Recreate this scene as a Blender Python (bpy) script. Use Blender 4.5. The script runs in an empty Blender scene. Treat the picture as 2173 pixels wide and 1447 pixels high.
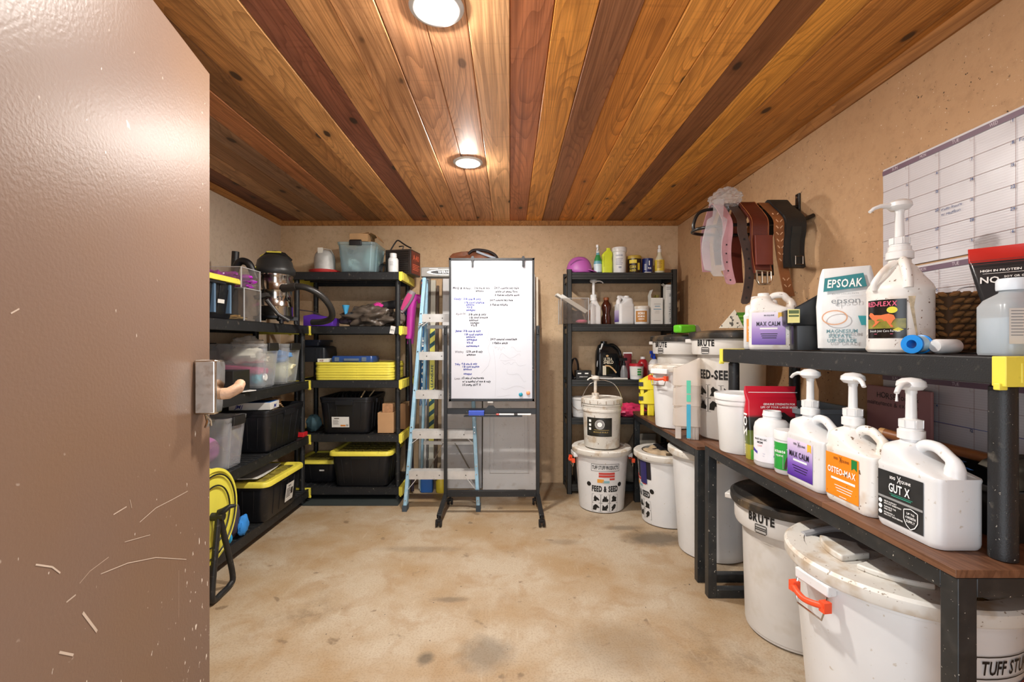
import bpy, math, random
from mathutils import Vector, Matrix, noise
RND = random.Random(7)
PI = math.pi
scene = bpy.context.scene
COL = scene.collection

# ------------------------------------------------------------------ camera, world, light, exposure
cam_d = bpy.data.cameras.new('camera')
cam = bpy.data.objects.new('camera', cam_d); COL.objects.link(cam)
cam.location = (0, 0, 1.27); cam.rotation_euler = (PI/2, 0, 0)
cam_d.lens = 16.0; cam_d.sensor_width = 36.0; cam_d.clip_start = 0.02
cam_d.shift_x = 0.0021; cam_d.shift_y = 0.0016
scene.camera = cam

world = bpy.data.worlds.new('daylight'); scene.world = world
world.use_nodes = True
wb = world.node_tree.nodes['Background']
wb.inputs[0].default_value = (0.86, 0.93, 1.0, 1)
wb.inputs[1].default_value = 2.2
LAMP = 680.0          # emission of the ceiling lamps
LAMP_COL = (1.0, 0.955, 0.89)

pd = bpy.data.lights.new('doorway_portal', 'AREA'); pd.shape = 'RECTANGLE'; pd.size = 1.22; pd.size_y = 2.05
pd.cycles.is_portal = True
po = bpy.data.objects.new('doorway_portal', pd); COL.objects.link(po)
po.location = (-0.01, -0.06, 1.03); po.rotation_euler = (PI/2, 0, 0)

scene.view_settings.view_transform = 'Standard'
scene.view_settings.look = 'None'
scene.view_settings.exposure = 0.93
scene.view_settings.gamma = 1.0
scene.view_settings.use_curve_mapping = False
scene.cycles.max_bounces = 10
scene.cycles.diffuse_bounces = 6
scene.cycles.transparent_max_bounces = 24
scene.cycles.use_denoising = True
scene.cycles.sample_clamp_indirect = 8.0
scene.cycles.caustics_reflective = False
scene.cycles.caustics_refractive = False

# ------------------------------------------------------------------ helpers: materials
def lin(h, k=1.0):
    h = h.lstrip('#'); out = []
    for i in (0, 2, 4):
        c = int(h[i:i+2], 16)/255.0
        out.append((c/12.92 if c <= 0.04045 else ((c+0.055)/1.055)**2.4)*k)
    return (*out, 1.0)

MATS = {}
def nn(nt, t, **kw):
    n = nt.nodes.new(t)
    for k, v in kw.items():
        if k.startswith('i_'):
            n.inputs[k[2:].replace('_', ' ')].default_value = v
        else:
            setattr(n, k, v)
    return n

def mixc(nt, fac, a, b, blend='MIX'):
    m = nt.nodes.new('ShaderNodeMix'); m.data_type = 'RGBA'; m.blend_type = blend
    for s, v in ((m.inputs[0], fac), (m.inputs[6], a), (m.inputs[7], b)):
        if isinstance(v, (int, float)): s.default_value = v
        elif isinstance(v, tuple): s.default_value = v
        else: nt.links.new(v, s)
    return m.outputs[2]

def thresh(nt, val, lo, hi):
    m = nt.nodes.new('ShaderNodeMapRange'); m.inputs[1].default_value = lo; m.inputs[2].default_value = hi
    nt.links.new(val, m.inputs[0]); return m.outputs[0]

def M(hexc, rough=0.45, metal=0.0, var=0.08, scale=9.0, dirt=None, bump=0.0, bscale=120.0, spec=0.5, coat=0.0, name=None):
    """plain procedural material: base colour with gentle noise, optional specks or smears, fine bump"""
    key = (hexc, rough, metal, var, scale, dirt, bump, bscale, spec, coat)
    if key in MATS: return MATS[key]
    m = bpy.data.materials.new(name or ('paint_' + hexc.strip('#'))); m.use_nodes = True
    nt = m.node_tree; b = nt.nodes['Principled BSDF']
    tc = nn(nt, 'ShaderNodeTexCoord')
    no = nn(nt, 'ShaderNodeTexNoise'); no.inputs['Scale'].default_value = scale; no.inputs['Detail'].default_value = 4
    nt.links.new(tc.outputs['Object'], no.inputs['Vector'])
    base = lin(hexc)
    dk = tuple(c*(1-var) for c in base[:3])+(1,); lt = tuple(min(1, c*(1+var)) for c in base[:3])+(1,)
    f = thresh(nt, no.outputs['Fac'], 0.3, 0.7)
    c = mixc(nt, f, dk, lt)
    if dirt:
        for (dh, lo, hi, sc, amt) in dirt:
            n2 = nn(nt, 'ShaderNodeTexNoise'); n2.inputs['Scale'].default_value = sc; n2.inputs['Detail'].default_value = 3
            nt.links.new(tc.outputs['Object'], n2.inputs['Vector'])
            g = thresh(nt, n2.outputs['Fac'], lo, hi)
            mm = nn(nt, 'ShaderNodeMath', operation='MULTIPLY'); mm.inputs[1].default_value = amt
            nt.links.new(g, mm.inputs[0])
            c = mixc(nt, mm.outputs[0], c, lin(dh))
    nt.links.new(c, b.inputs['Base Color'])
    b.inputs['Roughness'].default_value = rough; b.inputs['Metallic'].default_value = metal
    b.inputs['Specular IOR Level'].default_value = spec; b.inputs['Coat Weight'].default_value = coat
    if bump:
        n3 = nn(nt, 'ShaderNodeTexNoise'); n3.inputs['Scale'].default_value = bscale
        nt.links.new(tc.outputs['Object'], n3.inputs['Vector'])
        bp = nn(nt, 'ShaderNodeBump'); bp.inputs['Strength'].default_value = bump; bp.inputs['Distance'].default_value = 0.004
        nt.links.new(n3.outputs['Fac'], bp.inputs['Height']); nt.links.new(bp.outputs[0], b.inputs['Normal'])
    MATS[key] = m
    return m

def clear_mat(name, tint='#e8eef2', haze=0.25, rough=0.12):
    if name in MATS: return MATS[name]
    m = bpy.data.materials.new(name); m.use_nodes = True; nt = m.node_tree
    nt.nodes.remove(nt.nodes['Principled BSDF']); out = nt.nodes['Material Output']
    tr = nn(nt, 'ShaderNodeBsdfTransparent'); tr.inputs[0].default_value = lin(tint)
    df = nn(nt, 'ShaderNodeBsdfDiffuse'); df.inputs[0].default_value = lin(tint)
    tl = nn(nt, 'ShaderNodeBsdfTranslucent'); tl.inputs[0].default_value = lin(tint)
    gl = nn(nt, 'ShaderNodeBsdfGlossy'); gl.inputs['Roughness'].default_value = rough
    lw = nn(nt, 'ShaderNodeLayerWeight'); lw.inputs[0].default_value = .5
    pw_ = nn(nt, 'ShaderNodeMath', operation='POWER'); pw_.inputs[1].default_value = 4.0; nt.links.new(lw.outputs['Facing'], pw_.inputs[0])
    fr = nn(nt, 'ShaderNodeMapRange'); fr.inputs[3].default_value = .035; fr.inputs[4].default_value = .6; nt.links.new(pw_.outputs[0], fr.inputs[0])
    tc = nn(nt, 'ShaderNodeTexCoord'); no = nn(nt, 'ShaderNodeTexNoise'); no.inputs['Scale'].default_value = 6
    nt.links.new(tc.outputs['Object'], no.inputs['Vector'])
    hz = nn(nt, 'ShaderNodeMapRange'); hz.inputs[1].default_value = .2; hz.inputs[2].default_value = .8
    hz.inputs[3].default_value = haze*0.75; hz.inputs[4].default_value = haze*1.25
    nt.links.new(no.outputs['Fac'], hz.inputs[0])
    a = nn(nt, 'ShaderNodeAddShader')
    m0 = nn(nt, 'ShaderNodeMixShader'); m0.inputs[0].default_value = 0.5
    nt.links.new(df.outputs[0], m0.inputs[1]); nt.links.new(tl.outputs[0], m0.inputs[2])
    m1 = nn(nt, 'ShaderNodeMixShader'); nt.links.new(hz.outputs[0], m1.inputs[0])
    nt.links.new(tr.outputs[0], m1.inputs[1]); nt.links.new(m0.outputs[0], m1.inputs[2])
    m2 = nn(nt, 'ShaderNodeMixShader'); nt.links.new(fr.outputs[0], m2.inputs[0])
    nt.links.new(m1.outputs[0], m2.inputs[1]); nt.links.new(gl.outputs[0], m2.inputs[2])
    nt.nodes.remove(a)
    nt.links.new(m2.outputs[0], out.inputs[0]); MATS[name] = m
    return m

def gradient_mat(name, stops, z0, z1, rough=.4, axis=2):
    if name in MATS: return MATS[name]
    m = bpy.data.materials.new(name); m.use_nodes = True; nt = m.node_tree; b = nt.nodes['Principled BSDF']
    tc = nn(nt, 'ShaderNodeTexCoord'); sp = nn(nt, 'ShaderNodeSeparateXYZ'); nt.links.new(tc.outputs['Object'], sp.inputs[0])
    f = thresh(nt, sp.outputs[axis], z0, z1)
    r = nn(nt, 'ShaderNodeValToRGB'); nt.links.new(f, r.inputs[0])
    e = r.color_ramp.elements
    e[0].position, e[0].color = stops[0][0], lin(stops[0][1]); e[1].position, e[1].color = stops[-1][0], lin(stops[-1][1])
    for p, h in stops[1:-1]:
        q = e.new(p); q.color = lin(h)
    nt.links.new(r.outputs[0], b.inputs['Base Color']); b.inputs['Roughness'].default_value = rough
    MATS[name] = m; return m

# ------------------------------------------------------------------ helpers: mesh building
class MB:
    def __init__(s): s.v = []; s.f = []; s.m = []
    def add(s, vs, fs, m=0):
        o = len(s.v); s.v += [tuple(p) for p in vs]
        for f in fs: s.f.append(tuple(i+o for i in f)); s.m.append(m)
        return s
    def box(s, x0, x1, y0, y1, z0, z1, m=0):
        vs = [(x, y, z) for z in (z0, z1) for y in (y0, y1) for x in (x0, x1)]
        return s.add(vs, [(0, 2, 3, 1), (4, 5, 7, 6), (0, 1, 5, 4), (2, 6, 7, 3), (0, 4, 6, 2), (1, 3, 7, 5)], m)
    def obox(s, c, u, v, w, m=0):
        """box about centre c with half-extent vectors"""
        c, u, v, w = map(Vector, (c, u, v, w))
        vs = [c+a*u+b*v+d*w for d in (-1, 1) for b in (-1, 1) for a in (-1, 1)]
        return s.add(vs, [(0, 2, 3, 1), (4, 5, 7, 6), (0, 1, 5, 4), (2, 6, 7, 3), (0, 4, 6, 2), (1, 3, 7, 5)], m)
    def bar(s, a, b, w, h, m=0, up=(0, 0, 1)):
        a, b = Vector(a), Vector(b); d = b-a; L = d.length; d = d/L; up = Vector(up)
        sd = d.cross(up)
        if sd.length < 1e-4: sd = d.cross(Vector((1, 0, 0)))
        sd.normalize(); u2 = sd.cross(d)
        return s.obox((a+b)/2, d*L/2, sd*w/2, u2*h/2, m)
    def rings(s, rs, m=0, cap0=True, cap1=True, closed=False):
        n = len(rs[0]); vs = [p for r in rs for p in r]; fs = []
        k = len(rs)
        for i in range(k if closed else k-1):
            a = i*n; b = ((i+1) % k)*n
            for j in range(n):
                j2 = (j+1) % n; fs.append((a+j, a+j2, b+j2, b+j))
        if not closed:
            if cap0: fs.append(tuple(reversed(range(n))))
            if cap1: fs.append(tuple(range((k-1)*n, k*n)))
        return s.add(vs, fs, m)
    def lathe(s, prof, n=28, c=(0, 0, 0), m=0, ms=None, sx=1, sy=1):
        for i in range(len(prof)-1):
            (r0, z0), (r1, z1) = prof[i], prof[i+1]
            vs = []; fs = []
            for r, z in ((r0, z0), (r1, z1)):
                for j in range(n):
                    a = 2*PI*j/n; vs.append((c[0]+r*sx*math.cos(a), c[1]+r*sy*math.sin(a), c[2]+z))
            for j in range(n):
                j2 = (j+1) % n
                if r0 < 1e-6: fs.append((j, n+j2, n+j)) if False else fs.append((0, n+j2, n+j))
                elif r1 < 1e-6: fs.append((j, j2, n))
                else: fs.append((j, j2, n+j2, n+j))
            s.add(vs, fs, ms[i] if ms else m)
        return s
    def tube(s, path, r, n=8, m=0, closed=False, sq=None):
        P = [Vector(p) for p in path]; k = len(P); rs = []
        up = None
        for i in range(k):
            if closed: t = P[(i+1) % k]-P[i-1]
            else: t = P[min(i+1, k-1)]-P[max(i-1, 0)]
            if t.length < 1e-9: t = Vector((0, 0, 1))
            t.normalize()
            if up is None:
                up = Vector((0, 0, 1)) if abs(t.z) < .9 else Vector((1, 0, 0))
            sd = t.cross(up)
            if sd.length < 1e-3: sd = t.cross(Vector((0, 1, 0)))
            sd.normalize(); up = sd.cross(t).normalized()
            rr = r[i] if isinstance(r, (list, tuple)) else r
            rs.append([P[i]+sd*(math.cos(2*PI*j/n)*rr)+up*(math.sin(2*PI*j/n)*rr*(sq or 1)) for j in range(n)])
        return s.rings(rs, m, closed=closed)
    def strap(s, path, wdir, w, t=.003, m=0):
        """flat band following a path; wdir is the direction of its width"""
        P = [Vector(p) for p in path]; wd = Vector(wdir).normalized(); rs = []
        for i in range(len(P)):
            tg = (P[min(i+1, len(P)-1)]-P[max(i-1, 0)]).normalized(); nrm = tg.cross(wd).normalized()
            ww = (w[i] if isinstance(w, (list, tuple)) else w)/2
            rs.append([P[i]-wd*ww-nrm*t/2, P[i]+wd*ww-nrm*t/2, P[i]+wd*ww+nrm*t/2, P[i]-wd*ww+nrm*t/2])
        return s.rings(rs, m)
    def prism(s, poly, t0, t1, ax='y', m=0):
        """polygon in the plane across axis ax, extruded t0..t1"""
        def P(a, b, t): return {'y': (a, t, b), 'x': (t, a, b), 'z': (a, b, t)}[ax]
        n = len(poly); vs = [P(a, b, t0) for a, b in poly]+[P(a, b, t1) for a, b in poly]
        fs = [tuple(reversed(range(n))), tuple(range(n, 2*n))]+[(i, (i+1) % n, n+(i+1) % n, n+i) for i in range(n)]
        return s.add(vs, fs, m)
    def blob(s, c, size, seed=0, amp=.2, freq=2.0, n=20, k=12, m=0, flat=None):
        rs = []; c = Vector(c)
        for i in range(1, k):
            th = PI*i/k; ring = []
            for j in range(n):
                a = 2*PI*j/n; d = Vector((math.sin(th)*math.cos(a), math.sin(th)*math.sin(a), -math.cos(th)))
                q = 1+amp*noise.noise(d*freq+Vector((seed*3.1, seed*1.7, 0)))*1.1+amp*.35*noise.noise(d*freq*2.7+Vector((seed, 5, 0)))
                p = Vector((d.x*size[0]*q, d.y*size[1]*q, d.z*size[2]*q))
                if flat is not None and p.z < flat: p.z = flat
                ring.append(c+p)
            rs.append(ring)
        return s.rings(rs, m)
    def build(s, name, mats, parent=None, label=None, bev=0, sharp=40, sub=0, flip=False):
        me = bpy.data.meshes.new(name); me.from_pydata(s.v, [], s.f)
        if not isinstance(mats, (list, tuple)): mats = [mats]
        for q in mats: me.materials.append(q)
        for p, i in zip(me.polygons, s.m): p.material_index = i
        me.validate(); me.update()
        import bmesh
        bm = bmesh.new(); bm.from_mesh(me)
        bmesh.ops.remove_doubles(bm, verts=bm.verts, dist=1e-6)
        bmesh.ops.recalc_face_normals(bm, faces=bm.faces)
        bm.to_mesh(me); bm.free()
        for p in me.polygons: p.use_smooth = True
        me.set_sharp_from_angle(angle=math.radians(sharp))
        o = bpy.data.objects.new(name, me); COL.objects.link(o)
        if parent: o.parent = parent
        if label: o['label'] = label
        if bev:
            b = o.modifiers.new('bevel', 'BEVEL'); b.width = bev; b.segments = 2; b.limit_method = 'ANGLE'; b.angle_limit = math.radians(50)
        if sub:
            b = o.modifiers.new('sub', 'SUBSURF'); b.levels = sub; b.render_levels = sub
        return o

def rr(w, d, r, z, cx=0, cy=0, n=4):
    """rounded rectangle ring"""
    r = min(r, w/2-1e-4, d/2-1e-4); out = []
    for (sx, sy, a0) in ((1, 1, 0), (-1, 1, PI/2), (-1, -1, PI), (1, -1, 1.5*PI)):
        for k in range(n+1):
            a = a0+PI/2*k/n
            out.append((cx+sx*(w/2-r)+r*math.cos(a), cy+sy*(d/2-r)+r*math.sin(a), z))
    return out

def thing(name, label, cat, loc=(0, 0, 0), rz=0, group=None, rot=None):
    o = bpy.data.objects.new(name, None); COL.objects.link(o); o.empty_display_size = .05
    o.location = loc; o.rotation_euler = rot or (0, 0, rz)
    o['label'] = label; o['category'] = cat
    if group: o['group'] = group
    return o
def tag(o, label, cat, group=None, loc=None, rz=None):
    o['label'] = label; o['category'] = cat
    if group: o['group'] = group
    if loc: o.location = loc
    if rz is not None: o.rotation_euler = (0, 0, rz)
    return o
def struct(o): o['kind'] = 'structure'; return o
def copy_tree(o, parent=None):
    c = o.copy(); COL.objects.link(c); c.parent = parent
    for ch in list(o.children): copy_tree(ch, c)
    return c

# ------------------------------------------------------------------ helpers: lettering
GL = {}
def load_glyphs():
    obs = []
    for bold in (0, 1, 2):
        for ch in "ABCDEFGHIJKLMNOPQRSTUVWXYZabcdefghijklmnopqrstuvwxyz0123456789&-:./'!%+":
            cu = bpy.data.curves.new('g', 'FONT'); cu.body = ch; cu.size = 1; cu.resolution_u = 2
            cu.offset = (-.004, .022, .048)[bold]
            o = bpy.data.objects.new('g', cu); COL.objects.link(o); obs.append((bold, ch, o))
    dg = bpy.context.evaluated_depsgraph_get(); dg.update()
    for bold, ch, o in obs:
        me = bpy.data.meshes.new_from_object(o.evaluated_get(dg))
        vs = [tuple(v.co)[:2] for v in me.vertices]; fs = [tuple(p.vertices) for p in me.polygons]
        if vs:
            x0 = min(v[0] for v in vs); x1 = max(v[0] for v in vs)
            GL[(bold, ch)] = ([(a-x0, b) for a, b in vs], fs, x1-x0)
        bpy.data.meshes.remove(me)
    for _, _, o in obs:
        cu = o.data; bpy.data.objects.remove(o); bpy.data.curves.remove(cu)
load_glyphs()
CAP = max(v[1] for v in GL[(0, 'H')][0])

def flat(O, U, V):
    O, U, V = Vector(O), Vector(U), Vector(V); N = U.cross(V)
    return lambda u, v, d=0: O+U*u+V*v+N*d
def cyl(c, r, a0, rt=None, h=1):
    """frame wrapped on a (tapering) cylinder: r at its base, rt at height h"""
    def F(u, v, d=0):
        q = r+((rt-r)*v/h if rt else 0); a = a0+u/q
        return Vector((c[0]+(q+d)*math.cos(a), c[1]+(q+d)*math.sin(a), c[2]+v))
    return F
def panel(mb, F, u0, u1, v0, v1, d=.0008, nu=1, nv=1, m=0):
    vs = []; fs = []
    for j in range(nv+1):
        for i in range(nu+1): vs.append(F(u0+(u1-u0)*i/nu, v0+(v1-v0)*j/nv, d))
    for j in range(nv):
        for i in range(nu):
            a = j*(nu+1)+i; fs.append((a, a+1, a+nu+2, a+nu+1))
    mb.add(vs, fs, m)
    return mb
def poly(mb, F, pts, d=.0008, m=0):
    return mb.add([F(u, v, d) for u, v in pts], [tuple(range(len(pts)))], m)
def stroke(mb, F, pts, w, d=.001, m=0):
    for i in range(len(pts)-1):
        a, b = Vector(pts[i]), Vector(pts[i+1]); t = b-a
        if t.length < 1e-7: continue
        nrm = Vector((-t.y, t.x)).normalized()*w/2
        poly(mb, F, [a-nrm, b-nrm, b+nrm, a+nrm], d, m)
    return mb
def text(mb, F, s, u, v, h, m=0, bold=0, w=None, al='c', jit=0, d=.0014, slant=0):
    sc = h/CAP; adv = []; x = 0
    for ch in s:
        if ch == ' ' or (bold, ch) not in GL: x += .3; adv.append(None); continue
        adv.append(x); x += GL[(bold, ch)][2]+.075
    W = x*sc; k = (w/W) if w else 1
    off = {'c': -W*k/2, 'l': 0, 'r': -W*k}[al]
    for ch, a in zip(s, adv):
        if a is None: continue
        vs, fs, _ = GL[(bold, ch)]; jy = RND.uniform(-jit, jit)*h; js = 1+RND.uniform(-jit, jit)
        mb.add([F(u+off+(a+p[0]+slant*p[1])*sc*k, v+p[1]*sc*js+jy, d) for p in vs], fs, m)
    return mb
def ink(h): return M(h, rough=.5, var=.02)
# ------------------------------------------------------------------ the setting
XL, XR, YB, YF, ZC = -2.08, 1.525, 4.13, 0.10, 2.37

def wood_mat(name='cedar', tint=None, gscale=1.0, rough=.5, knots=True, contrast=1.0):
    m = bpy.data.materials.new(name); m.use_nodes = True; nt = m.node_tree; b = nt.nodes['Principled BSDF']
    tc = nn(nt, 'ShaderNodeTexCoord'); oi = nn(nt, 'ShaderNodeObjectInfo')
    rv = nn(nt, 'ShaderNodeVectorMath', operation='SCALE'); 
    cmb = nn(nt, 'ShaderNodeCombineXYZ'); mu = nn(nt, 'ShaderNodeMath', operation='MULTIPLY'); mu.inputs[1].default_value = 37.0
    nt.links.new(oi.outputs['Random'], mu.inputs[0])
    for i in range(3): nt.links.new(mu.outputs[0], cmb.inputs[i])
    ad = nn(nt, 'ShaderNodeVectorMath', operation='ADD'); nt.links.new(tc.outputs['Object'], ad.inputs[0]); nt.links.new(cmb.outputs[0], ad.inputs[1])
    def noi(sc, det=5, dist=0):
        mp = nn(nt, 'ShaderNodeMapping'); mp.inputs['Scale'].default_value = sc; nt.links.new(ad.outputs[0], mp.inputs[0])
        n = nn(nt, 'ShaderNodeTexNoise'); n.inputs['Scale'].default_value = 1; n.inputs['Detail'].default_value = det; n.inputs['Distortion'].default_value = dist
        nt.links.new(mp.outputs[0], n.inputs['Vector']); return n.outputs['Fac'], mp
    g = gscale
    warp, _ = noi((5*g, .9*g, 5*g), 2)
    # growth rings: contour lines of a stretched noise
    rm = nn(nt, 'ShaderNodeMath', operation='MULTIPLY'); rm.inputs[1].default_value = 26.0; 
    wv, _ = noi((5.5*g, .55*g, 3*g), 1, .3); nt.links.new(wv, rm.inputs[0])
    fr = nn(nt, 'ShaderNodeMath', operation='FRACT'); nt.links.new(rm.outputs[0], fr.inputs[0])
    ring = thresh(nt, fr.outputs[0], 0.55, 1.0)
    fine, _ = noi((170*g, 2.2*g, 60*g), 3)
    broad, _ = noi((11*g, .5*g, 5*g), 3)
    streak, _ = noi((38*g, .8*g, 20*g), 4)
    base = oi.outputs['Color'] if tint is None else None
    if tint is not None:
        rgb = nn(nt, 'ShaderNodeRGB'); rgb.outputs[0].default_value = lin(tint); base = rgb.outputs[0]
    dark = mixc(nt, 1.0, base, (0.34, 0.27, 0.22, 1), 'MULTIPLY'); light = mixc(nt, 1.0, base, (1.28, 1.22, 1.12, 1), 'MULTIPLY')
    def amt(o, k):
        q = nn(nt, 'ShaderNodeMath', operation='MULTIPLY'); q.inputs[1].default_value = k*contrast; nt.links.new(o, q.inputs[0]); return q.outputs[0]
    c = mixc(nt, amt(thresh(nt, broad, .48, .72), .75), base, light)
    c = mixc(nt, amt(thresh(nt, streak, .50, .72), .6), c, dark)
    c = mixc(nt, amt(ring, .5), c, dark)
    cross, _ = noi((2.5*g, 42*g, 3), 4); c = mixc(nt, amt(thresh(nt, cross, .58, .72), .22), c, dark)
    blot, _ = noi((6*g, 2.0*g, 3), 4, .6); c = mixc(nt, amt(thresh(nt, blot, .55, .72), .35), c, dark)
    c = mixc(nt, amt(thresh(nt, fine, .42, .66), .42), c, dark)
    if knots:
        mp = nn(nt, 'ShaderNodeMapping'); mp.inputs['Scale'].default_value = (7.0, 3.3, 0.01)
        w2 = nn(nt, 'ShaderNodeTexNoise'); w2.inputs['Scale'].default_value = 9; nt.links.new(ad.outputs[0], w2.inputs['Vector'])
        wm = mixc(nt, .02, (0, 0, 0, 1), w2.outputs['Color']); a2 = nn(nt, 'ShaderNodeVectorMath', operation='ADD')
        nt.links.new(ad.outputs[0], a2.inputs[0]); nt.links.new(wm, a2.inputs[1]); nt.links.new(a2.outputs[0], mp.inputs[0])
        vo = nn(nt, 'ShaderNodeTexVoronoi'); vo.inputs['Scale'].default_value = 1.0; vo.inputs['Randomness'].default_value = 1.0
        nt.links.new(mp.outputs[0], vo.inputs['Vector'])
        sx = nn(nt, 'ShaderNodeSeparateColor'); nt.links.new(vo.outputs['Color'], sx.inputs[0])
        sel = thresh(nt, sx.outputs[0], .28, .33)
        halo = thresh(nt, vo.outputs['Distance'], .30, .08); core = thresh(nt, vo.outputs['Distance'], .135, .09)
        h2 = nn(nt, 'ShaderNodeMath', operation='MULTIPLY'); nt.links.new(halo, h2.inputs[0]); nt.links.new(sel, h2.inputs[1])
        k2 = nn(nt, 'ShaderNodeMath', operation='MULTIPLY'); nt.links.new(core, k2.inputs[0]); nt.links.new(sel, k2.inputs[1])
        c = mixc(nt, amt(h2.outputs[0], .5), c, dark); c = mixc(nt, amt(k2.outputs[0], .9), c, (0.035, 0.018, 0.01, 1))
    nt.links.new(c, b.inputs['Base Color']); b.inputs['Roughness'].default_value = rough; b.inputs['Specular IOR Level'].default_value = .35
    bp = nn(nt, 'ShaderNodeBump'); bp.inputs['Strength'].default_value = .25; bp.inputs['Distance'].default_value = .002
    nt.links.new(fine, bp.inputs['Height']); nt.links.new(bp.outputs[0], b.inputs['Normal'])
    return m

def plaster(name, hexc, specks=.9, stain='#a58560'):
    m = bpy.data.materials.new(name); m.use_nodes = True; nt = m.node_tree; b = nt.nodes['Principled BSDF']
    tc = nn(nt, 'ShaderNodeTexCoord')
    def noi(s, d=4, rough=.5):
        n = nn(nt, 'ShaderNodeTexNoise'); n.inputs['Scale'].default_value = s; n.inputs['Detail'].default_value = d; n.inputs['Roughness'].default_value = rough
        nt.links.new(tc.outputs['Object'], n.inputs['Vector']); return n.outputs['Fac']
    c = mixc(nt, thresh(nt, noi(1.3), .35, .7), lin(hexc), lin(stain))
    q0 = nn(nt, 'ShaderNodeMath', operation='MULTIPLY'); nt.links.new(thresh(nt, noi(26, 6, .7), .48, .68), q0.inputs[0]); q0.inputs[1].default_value = .22; c = mixc(nt, q0.outputs[0], c, lin('#7d5c3c'))
    big = thresh(nt, noi(2.1), .38, .56)
    sp = thresh(nt, noi(58, 3, .65), .655, .70)
    q = nn(nt, 'ShaderNodeMath', operation='MULTIPLY'); nt.links.new(big, q.inputs[0]); nt.links.new(sp, q.inputs[1])
    q2 = nn(nt, 'ShaderNodeMath', operation='MULTIPLY'); nt.links.new(q.outputs[0], q2.inputs[0]); q2.inputs[1].default_value = specks
    c = mixc(nt, q2.outputs[0], c, lin('#3a2a1c'))
    s2 = thresh(nt, noi(95, 2), .71, .75); q3 = nn(nt, 'ShaderNodeMath', operation='MULTIPLY'); nt.links.new(s2, q3.inputs[0]); q3.inputs[1].default_value = .5
    c = mixc(nt, q3.outputs[0], c, lin('#f0e6d6'))
    nt.links.new(c, b.inputs['Base Color']); b.inputs['Roughness'].default_value = .72
    bp = nn(nt, 'ShaderNodeBump'); bp.inputs['Strength'].default_value = .35; bp.inputs['Distance'].default_value = .003
    nt.links.new(noi(60, 5), bp.inputs['Height']); nt.links.new(bp.outputs[0], b.inputs['Normal'])
    return m

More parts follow.
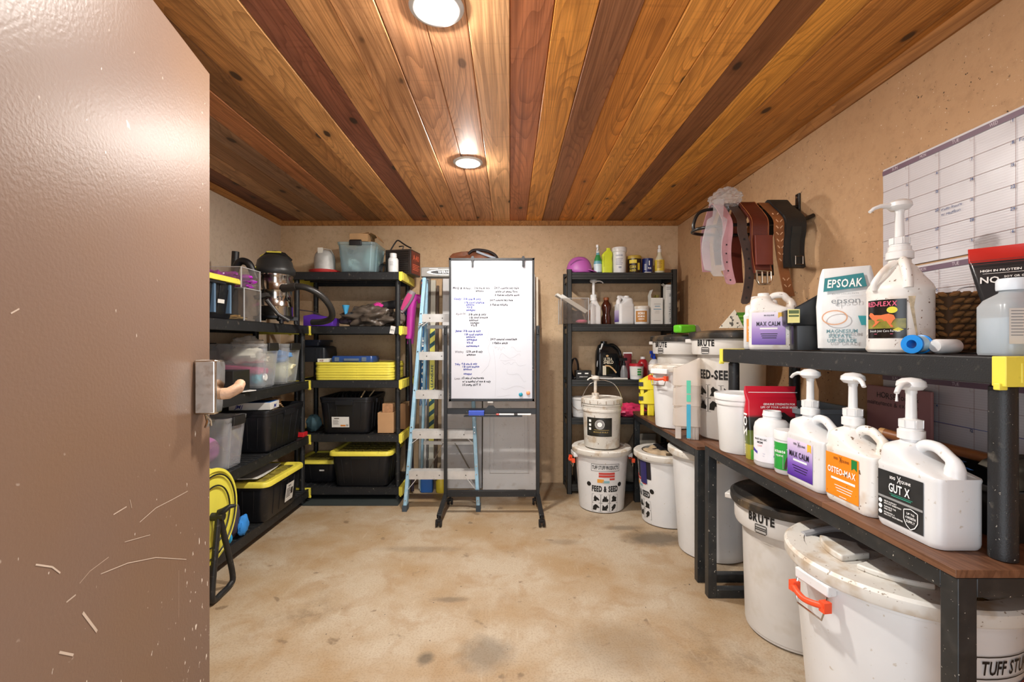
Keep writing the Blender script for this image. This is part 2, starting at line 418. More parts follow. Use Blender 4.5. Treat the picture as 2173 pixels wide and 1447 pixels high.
def floor_mat():
    m = bpy.data.materials.new('stained_concrete'); m.use_nodes = True; nt = m.node_tree; b = nt.nodes['Principled BSDF']
    tc = nn(nt, 'ShaderNodeTexCoord')
    def noi(s, d=4, rough=.55, dist=0, sc=None):
        n = nn(nt, 'ShaderNodeTexNoise'); n.inputs['Scale'].default_value = s; n.inputs['Detail'].default_value = d
        n.inputs['Roughness'].default_value = rough; n.inputs['Distortion'].default_value = dist
        if sc:
            mp = nn(nt, 'ShaderNodeMapping'); mp.inputs['Scale'].default_value = sc; mp.inputs['Rotation'].default_value = (0, 0, .6)
            nt.links.new(tc.outputs['Object'], mp.inputs[0]); nt.links.new(mp.outputs[0], n.inputs['Vector'])
        else: nt.links.new(tc.outputs['Object'], n.inputs['Vector'])
        return n.outputs['Fac']
    def mul(a, k):
        q = nn(nt, 'ShaderNodeMath', operation='MULTIPLY'); nt.links.new(a, q.inputs[0])
        if isinstance(k, float): q.inputs[1].default_value = k
        else: nt.links.new(k, q.inputs[1])
        return q.outputs[0]
    c = mixc(nt, thresh(nt, noi(2.2, 6), .4, .62), lin('#b0a08a'), lin('#9f8564'))
    c = mixc(nt, mul(thresh(nt, noi(5.5, 6, .65, .6), .5, .66), .5), c, lin('#94744e'))
    c = mixc(nt, mul(thresh(nt, noi(1.7, 3, .5), .58, .7), mul(thresh(nt, noi(14, 5, .7), .42, .60), .55)), c, lin('#6a5844'))
    c = mixc(nt, mul(thresh(nt, noi(9, 3, .5, .3), .66, .72), .6), c, lin('#5a4632'))
    c = mixc(nt, mul(thresh(nt, noi(120, 4, .7), .48, .66), .38), c, lin('#6e5738'))
    c = mixc(nt, mul(thresh(nt, noi(40, 4, .7, 0, (1, .12, 1)), .6, .72), .12), c, lin('#e2d8c4'))
    c = mixc(nt, mul(thresh(nt, noi(42, 2), .74, .76), .9), c, lin('#231a12'))
    # two dark damp stains and a grimy strip in front of the bins
    sp = nn(nt, 'ShaderNodeSeparateXYZ'); nt.links.new(tc.outputs['Object'], sp.inputs[0])
    def stain(cx, cy, rx, ry, k):
        dx = nn(nt, 'ShaderNodeMath', operation='SUBTRACT'); nt.links.new(sp.outputs[0], dx.inputs[0]); dx.inputs[1].default_value = cx
        dy = nn(nt, 'ShaderNodeMath', operation='SUBTRACT'); nt.links.new(sp.outputs[1], dy.inputs[0]); dy.inputs[1].default_value = cy
        vx = nn(nt, 'ShaderNodeCombineXYZ'); nt.links.new(mul(dx.outputs[0], 1/rx), vx.inputs[0]); nt.links.new(mul(dy.outputs[0], 1/ry), vx.inputs[1])
        ln = nn(nt, 'ShaderNodeVectorMath', operation='LENGTH'); nt.links.new(vx.outputs[0], ln.inputs[0])
        jag = nn(nt, 'ShaderNodeMath', operation='ADD'); nt.links.new(ln.outputs['Value'], jag.inputs[0]); nt.links.new(mul(noi(16, 5, .7), .9), jag.inputs[1])
        return mul(thresh(nt, jag.outputs[0], 1.5, .9), k)
    for s in ((-.10, 1.86, .13, .13, .5), (.95, 2.95, .26, .13, .75), (.78, 3.12, .16, .05, .5), (-.30, 2.25, .1, .03, .5), (-.34, 1.83, .04, .05, .7), (.35, 2.9, .12, .05, .3), (-.55, 2.8, .3, .05, .3), (.45, 1.9, .25, .2, .25)):
        c = mixc(nt, stain(*s), c, lin('#4e4438'))
    nt.links.new(c, b.inputs['Base Color']); b.inputs['Roughness'].default_value = .62
    bp = nn(nt, 'ShaderNodeBump'); bp.inputs['Strength'].default_value = .3; bp.inputs['Distance'].default_value = .003
    nt.links.new(noi(70, 5), bp.inputs['Height']); nt.links.new(bp.outputs[0], b.inputs['Normal'])
    return m

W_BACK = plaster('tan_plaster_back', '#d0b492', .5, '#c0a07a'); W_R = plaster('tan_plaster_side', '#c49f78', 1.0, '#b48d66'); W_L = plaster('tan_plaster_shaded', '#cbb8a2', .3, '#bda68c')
struct(MB().box(XL-.3, XR+.3, -.12, YB+.3, -.1, 0).build('floor', floor_mat()))
struct(MB().box(XL-.1, XR+.1, YB, YB+.1, 0, ZC+.03).build('wall_back', W_BACK))
struct(MB().box(XL-.1, XL, YF-.2, YB, 0, ZC+.03).build('wall_left', W_L))
struct(MB().box(XR, XR+.1, YF-.2, YB, 0, ZC+.03).build('wall_right', W_R))
struct(MB().box(XL-.1, -.66, YF-.16, YF, 0, ZC+.03).box(.61, XR+.1, YF-.16, YF, 0, ZC+.03).box(-.66, .61, YF-.16, YF, 2.07, ZC+.03).build('wall_front', W_R))

cedar = wood_mat()
ceil = struct(MB().box(XL-.1, XR+.1, YF-.16, YB+.1, ZC+.02, ZC+.05).build('ceiling', M('#3a2616')))
PL = {-1: '#cf9c6a', -2: '#c08c62', -3: '#bb875f', -4: '#b88353', -5: '#b78350', -6: '#7d4a35', -7: '#c48f54', -8: '#a67440', -9: '#7e5630', -10: '#a2693f',
      -11: '#82634a', -12: '#85603f', -13: '#94704d', -14: '#6a402b', -15: '#6a402b',
      0: '#a9653c', 1: '#c98634', 2: '#8b5a38', 3: '#b87429', 4: '#c98735', 5: '#cb8936', 6: '#7a4d2c', 7: '#c0842f', 8: '#a56c2a', 9: '#a56e2e', 10: '#9c6628'}
pw = .145
for k in range(-15, 11):
    x0 = max(k*pw, XL); x1 = min((k+1)*pw, XR)
    if x1-x0 < .02: continue
    # plank with bevelled long edges so that the joint reads as a groove
    z = ZC-.001-.004*((k*7) % 3)*.3; b = .004
    mb = MB(); ring = lambda y: [(x0+.0008, y, ZC+.02), (x0+.0008, y, z+b), (x0+b, y, z), (x1-b, y, z), (x1-.0008, y, z+b), (x1-.0008, y, ZC+.02)]
    mb.rings([ring(YF-.1), ring(YB-.002)])
    p = mb.build('plank', cedar, ceil, sharp=20); h = lin(PL[k]); g_ = sum(h[:3])/3; p.color = tuple(min(1, (g_+(c_-g_)*.95)*1.5) for c_ in h[:3])+(1,)
def trim(n, a, b):
    # small crown strip: stepped profile swept from a to b
    a, b = Vector(a), Vector(b); d = (b-a).normalized(); s = d.cross(Vector((0, 0, 1)))
    prof = [(0, 0), (0, -.038), (.010, -.038), (.016, -.026), (.030, -.012), (.036, 0)]
    mb = MB(); mb.rings([[p-s*u+Vector((0, 0, v)) for u, v in prof] for p in (a, b)])
    t = mb.build(n, wood_mat('cedar_trim_%s' % n, '#ad7640', rough=.55, knots=False)); return struct(t)
trim('trim_1', (XR-.002, YB-.001, ZC-.003), (XL+.002, YB-.001, ZC-.003))
trim('trim_2', (XR-.001, YF, ZC-.003), (XR-.001, YB-.03, ZC-.003))
trim('trim_3', (XL+.001, YB-.03, ZC-.003), (XL+.001, YF, ZC-.003))

# recessed lamps
def lamp_mat():
    m = bpy.data.materials.new('lamp_glow'); m.use_nodes = True; nt = m.node_tree; nt.nodes.remove(nt.nodes['Principled BSDF'])
    e = nn(nt, 'ShaderNodeEmission'); e.inputs[0].default_value = (*LAMP_COL, 1); e.inputs[1].default_value = LAMP
    nt.links.new(e.outputs[0], nt.nodes['Material Output'].inputs[0]); return m
LM = lamp_mat()
LAB = ['round recessed ceiling light nearest the door, cut by the top of the picture', 'round recessed ceiling light above the whiteboard', 'round recessed ceiling light right above the doorway']
for i, (lx, ly) in enumerate(((-.24, 1.49), (-.255, 2.77), (-.245, .30))[:2]):
    t = thing('ceiling_light', LAB[i], 'ceiling light', (lx, ly, ZC-.004), group='recessed ceiling lights')
    MB().lathe([(.055, .012), (.057, -.004), (.066, -.008), (.084, -.006), (.090, 0), (.088, .006)], 40).build('trim_ring', M('#cfcac4', rough=.35), t)
    MB().lathe([(.0565, .010), (.0565, -.003), (.048, -.012), (.030, -.019), (0, -.022)], 36).build('diffuser', LM, t)

# ------------------------------------------------------------------ the steel door, swung into the room
def door_mat():
    m = bpy.data.materials.new('satin_door_paint'); m.use_nodes = True; nt = m.node_tree; b = nt.nodes['Principled BSDF']
    tc = nn(nt, 'ShaderNodeTexCoord'); sp = nn(nt, 'ShaderNodeSeparateXYZ'); nt.links.new(tc.outputs['Object'], sp.inputs[0])
    def noi(s, d=3, sc=None):
        n = nn(nt, 'ShaderNodeTexNoise'); n.inputs['Scale'].default_value = s; n.inputs['Detail'].default_value = d
        if sc:
            mp = nn(nt, 'ShaderNodeMapping'); mp.inputs['Scale'].default_value = sc; mp.inputs['Rotation'].default_value = (0, .5, 0)
            nt.links.new(tc.outputs['Object'], mp.inputs[0]); nt.links.new(mp.outputs[0], n.inputs['Vector'])
        else: nt.links.new(tc.outputs['Object'], n.inputs['Vector'])
        return n.outputs['Fac']
    c = mixc(nt, thresh(nt, noi(1.5), .35, .65), lin('#765c49'), lin('#745d50'))
    # worn, mud-flecked lower part
    low = thresh(nt, sp.outputs[2], 1.2, .2); edge = thresh(nt, sp.outputs[0], .35, 1.15)
    q = nn(nt, 'ShaderNodeMath', operation='MULTIPLY'); nt.links.new(low, q.inputs[0]); nt.links.new(edge, q.inputs[1])
    qa = nn(nt, 'ShaderNodeMath', operation='MULTIPLY'); nt.links.new(q.outputs[0], qa.inputs[0]); qa.inputs[1].default_value = .12
    th = nn(nt, 'ShaderNodeMath', operation='ADD'); nt.links.new(noi(75, 2, (1, 1, .45)), th.inputs[0]); nt.links.new(qa.outputs[0], th.inputs[1])
    c = mixc(nt, thresh(nt, th.outputs[0], .745, .775), c, lin('#e6dccf'))
    s3 = nn(nt, 'ShaderNodeMath', operation='MULTIPLY'); nt.links.new(thresh(nt, noi(30, 2), .72, .76), s3.inputs[0]); s3.inputs[1].default_value = .5
    c = mixc(nt, s3.outputs[0], c, lin('#d9cbbb'))
    nt.links.new(c, b.inputs['Base Color']); b.inputs['Roughness'].default_value = .38; b.inputs['Specular IOR Level'].default_value = .22
    bp = nn(nt, 'ShaderNodeBump'); bp.inputs['Strength'].default_value = .22; bp.inputs['Distance'].default_value = .0025
    nt.links.new(noi(130, 2), bp.inputs['Height']); nt.links.new(bp.outputs[0], b.inputs['Normal'])
    return m
ang = math.atan2(1.175, -.245)
door = MB().box(0, 1.2, 0, .045, .012, 2.049).build('door_1', door_mat(), bev=.002)
door.location = (-.625, .145, 0); door.rotation_euler = (0, 0, ang); struct(door)
FD = flat((0, 0, 0), (1, 0, 0), (0, 0, 1))       # u along the door, v up, d towards the room
scr = MB()
def dpx(px, py):   # where a mark sits on the door leaf
    kx = (px-1082)/966; # X = kx*Y ; door line: X=-.625-.2041 s, Y=.145+.979 s
    s = (-.625-kx*.145)/(kx*.979+.2041); Y = .145+.979*s
    return (s, 1.27-(py-727)*Y/966)
for pts, w in (([(296, 1108), (330, 1078), (365, 1060), (398, 1042)], .004), ([(240, 1092), (268, 1075)], .005), ([(213, 1218), (270, 1195), (330, 1183), (395, 1187)], .004),
               ([(264, 1150), (318, 1135)], .003), ([(168, 1238), (190, 1212), (230, 1182)], .0025), ([(175, 1300), (190, 1320), (205, 1340)], .011), ([(140, 1278), (160, 1262)], .006),
               ([(75, 1198), (110, 1203), (127, 1216)], .006), ([(379, 1210), (379, 1310)], .0015), ([(125, 1384), (155, 1390)], .009), ([(275, 1060), (279, 1078)], .003), ([(22, 665), (40, 655)], .005)):
    stroke(scr, FD, [dpx(*p) for p in pts], w*.45, d=.0006)
scr.build('scratch_marks', M('#bca896', rough=.5), door)
# lock case with key buttons on the door's face
ch = M('#c8c4bc', rough=.18, metal=1.0, var=.15, scale=30, dirt=(('#8a6a4a', .55, .75, 40, .5),))
s0, z0 = dpx(413, 872); s1, z1 = dpx(445, 765)
cx = 1.13
lock = MB()
prof = [(cx-.032, 1.075), (cx+.012, 1.075), (cx+.020, 1.10), (cx+.020, 1.135), (cx+.034, 1.155), (cx+.036, 1.205), (cx+.028, 1.222), (cx-.032, 1.224)]
lock.prism(prof, 0, -.055, 'y')
lk = lock.build('lock_case', ch, door, bev=.006)
kb = MB()
for r in range(2):
    for q in range(5): kb.box(cx+.0385-.003, cx+.0425-.002, -.050+q*.0095, -.044+q*.0095, 1.196-r*.014, 1.205-r*.014)
kb.build('key_button', M('#d8c8a8', rough=.3), lk)
MB().lathe([(0, 0), (.011, 0), (.011, .006), (.007, .010), (0, .010)], 20, (cx, 0, 0)).build('cylinder_cap', ch, lk).matrix_local = Matrix.Translation((cx*0, 0, 0))
lv = MB(); lv.tube([(cx+.008, -.03, 1.125), (cx+.012, -.07, 1.128), (cx+.030, -.088, 1.14), (cx+.055, -.085, 1.150), (cx+.075, -.075, 1.138)], [.017, .016, .016, .014, .010], 12)
lv.build('lever', M('#b08a6c', rough=.6, var=.2, scale=40, bump=.4), lk, label='lever wrapped in tan tape')
kn = MB()
for a in (-.012, 0, .012): kn.tube([(cx-.01, -.02, 1.078), (cx-.01+a, -.03, 1.055), (cx-.01+a*1.6, -.028, 1.040)], .0028, 6)
kn.build('latch_spring', ch, lk)
# ------------------------------------------------------------------ shared materials
DUST = (('#8d8577', .62, .78, 30, .35), ('#d8d2c4', .70, .74, 160, .7))
BLK = M('#1b1c1e', rough=.5, var=.25, scale=7, dirt=DUST, bump=.15, bscale=300)
BLK2 = M('#15161a', rough=.42, var=.2, scale=12, dirt=(('#6d675c', .64, .8, 22, .2),))
STEEL = M('#2a2b2a', rough=.45, var=.15, scale=8, dirt=(('#a39a8a', .68, .74, 90, .3),))
FRAME = M('#202325', rough=.4, var=.25, scale=14, dirt=(('#d6cfc0', .69, .72, 110, .7), ('#55504a', .5, .8, 18, .3)))
YEL = M('#e6d750', rough=.42, var=.06, dirt=(('#8a7a3a', .6, .75, 35, .3),))
WHT = M('#dcdcdc', rough=.34, var=.03, dirt=(('#a89472', .69, .74, 60, .5),))
WHT2 = M('#dededd', rough=.3, var=.02)
GRIME = M('#d8d4cc', rough=.45, var=.05, dirt=(('#a98a5e', .52, .7, 14, .65), ('#6e5434', .66, .7, 70, .8)))
GREYCAN = M('#cdc9c4', rough=.55, var=.06, scale=5, dirt=(('#a8997f', .55, .75, 9, .4),))
RED = M('#c8242c', rough=.38)
ORG = M('#e8502a', rough=.4)
CARD = M('#b08a60', rough=.8, var=.1, scale=12)
PAPER = M('#d6d4ce', rough=.6, var=.03)
ALU = M('#c9c6c2', rough=.35, metal=.35, var=.08, scale=20, dirt=(('#8a7c6a', .62, .74, 40, .4),))
CHR = M('#c8c8c8', rough=.15, metal=1.0)
BLKINK, WINK, BLUEINK = ink('#141414'), ink('#f2f2f0'), ink('#27348f')
CLEAR = clear_mat('clear_plastic', '#fbfdff', .25)
FROST = clear_mat('frosted_plastic', '#fdf8f2', .5, .25)
ACRY = clear_mat('acrylic', '#f2f0ee', .07, .05)

def face_cam(x, y): return math.atan2(-y, -x)

# ------------------------------------------------------------------ builders
def shelf_unit(label, W, D, tiers, rz, loc, top_legs=0, name='storage_shelf', group='black plastic shelving units', legs=None, post=.021):
    """plastic shelving: front is local -y, origin at the front left corner on the floor"""
    t = thing(name, label, 'shelf', loc, rz, group)
    for z in tiers:
        mb = MB(); h = .062
        for x0, x1, y0, y1 in ((0, W, 0, .018), (0, W, D-.018, D), (0, .02, 0, D), (W-.02, W, 0, D)): mb.box(x0, x1, y0, y1, z-h, z)
        mb.box(.018, W-.018, .016, D-.016, z-.016, z-.006)
        n = int(W/.05)
        for i in range(n): mb.box(.02+(W-.05)*i/n, .032+(W-.05)*i/n, .018, D-.018, z-.008, z-.001)
        for i in range(3): mb.box(.02, W-.02, D*(i+1)/4-.01, D*(i+1)/4+.01, z-.04, z-.008)
        s = mb.build('shelf', BLK, t, bev=.003)
        for x0, x1 in ((-.004, .026), (W-.026, W+.004)):
            cb = MB(); cb.box(x0, x1, -.004, D+.004, z-h-.004, z+.0015)
            gx = x0 if x0 < 0 else x1
            for q in range(3): cb.box(min(gx, gx)-.002, gx+.002, .03+q*(D-.1)/2, .07+q*(D-.1)/2, z-h+.004, z-.012)
            if rz == 0 or True:
                cb.box(x0+.008, x1-.008, -.010, .010, z-h-.012, z-h+.004)
            cb.build('end_cap', YEL, s, bev=.002)

    for x in (.045, W-.045):
        for y in (.045, D-.045):
            zz = 0 if legs is None else legs[0]
            prof = [(0, .001+zz), (post+.003, .001+zz)]
            prof += [(post+.002, tiers[-1]-.07), (post-.002, tiers[-1]-.068)] if tiers[-1]-.07 > zz+.01 else []
            prof += [(post, tiers[0]-.002 if True else 0), (0, tiers[0]-.002)]
            MB().lathe(prof, 18, (x, y, 0)).build('post', BLK, t)
    return t

def tote_mesh(w, d, h, mb=None, open_=True, taper=.87, rib=True, ribmat=0):
    mb = mb or MB(); r = .045
    rg = [rr(w*taper-.02, d*taper-.02, r, 0), rr(w*taper, d*taper, r, .012), rr(w*.97, d*.97, r, h*.86), rr(w*.985, d*.985, r, h*.861), rr(w*.99, d*.99, r, h*.93), rr(w, d, r, h*.932), rr(w, d, r, h)]
    if open_: rg += [rr(w-.014, d-.014, r-.006, h), rr(w*.95-.014, d*.95-.014, r-.006, h*.8), rr(w*taper-.02, d*taper-.02, r-.006, .012)]
    mb.rings(rg)
    if rib:
        for sx in (-1, 1):
            for fy in (-.28, -.1, .1, .28):
                x0, x1 = sx*(w*taper/2+.001), sx*(w*.965/2+.002)
                mb.bar((x0, d*fy*taper, .03), (x1, d*fy, h*.84), .006, .006, m=ribmat, up=(0, 1, 0))
        for sy in (-1, 1):
            for fx in (-.32, -.16, .16, .32):
                mb.bar((w*fx*taper, sy*(d*taper/2+.001), .03), (w*fx, sy*(d*.965/2+.002), h*.84), .006, .006, m=ribmat, up=(1, 0, 0))
    return mb
def handles(mb, w, d, h, axis='x', m=0):
    for s in (-1, 1):
        if axis == 'x': mb.box(min(s*w*.49, s*(w*.49+.014)), max(s*w*.49, s*(w*.49+.014)), -.07, .07, h*.80, h*.93, m)
        else: mb.box(-.07, .07, min(s*d*.49, s*(d*.49+.014)), max(s*d*.49, s*(d*.49+.014)), h*.80, h*.93, m)
    return mb
def tote(label, w, d, h, loc, rz=0, lid=False, group=None, fancy=True):
    t = thing('storage_tote', label, 'tote', loc, rz, group)
    mb = tote_mesh(w, d, h-(.02 if lid else 0)); handles(mb, w, d, h); handles(mb, w, d, h, 'y')
    mb.build('body', BLK2, t, bev=.0015)
    if lid: lid_part(t, w+.03, d+.03, h-.035)
    return t
def lid_mesh(w, d):
    mb = MB(); mb.rings([rr(w, d, .05, 0), rr(w, d, .05, .022), rr(w-.012, d-.012, .045, .032), rr(w-.06, d-.06, .04, .032), rr(w-.075, d-.075, .035, .018)])
    return mb
def lid_part(t, w, d, z):
    mb = lid_mesh(w, d); mb.v = [(a, b, c+z) for a, b, c in mb.v]
    l = mb.build('lid', YEL, t, bev=.002)
    g = MB(); nx, ny = 6, 5
    for i in range(nx):
        for j in range(ny):
            cx = (w-.11)*((i+.5)/nx-.5); cy = (d-.11)*((j+.5)/ny-.5)
            g.box(cx-(w-.11)/nx*.42, cx+(w-.11)/nx*.42, cy-(d-.11)/ny*.38, cy+(d-.11)/ny*.38, z+.015, z+.025)
    g.build('raised_grid', M('#8f8238', rough=.5, dirt=(('#463c22', .45, .65, 25, .7),)), l)
    return l
def clear_bin(label, w, d, h, loc, rz=0, black_handles=True, mat=None, group='clear plastic bins', name='clear_bin'):
    t = thing(name, label, 'bin', loc, rz, group); mat = mat or CLEAR
    mb = MB(); r = .035
    mb.rings([rr(w*.84, d*.82, r, 0), rr(w*.86, d*.84, r, .01), rr(w*.97, d*.96, r, h*.9), rr(w, d, r, h*.92), rr(w+.006, d+.006, r, h), rr(w-.006, d-.006, r, h), rr(w*.96, d*.94, r, h*.9), rr(w*.84, d*.82, r, .014)])
    for sx in (-1, 1):
        for fy in (-.3, .3): mb.bar((sx*(w*.43+.002), d*fy*.84, .01), (sx*(w*.485+.003), d*fy, h*.9), .014, .004, up=(0, 1, 0))
    mb.build('body', mat, t)
    if black_handles:
        for s in (-1, 1):
            MB().rings([rr(.016, d*.55, .006, h*.84, cx=s*(w/2+.004)), rr(.020, d*.55, .006, h*.90, cx=s*(w/2+.006)), rr(.020, d*.52, .006, h*1.015, cx=s*(w/2+.004)), rr(.010, d*.52, .004, h*1.02, cx=s*(w/2))]).build('handle', M('#1c1a19', rough=.5), t)
    return t
def carton(label, x0, x1, y0, y1, z0, z1, mat=None, rz=0, name='cardboard_box', cat='box', tape=True, group=None):
    w, d, h = x1-x0, y1-y0, z1-z0
    t = thing(name, label, cat, ((x0+x1)/2, (y0+y1)/2, z0), rz, group)
    MB().box(-w/2, w/2, -d/2, d/2, 0, h).build('body', mat or CARD, t, bev=.0015)
    if tape:
        MB().box(-w/2-.0006, w/2+.0006, -min(.02, d*.12), min(.02, d*.12), h-.03, h+.0006).build('packing_tape', M('#c9ab7c', rough=.3), t)
    return t

# ------------------------------------------------------------------ shelving along the left wall and the back wall
LT = [1.402, .968, .534, .110]
shelf_unit('black plastic shelf unit with yellow end caps along the left wall', 1.42, .455, LT, PI/2, (-1.592, 2.212, 0))
shelf_unit('tall black plastic shelf unit with yellow end caps against the back wall', .91, .455, [1.838]+LT, 0, (-1.775, 3.652, 0))

# left unit, second tier from the top (z 1.402)
Z = 1.403
t = tote('black storage tote with a yellow lid beside the clear boxes, upper shelf of left unit', .36, .44, .245, (-1.80, 2.512, Z))
l = lid_part(t, .40, .455, .212)
for y in (-.015, .125): MB().box(.150, .182, y-.008, y+.008, .035, .20).build('latch_bar', M('#5c7690', rough=.4), t, label='blue-grey vertical strip')
lb = MB(); F = flat((.1665, .055, .09), (0, 1, 0), (.09, 0, 1)); panel(lb, F, -.03, .03, 0, .022, .004); lb.build('name_sticker', PAPER, t)
def acrylic_box(label, x0, x1, y0, y1, z, h, wall=.003):
    w, d = x1-x0, y1-y0; t = thing('acrylic_box', label, 'box', ((x0+x1)/2, (y0+y1)/2, z), 0, 'clear acrylic boxes')
    mb = MB()
    for a in ((-w/2, w/2, -d/2, d/2, 0, wall), (-w/2, -w/2+wall, -d/2, d/2, wall, h), (w/2-wall, w/2, -d/2, d/2, wall, h), (-w/2+wall, w/2-wall, -d/2, -d/2+wall, wall, h), (-w/2+wall, w/2-wall, d/2-wall, d/2, wall, h)): mb.box(*a)
    mb.build('walls', ACRY, t)
    EM = clear_mat('acrylic_edge', '#f4f6f8', .7)
    for x in (-w/2, w/2):
        for y in (-d/2, d/2): MB().box(x-.003, x+.003, y-.003, y+.003, 0, h).build('polished_edge', EM, t)
    MB().box(-w/2, w/2, -d/2-.001, -d/2+.002, h-.004, h).build('polished_edge', EM, t); MB().box(w/2-.002, w/2+.001, -d/2, d/2, h-.004, h).build('polished_edge', EM, t)
    return t
acrylic_box('lower clear acrylic box beside the shop vacuum, holding scraps', -1.93, -1.603, 2.745, 2.925, Z, .200)
acrylic_box('upper clear acrylic box holding crumpled purple film', -1.98, -1.615, 2.735, 2.94, Z+.201, .125)
tag(MB().blob((0, 0, 0), (.175, .09, .062), 3, .55, 3.6, 40, 24, flat=-.036).build('purple_film', M('#a22fa8', rough=.12, var=.35, scale=18), sharp=25), 'crumpled shiny purple film inside the upper acrylic box', 'film', loc=(-1.80, 2.837, Z+.243))
o = tag(MB().blob((0, 0, 0), (.11, .06, .018), 5, .4, 3, 20, 10, flat=-.012).build('paper_scrap', M('#b99a5e', rough=.7, var=.3, scale=25)), 'yellowish paper scraps at the bottom of the lower acrylic box', 'paper', loc=(-1.76, 2.835, Z+.020))

# shop vacuum
vx, vy = -1.695, 3.285
t = thing('shop_vacuum', 'stainless steel shop vacuum with black head and coiled hose on the left shelf', 'vacuum cleaner', (vx, vy, Z), .15)
MB().lathe([(0, .05), (.112, .05), (.118, .058), (.118, .12), (.121, .124), (.118, .128), (.118, .235), (.121, .239), (.118, .243), (.118, .335), (.122, .34), (.122, .352), (0, .352)], 40).build('drum', M('#c4beb6', rough=.16, metal=1, var=.06), t)
hd = MB(); hd.rings([rr(.25, .25, .12, .352, n=8), rr(.27, .27, .13, .365, n=8), rr(.27, .27, .13, .392, n=8), rr(.245, .245, .12, .41, n=8), rr(.22, .22, .10, .455, n=8), rr(.17, .17, .08, .485, n=8), rr(.12, .12, .05, .492, n=8)])
hdo = hd.build('motor_head', M('#2a2b2b', rough=.4), t)
g = MB(); g.tube([(-.085, 0, .47), (-.05, 0, .505), (.0, 0, .512), (.06, 0, .50), (.105, 0, .455)], .012, 8, sq=1.6); g.build('carry_handle', M('#161616', rough=.4), t)
MB().box(-.05, .045, -.022, .022, .513, .522).build('handle_trim', YEL, t, label='yellow trim on the head'); MB().tube([(-.10, 0, .487), (-.04, -.0, .522), (.03, 0, .522), (.09, 0, .49)], .005, 6).build('switch_cover', YEL, t, label='yellow trim on the head')
g = MB()
for a in (PI*1.22,): g.obox((.135*math.cos(a), .135*math.sin(a), .375), (.018*math.sin(a), -.018*math.cos(a), 0), (.008*math.cos(a), .008*math.sin(a), 0), (0, 0, .022))
g.build('latch', YEL, t)
g = MB()
for a in range(5):
    q = 2*PI*a/5+.3; g.obox((.12*math.cos(q), .12*math.sin(q), .040), (.03*math.cos(q), .03*math.sin(q), 0), (-.02*math.sin(q), .02*math.cos(q), 0), (0, 0, .012)); g.lathe([(0, -.012), (.014, -.012), (.014, .012), (0, .012)], 12, (.135*math.cos(q), .135*math.sin(q), .014))
g.lathe([(0, .04), (.122, .04), (.124, .055), (0, .055)], 30); g.build('caster_base', BLK2, t)
F = cyl((0, 0, .165), .1185, math.radians(-64)); g = MB(); text(g, F, 'STAN', -.005, 0, .027, 0, 1, al='l', d=.0012); g.build('lettering', BLKINK, t)
hz = MB()
def spline(ps, n=8):
    P = [Vector(p) for p in ps]; out = []
    for i in range(len(P)-1):
        p0 = P[max(i-1, 0)]; p1 = P[i]; p2 = P[i+1]; p3 = P[min(i+2, len(P)-1)]
        for k in range(n):
            s = k/n; out.append(.5*((2*p1)+(p2-p0)*s+(2*p0-5*p1+4*p2-p3)*s*s+(3*p1-p0-3*p2+p3)*s**3))
    out.append(P[-1]); return out
hp = spline([(-1.60, 3.22, 1.655), (-1.50, 3.20, 1.665), (-1.42, 3.21, 1.652), (-1.345, 3.26, 1.60), (-1.305, 3.32, 1.52), (-1.325, 3.38, 1.455), (-1.40, 3.42, 1.428), (-1.50, 3.45, 1.424)], 14)
ho = MB().tube(hp, [.0215+(.0022 if i % 2 else 0) for i in range(len(hp))], 14).build('hose', M('#2c2a28', rough=.35, var=.2), None, sharp=80)
ho.parent = t; ho.matrix_parent_inverse = (Matrix.Translation((vx, vy, Z)) @ Matrix.Rotation(.15, 4, 'Z')).inverted()
cu = MB().tube([(-1.605, 3.22, 1.655), (-1.50, 3.20, 1.665)], [.031, .027], 18).build('hose_cuff', M('#35302c', rough=.45), None); cu.parent = t; cu.matrix_parent_inverse = ho.matrix_parent_inverse
w1 = tag(MB().tube([(-1.875, 3.10, 1.75), (-1.868, 3.10, 1.89)], .023, 18).tube([(-1.875, 3.10, Z), (-1.875, 3.10, 1.75)], .019, 14).build('extension_tube', BLK2), 'black vacuum tube standing upright behind the acrylic boxes', 'tube')
w2 = tag(MB().tube(spline([(-1.86, 3.07, 1.44), (-1.85, 3.06, 1.72), (-1.815, 3.055, 1.81), (-1.755, 3.06, 1.80), (-1.72, 3.075, 1.70)]), .024, 14).build('curved_hose', BLK2), 'short curved black hose arching over the acrylic boxes', 'hose')
nz = MB(); nz.tube([(-1.61, 3.01, 1.555), (-1.555, 3.055, 1.46), (-1.495, 3.085, Z+.014)], [.016, .012, .014], 12)
nz.obox((-1.628, 2.99, 1.575), (.035, .01, .012), (.006, .0, -.012), (0, .022, 0))
tag(nz.build('crevice_tool', M('#2e2b29', rough=.4)), 'grey-black vacuum wand leaning against the shop vacuum', 'tool')

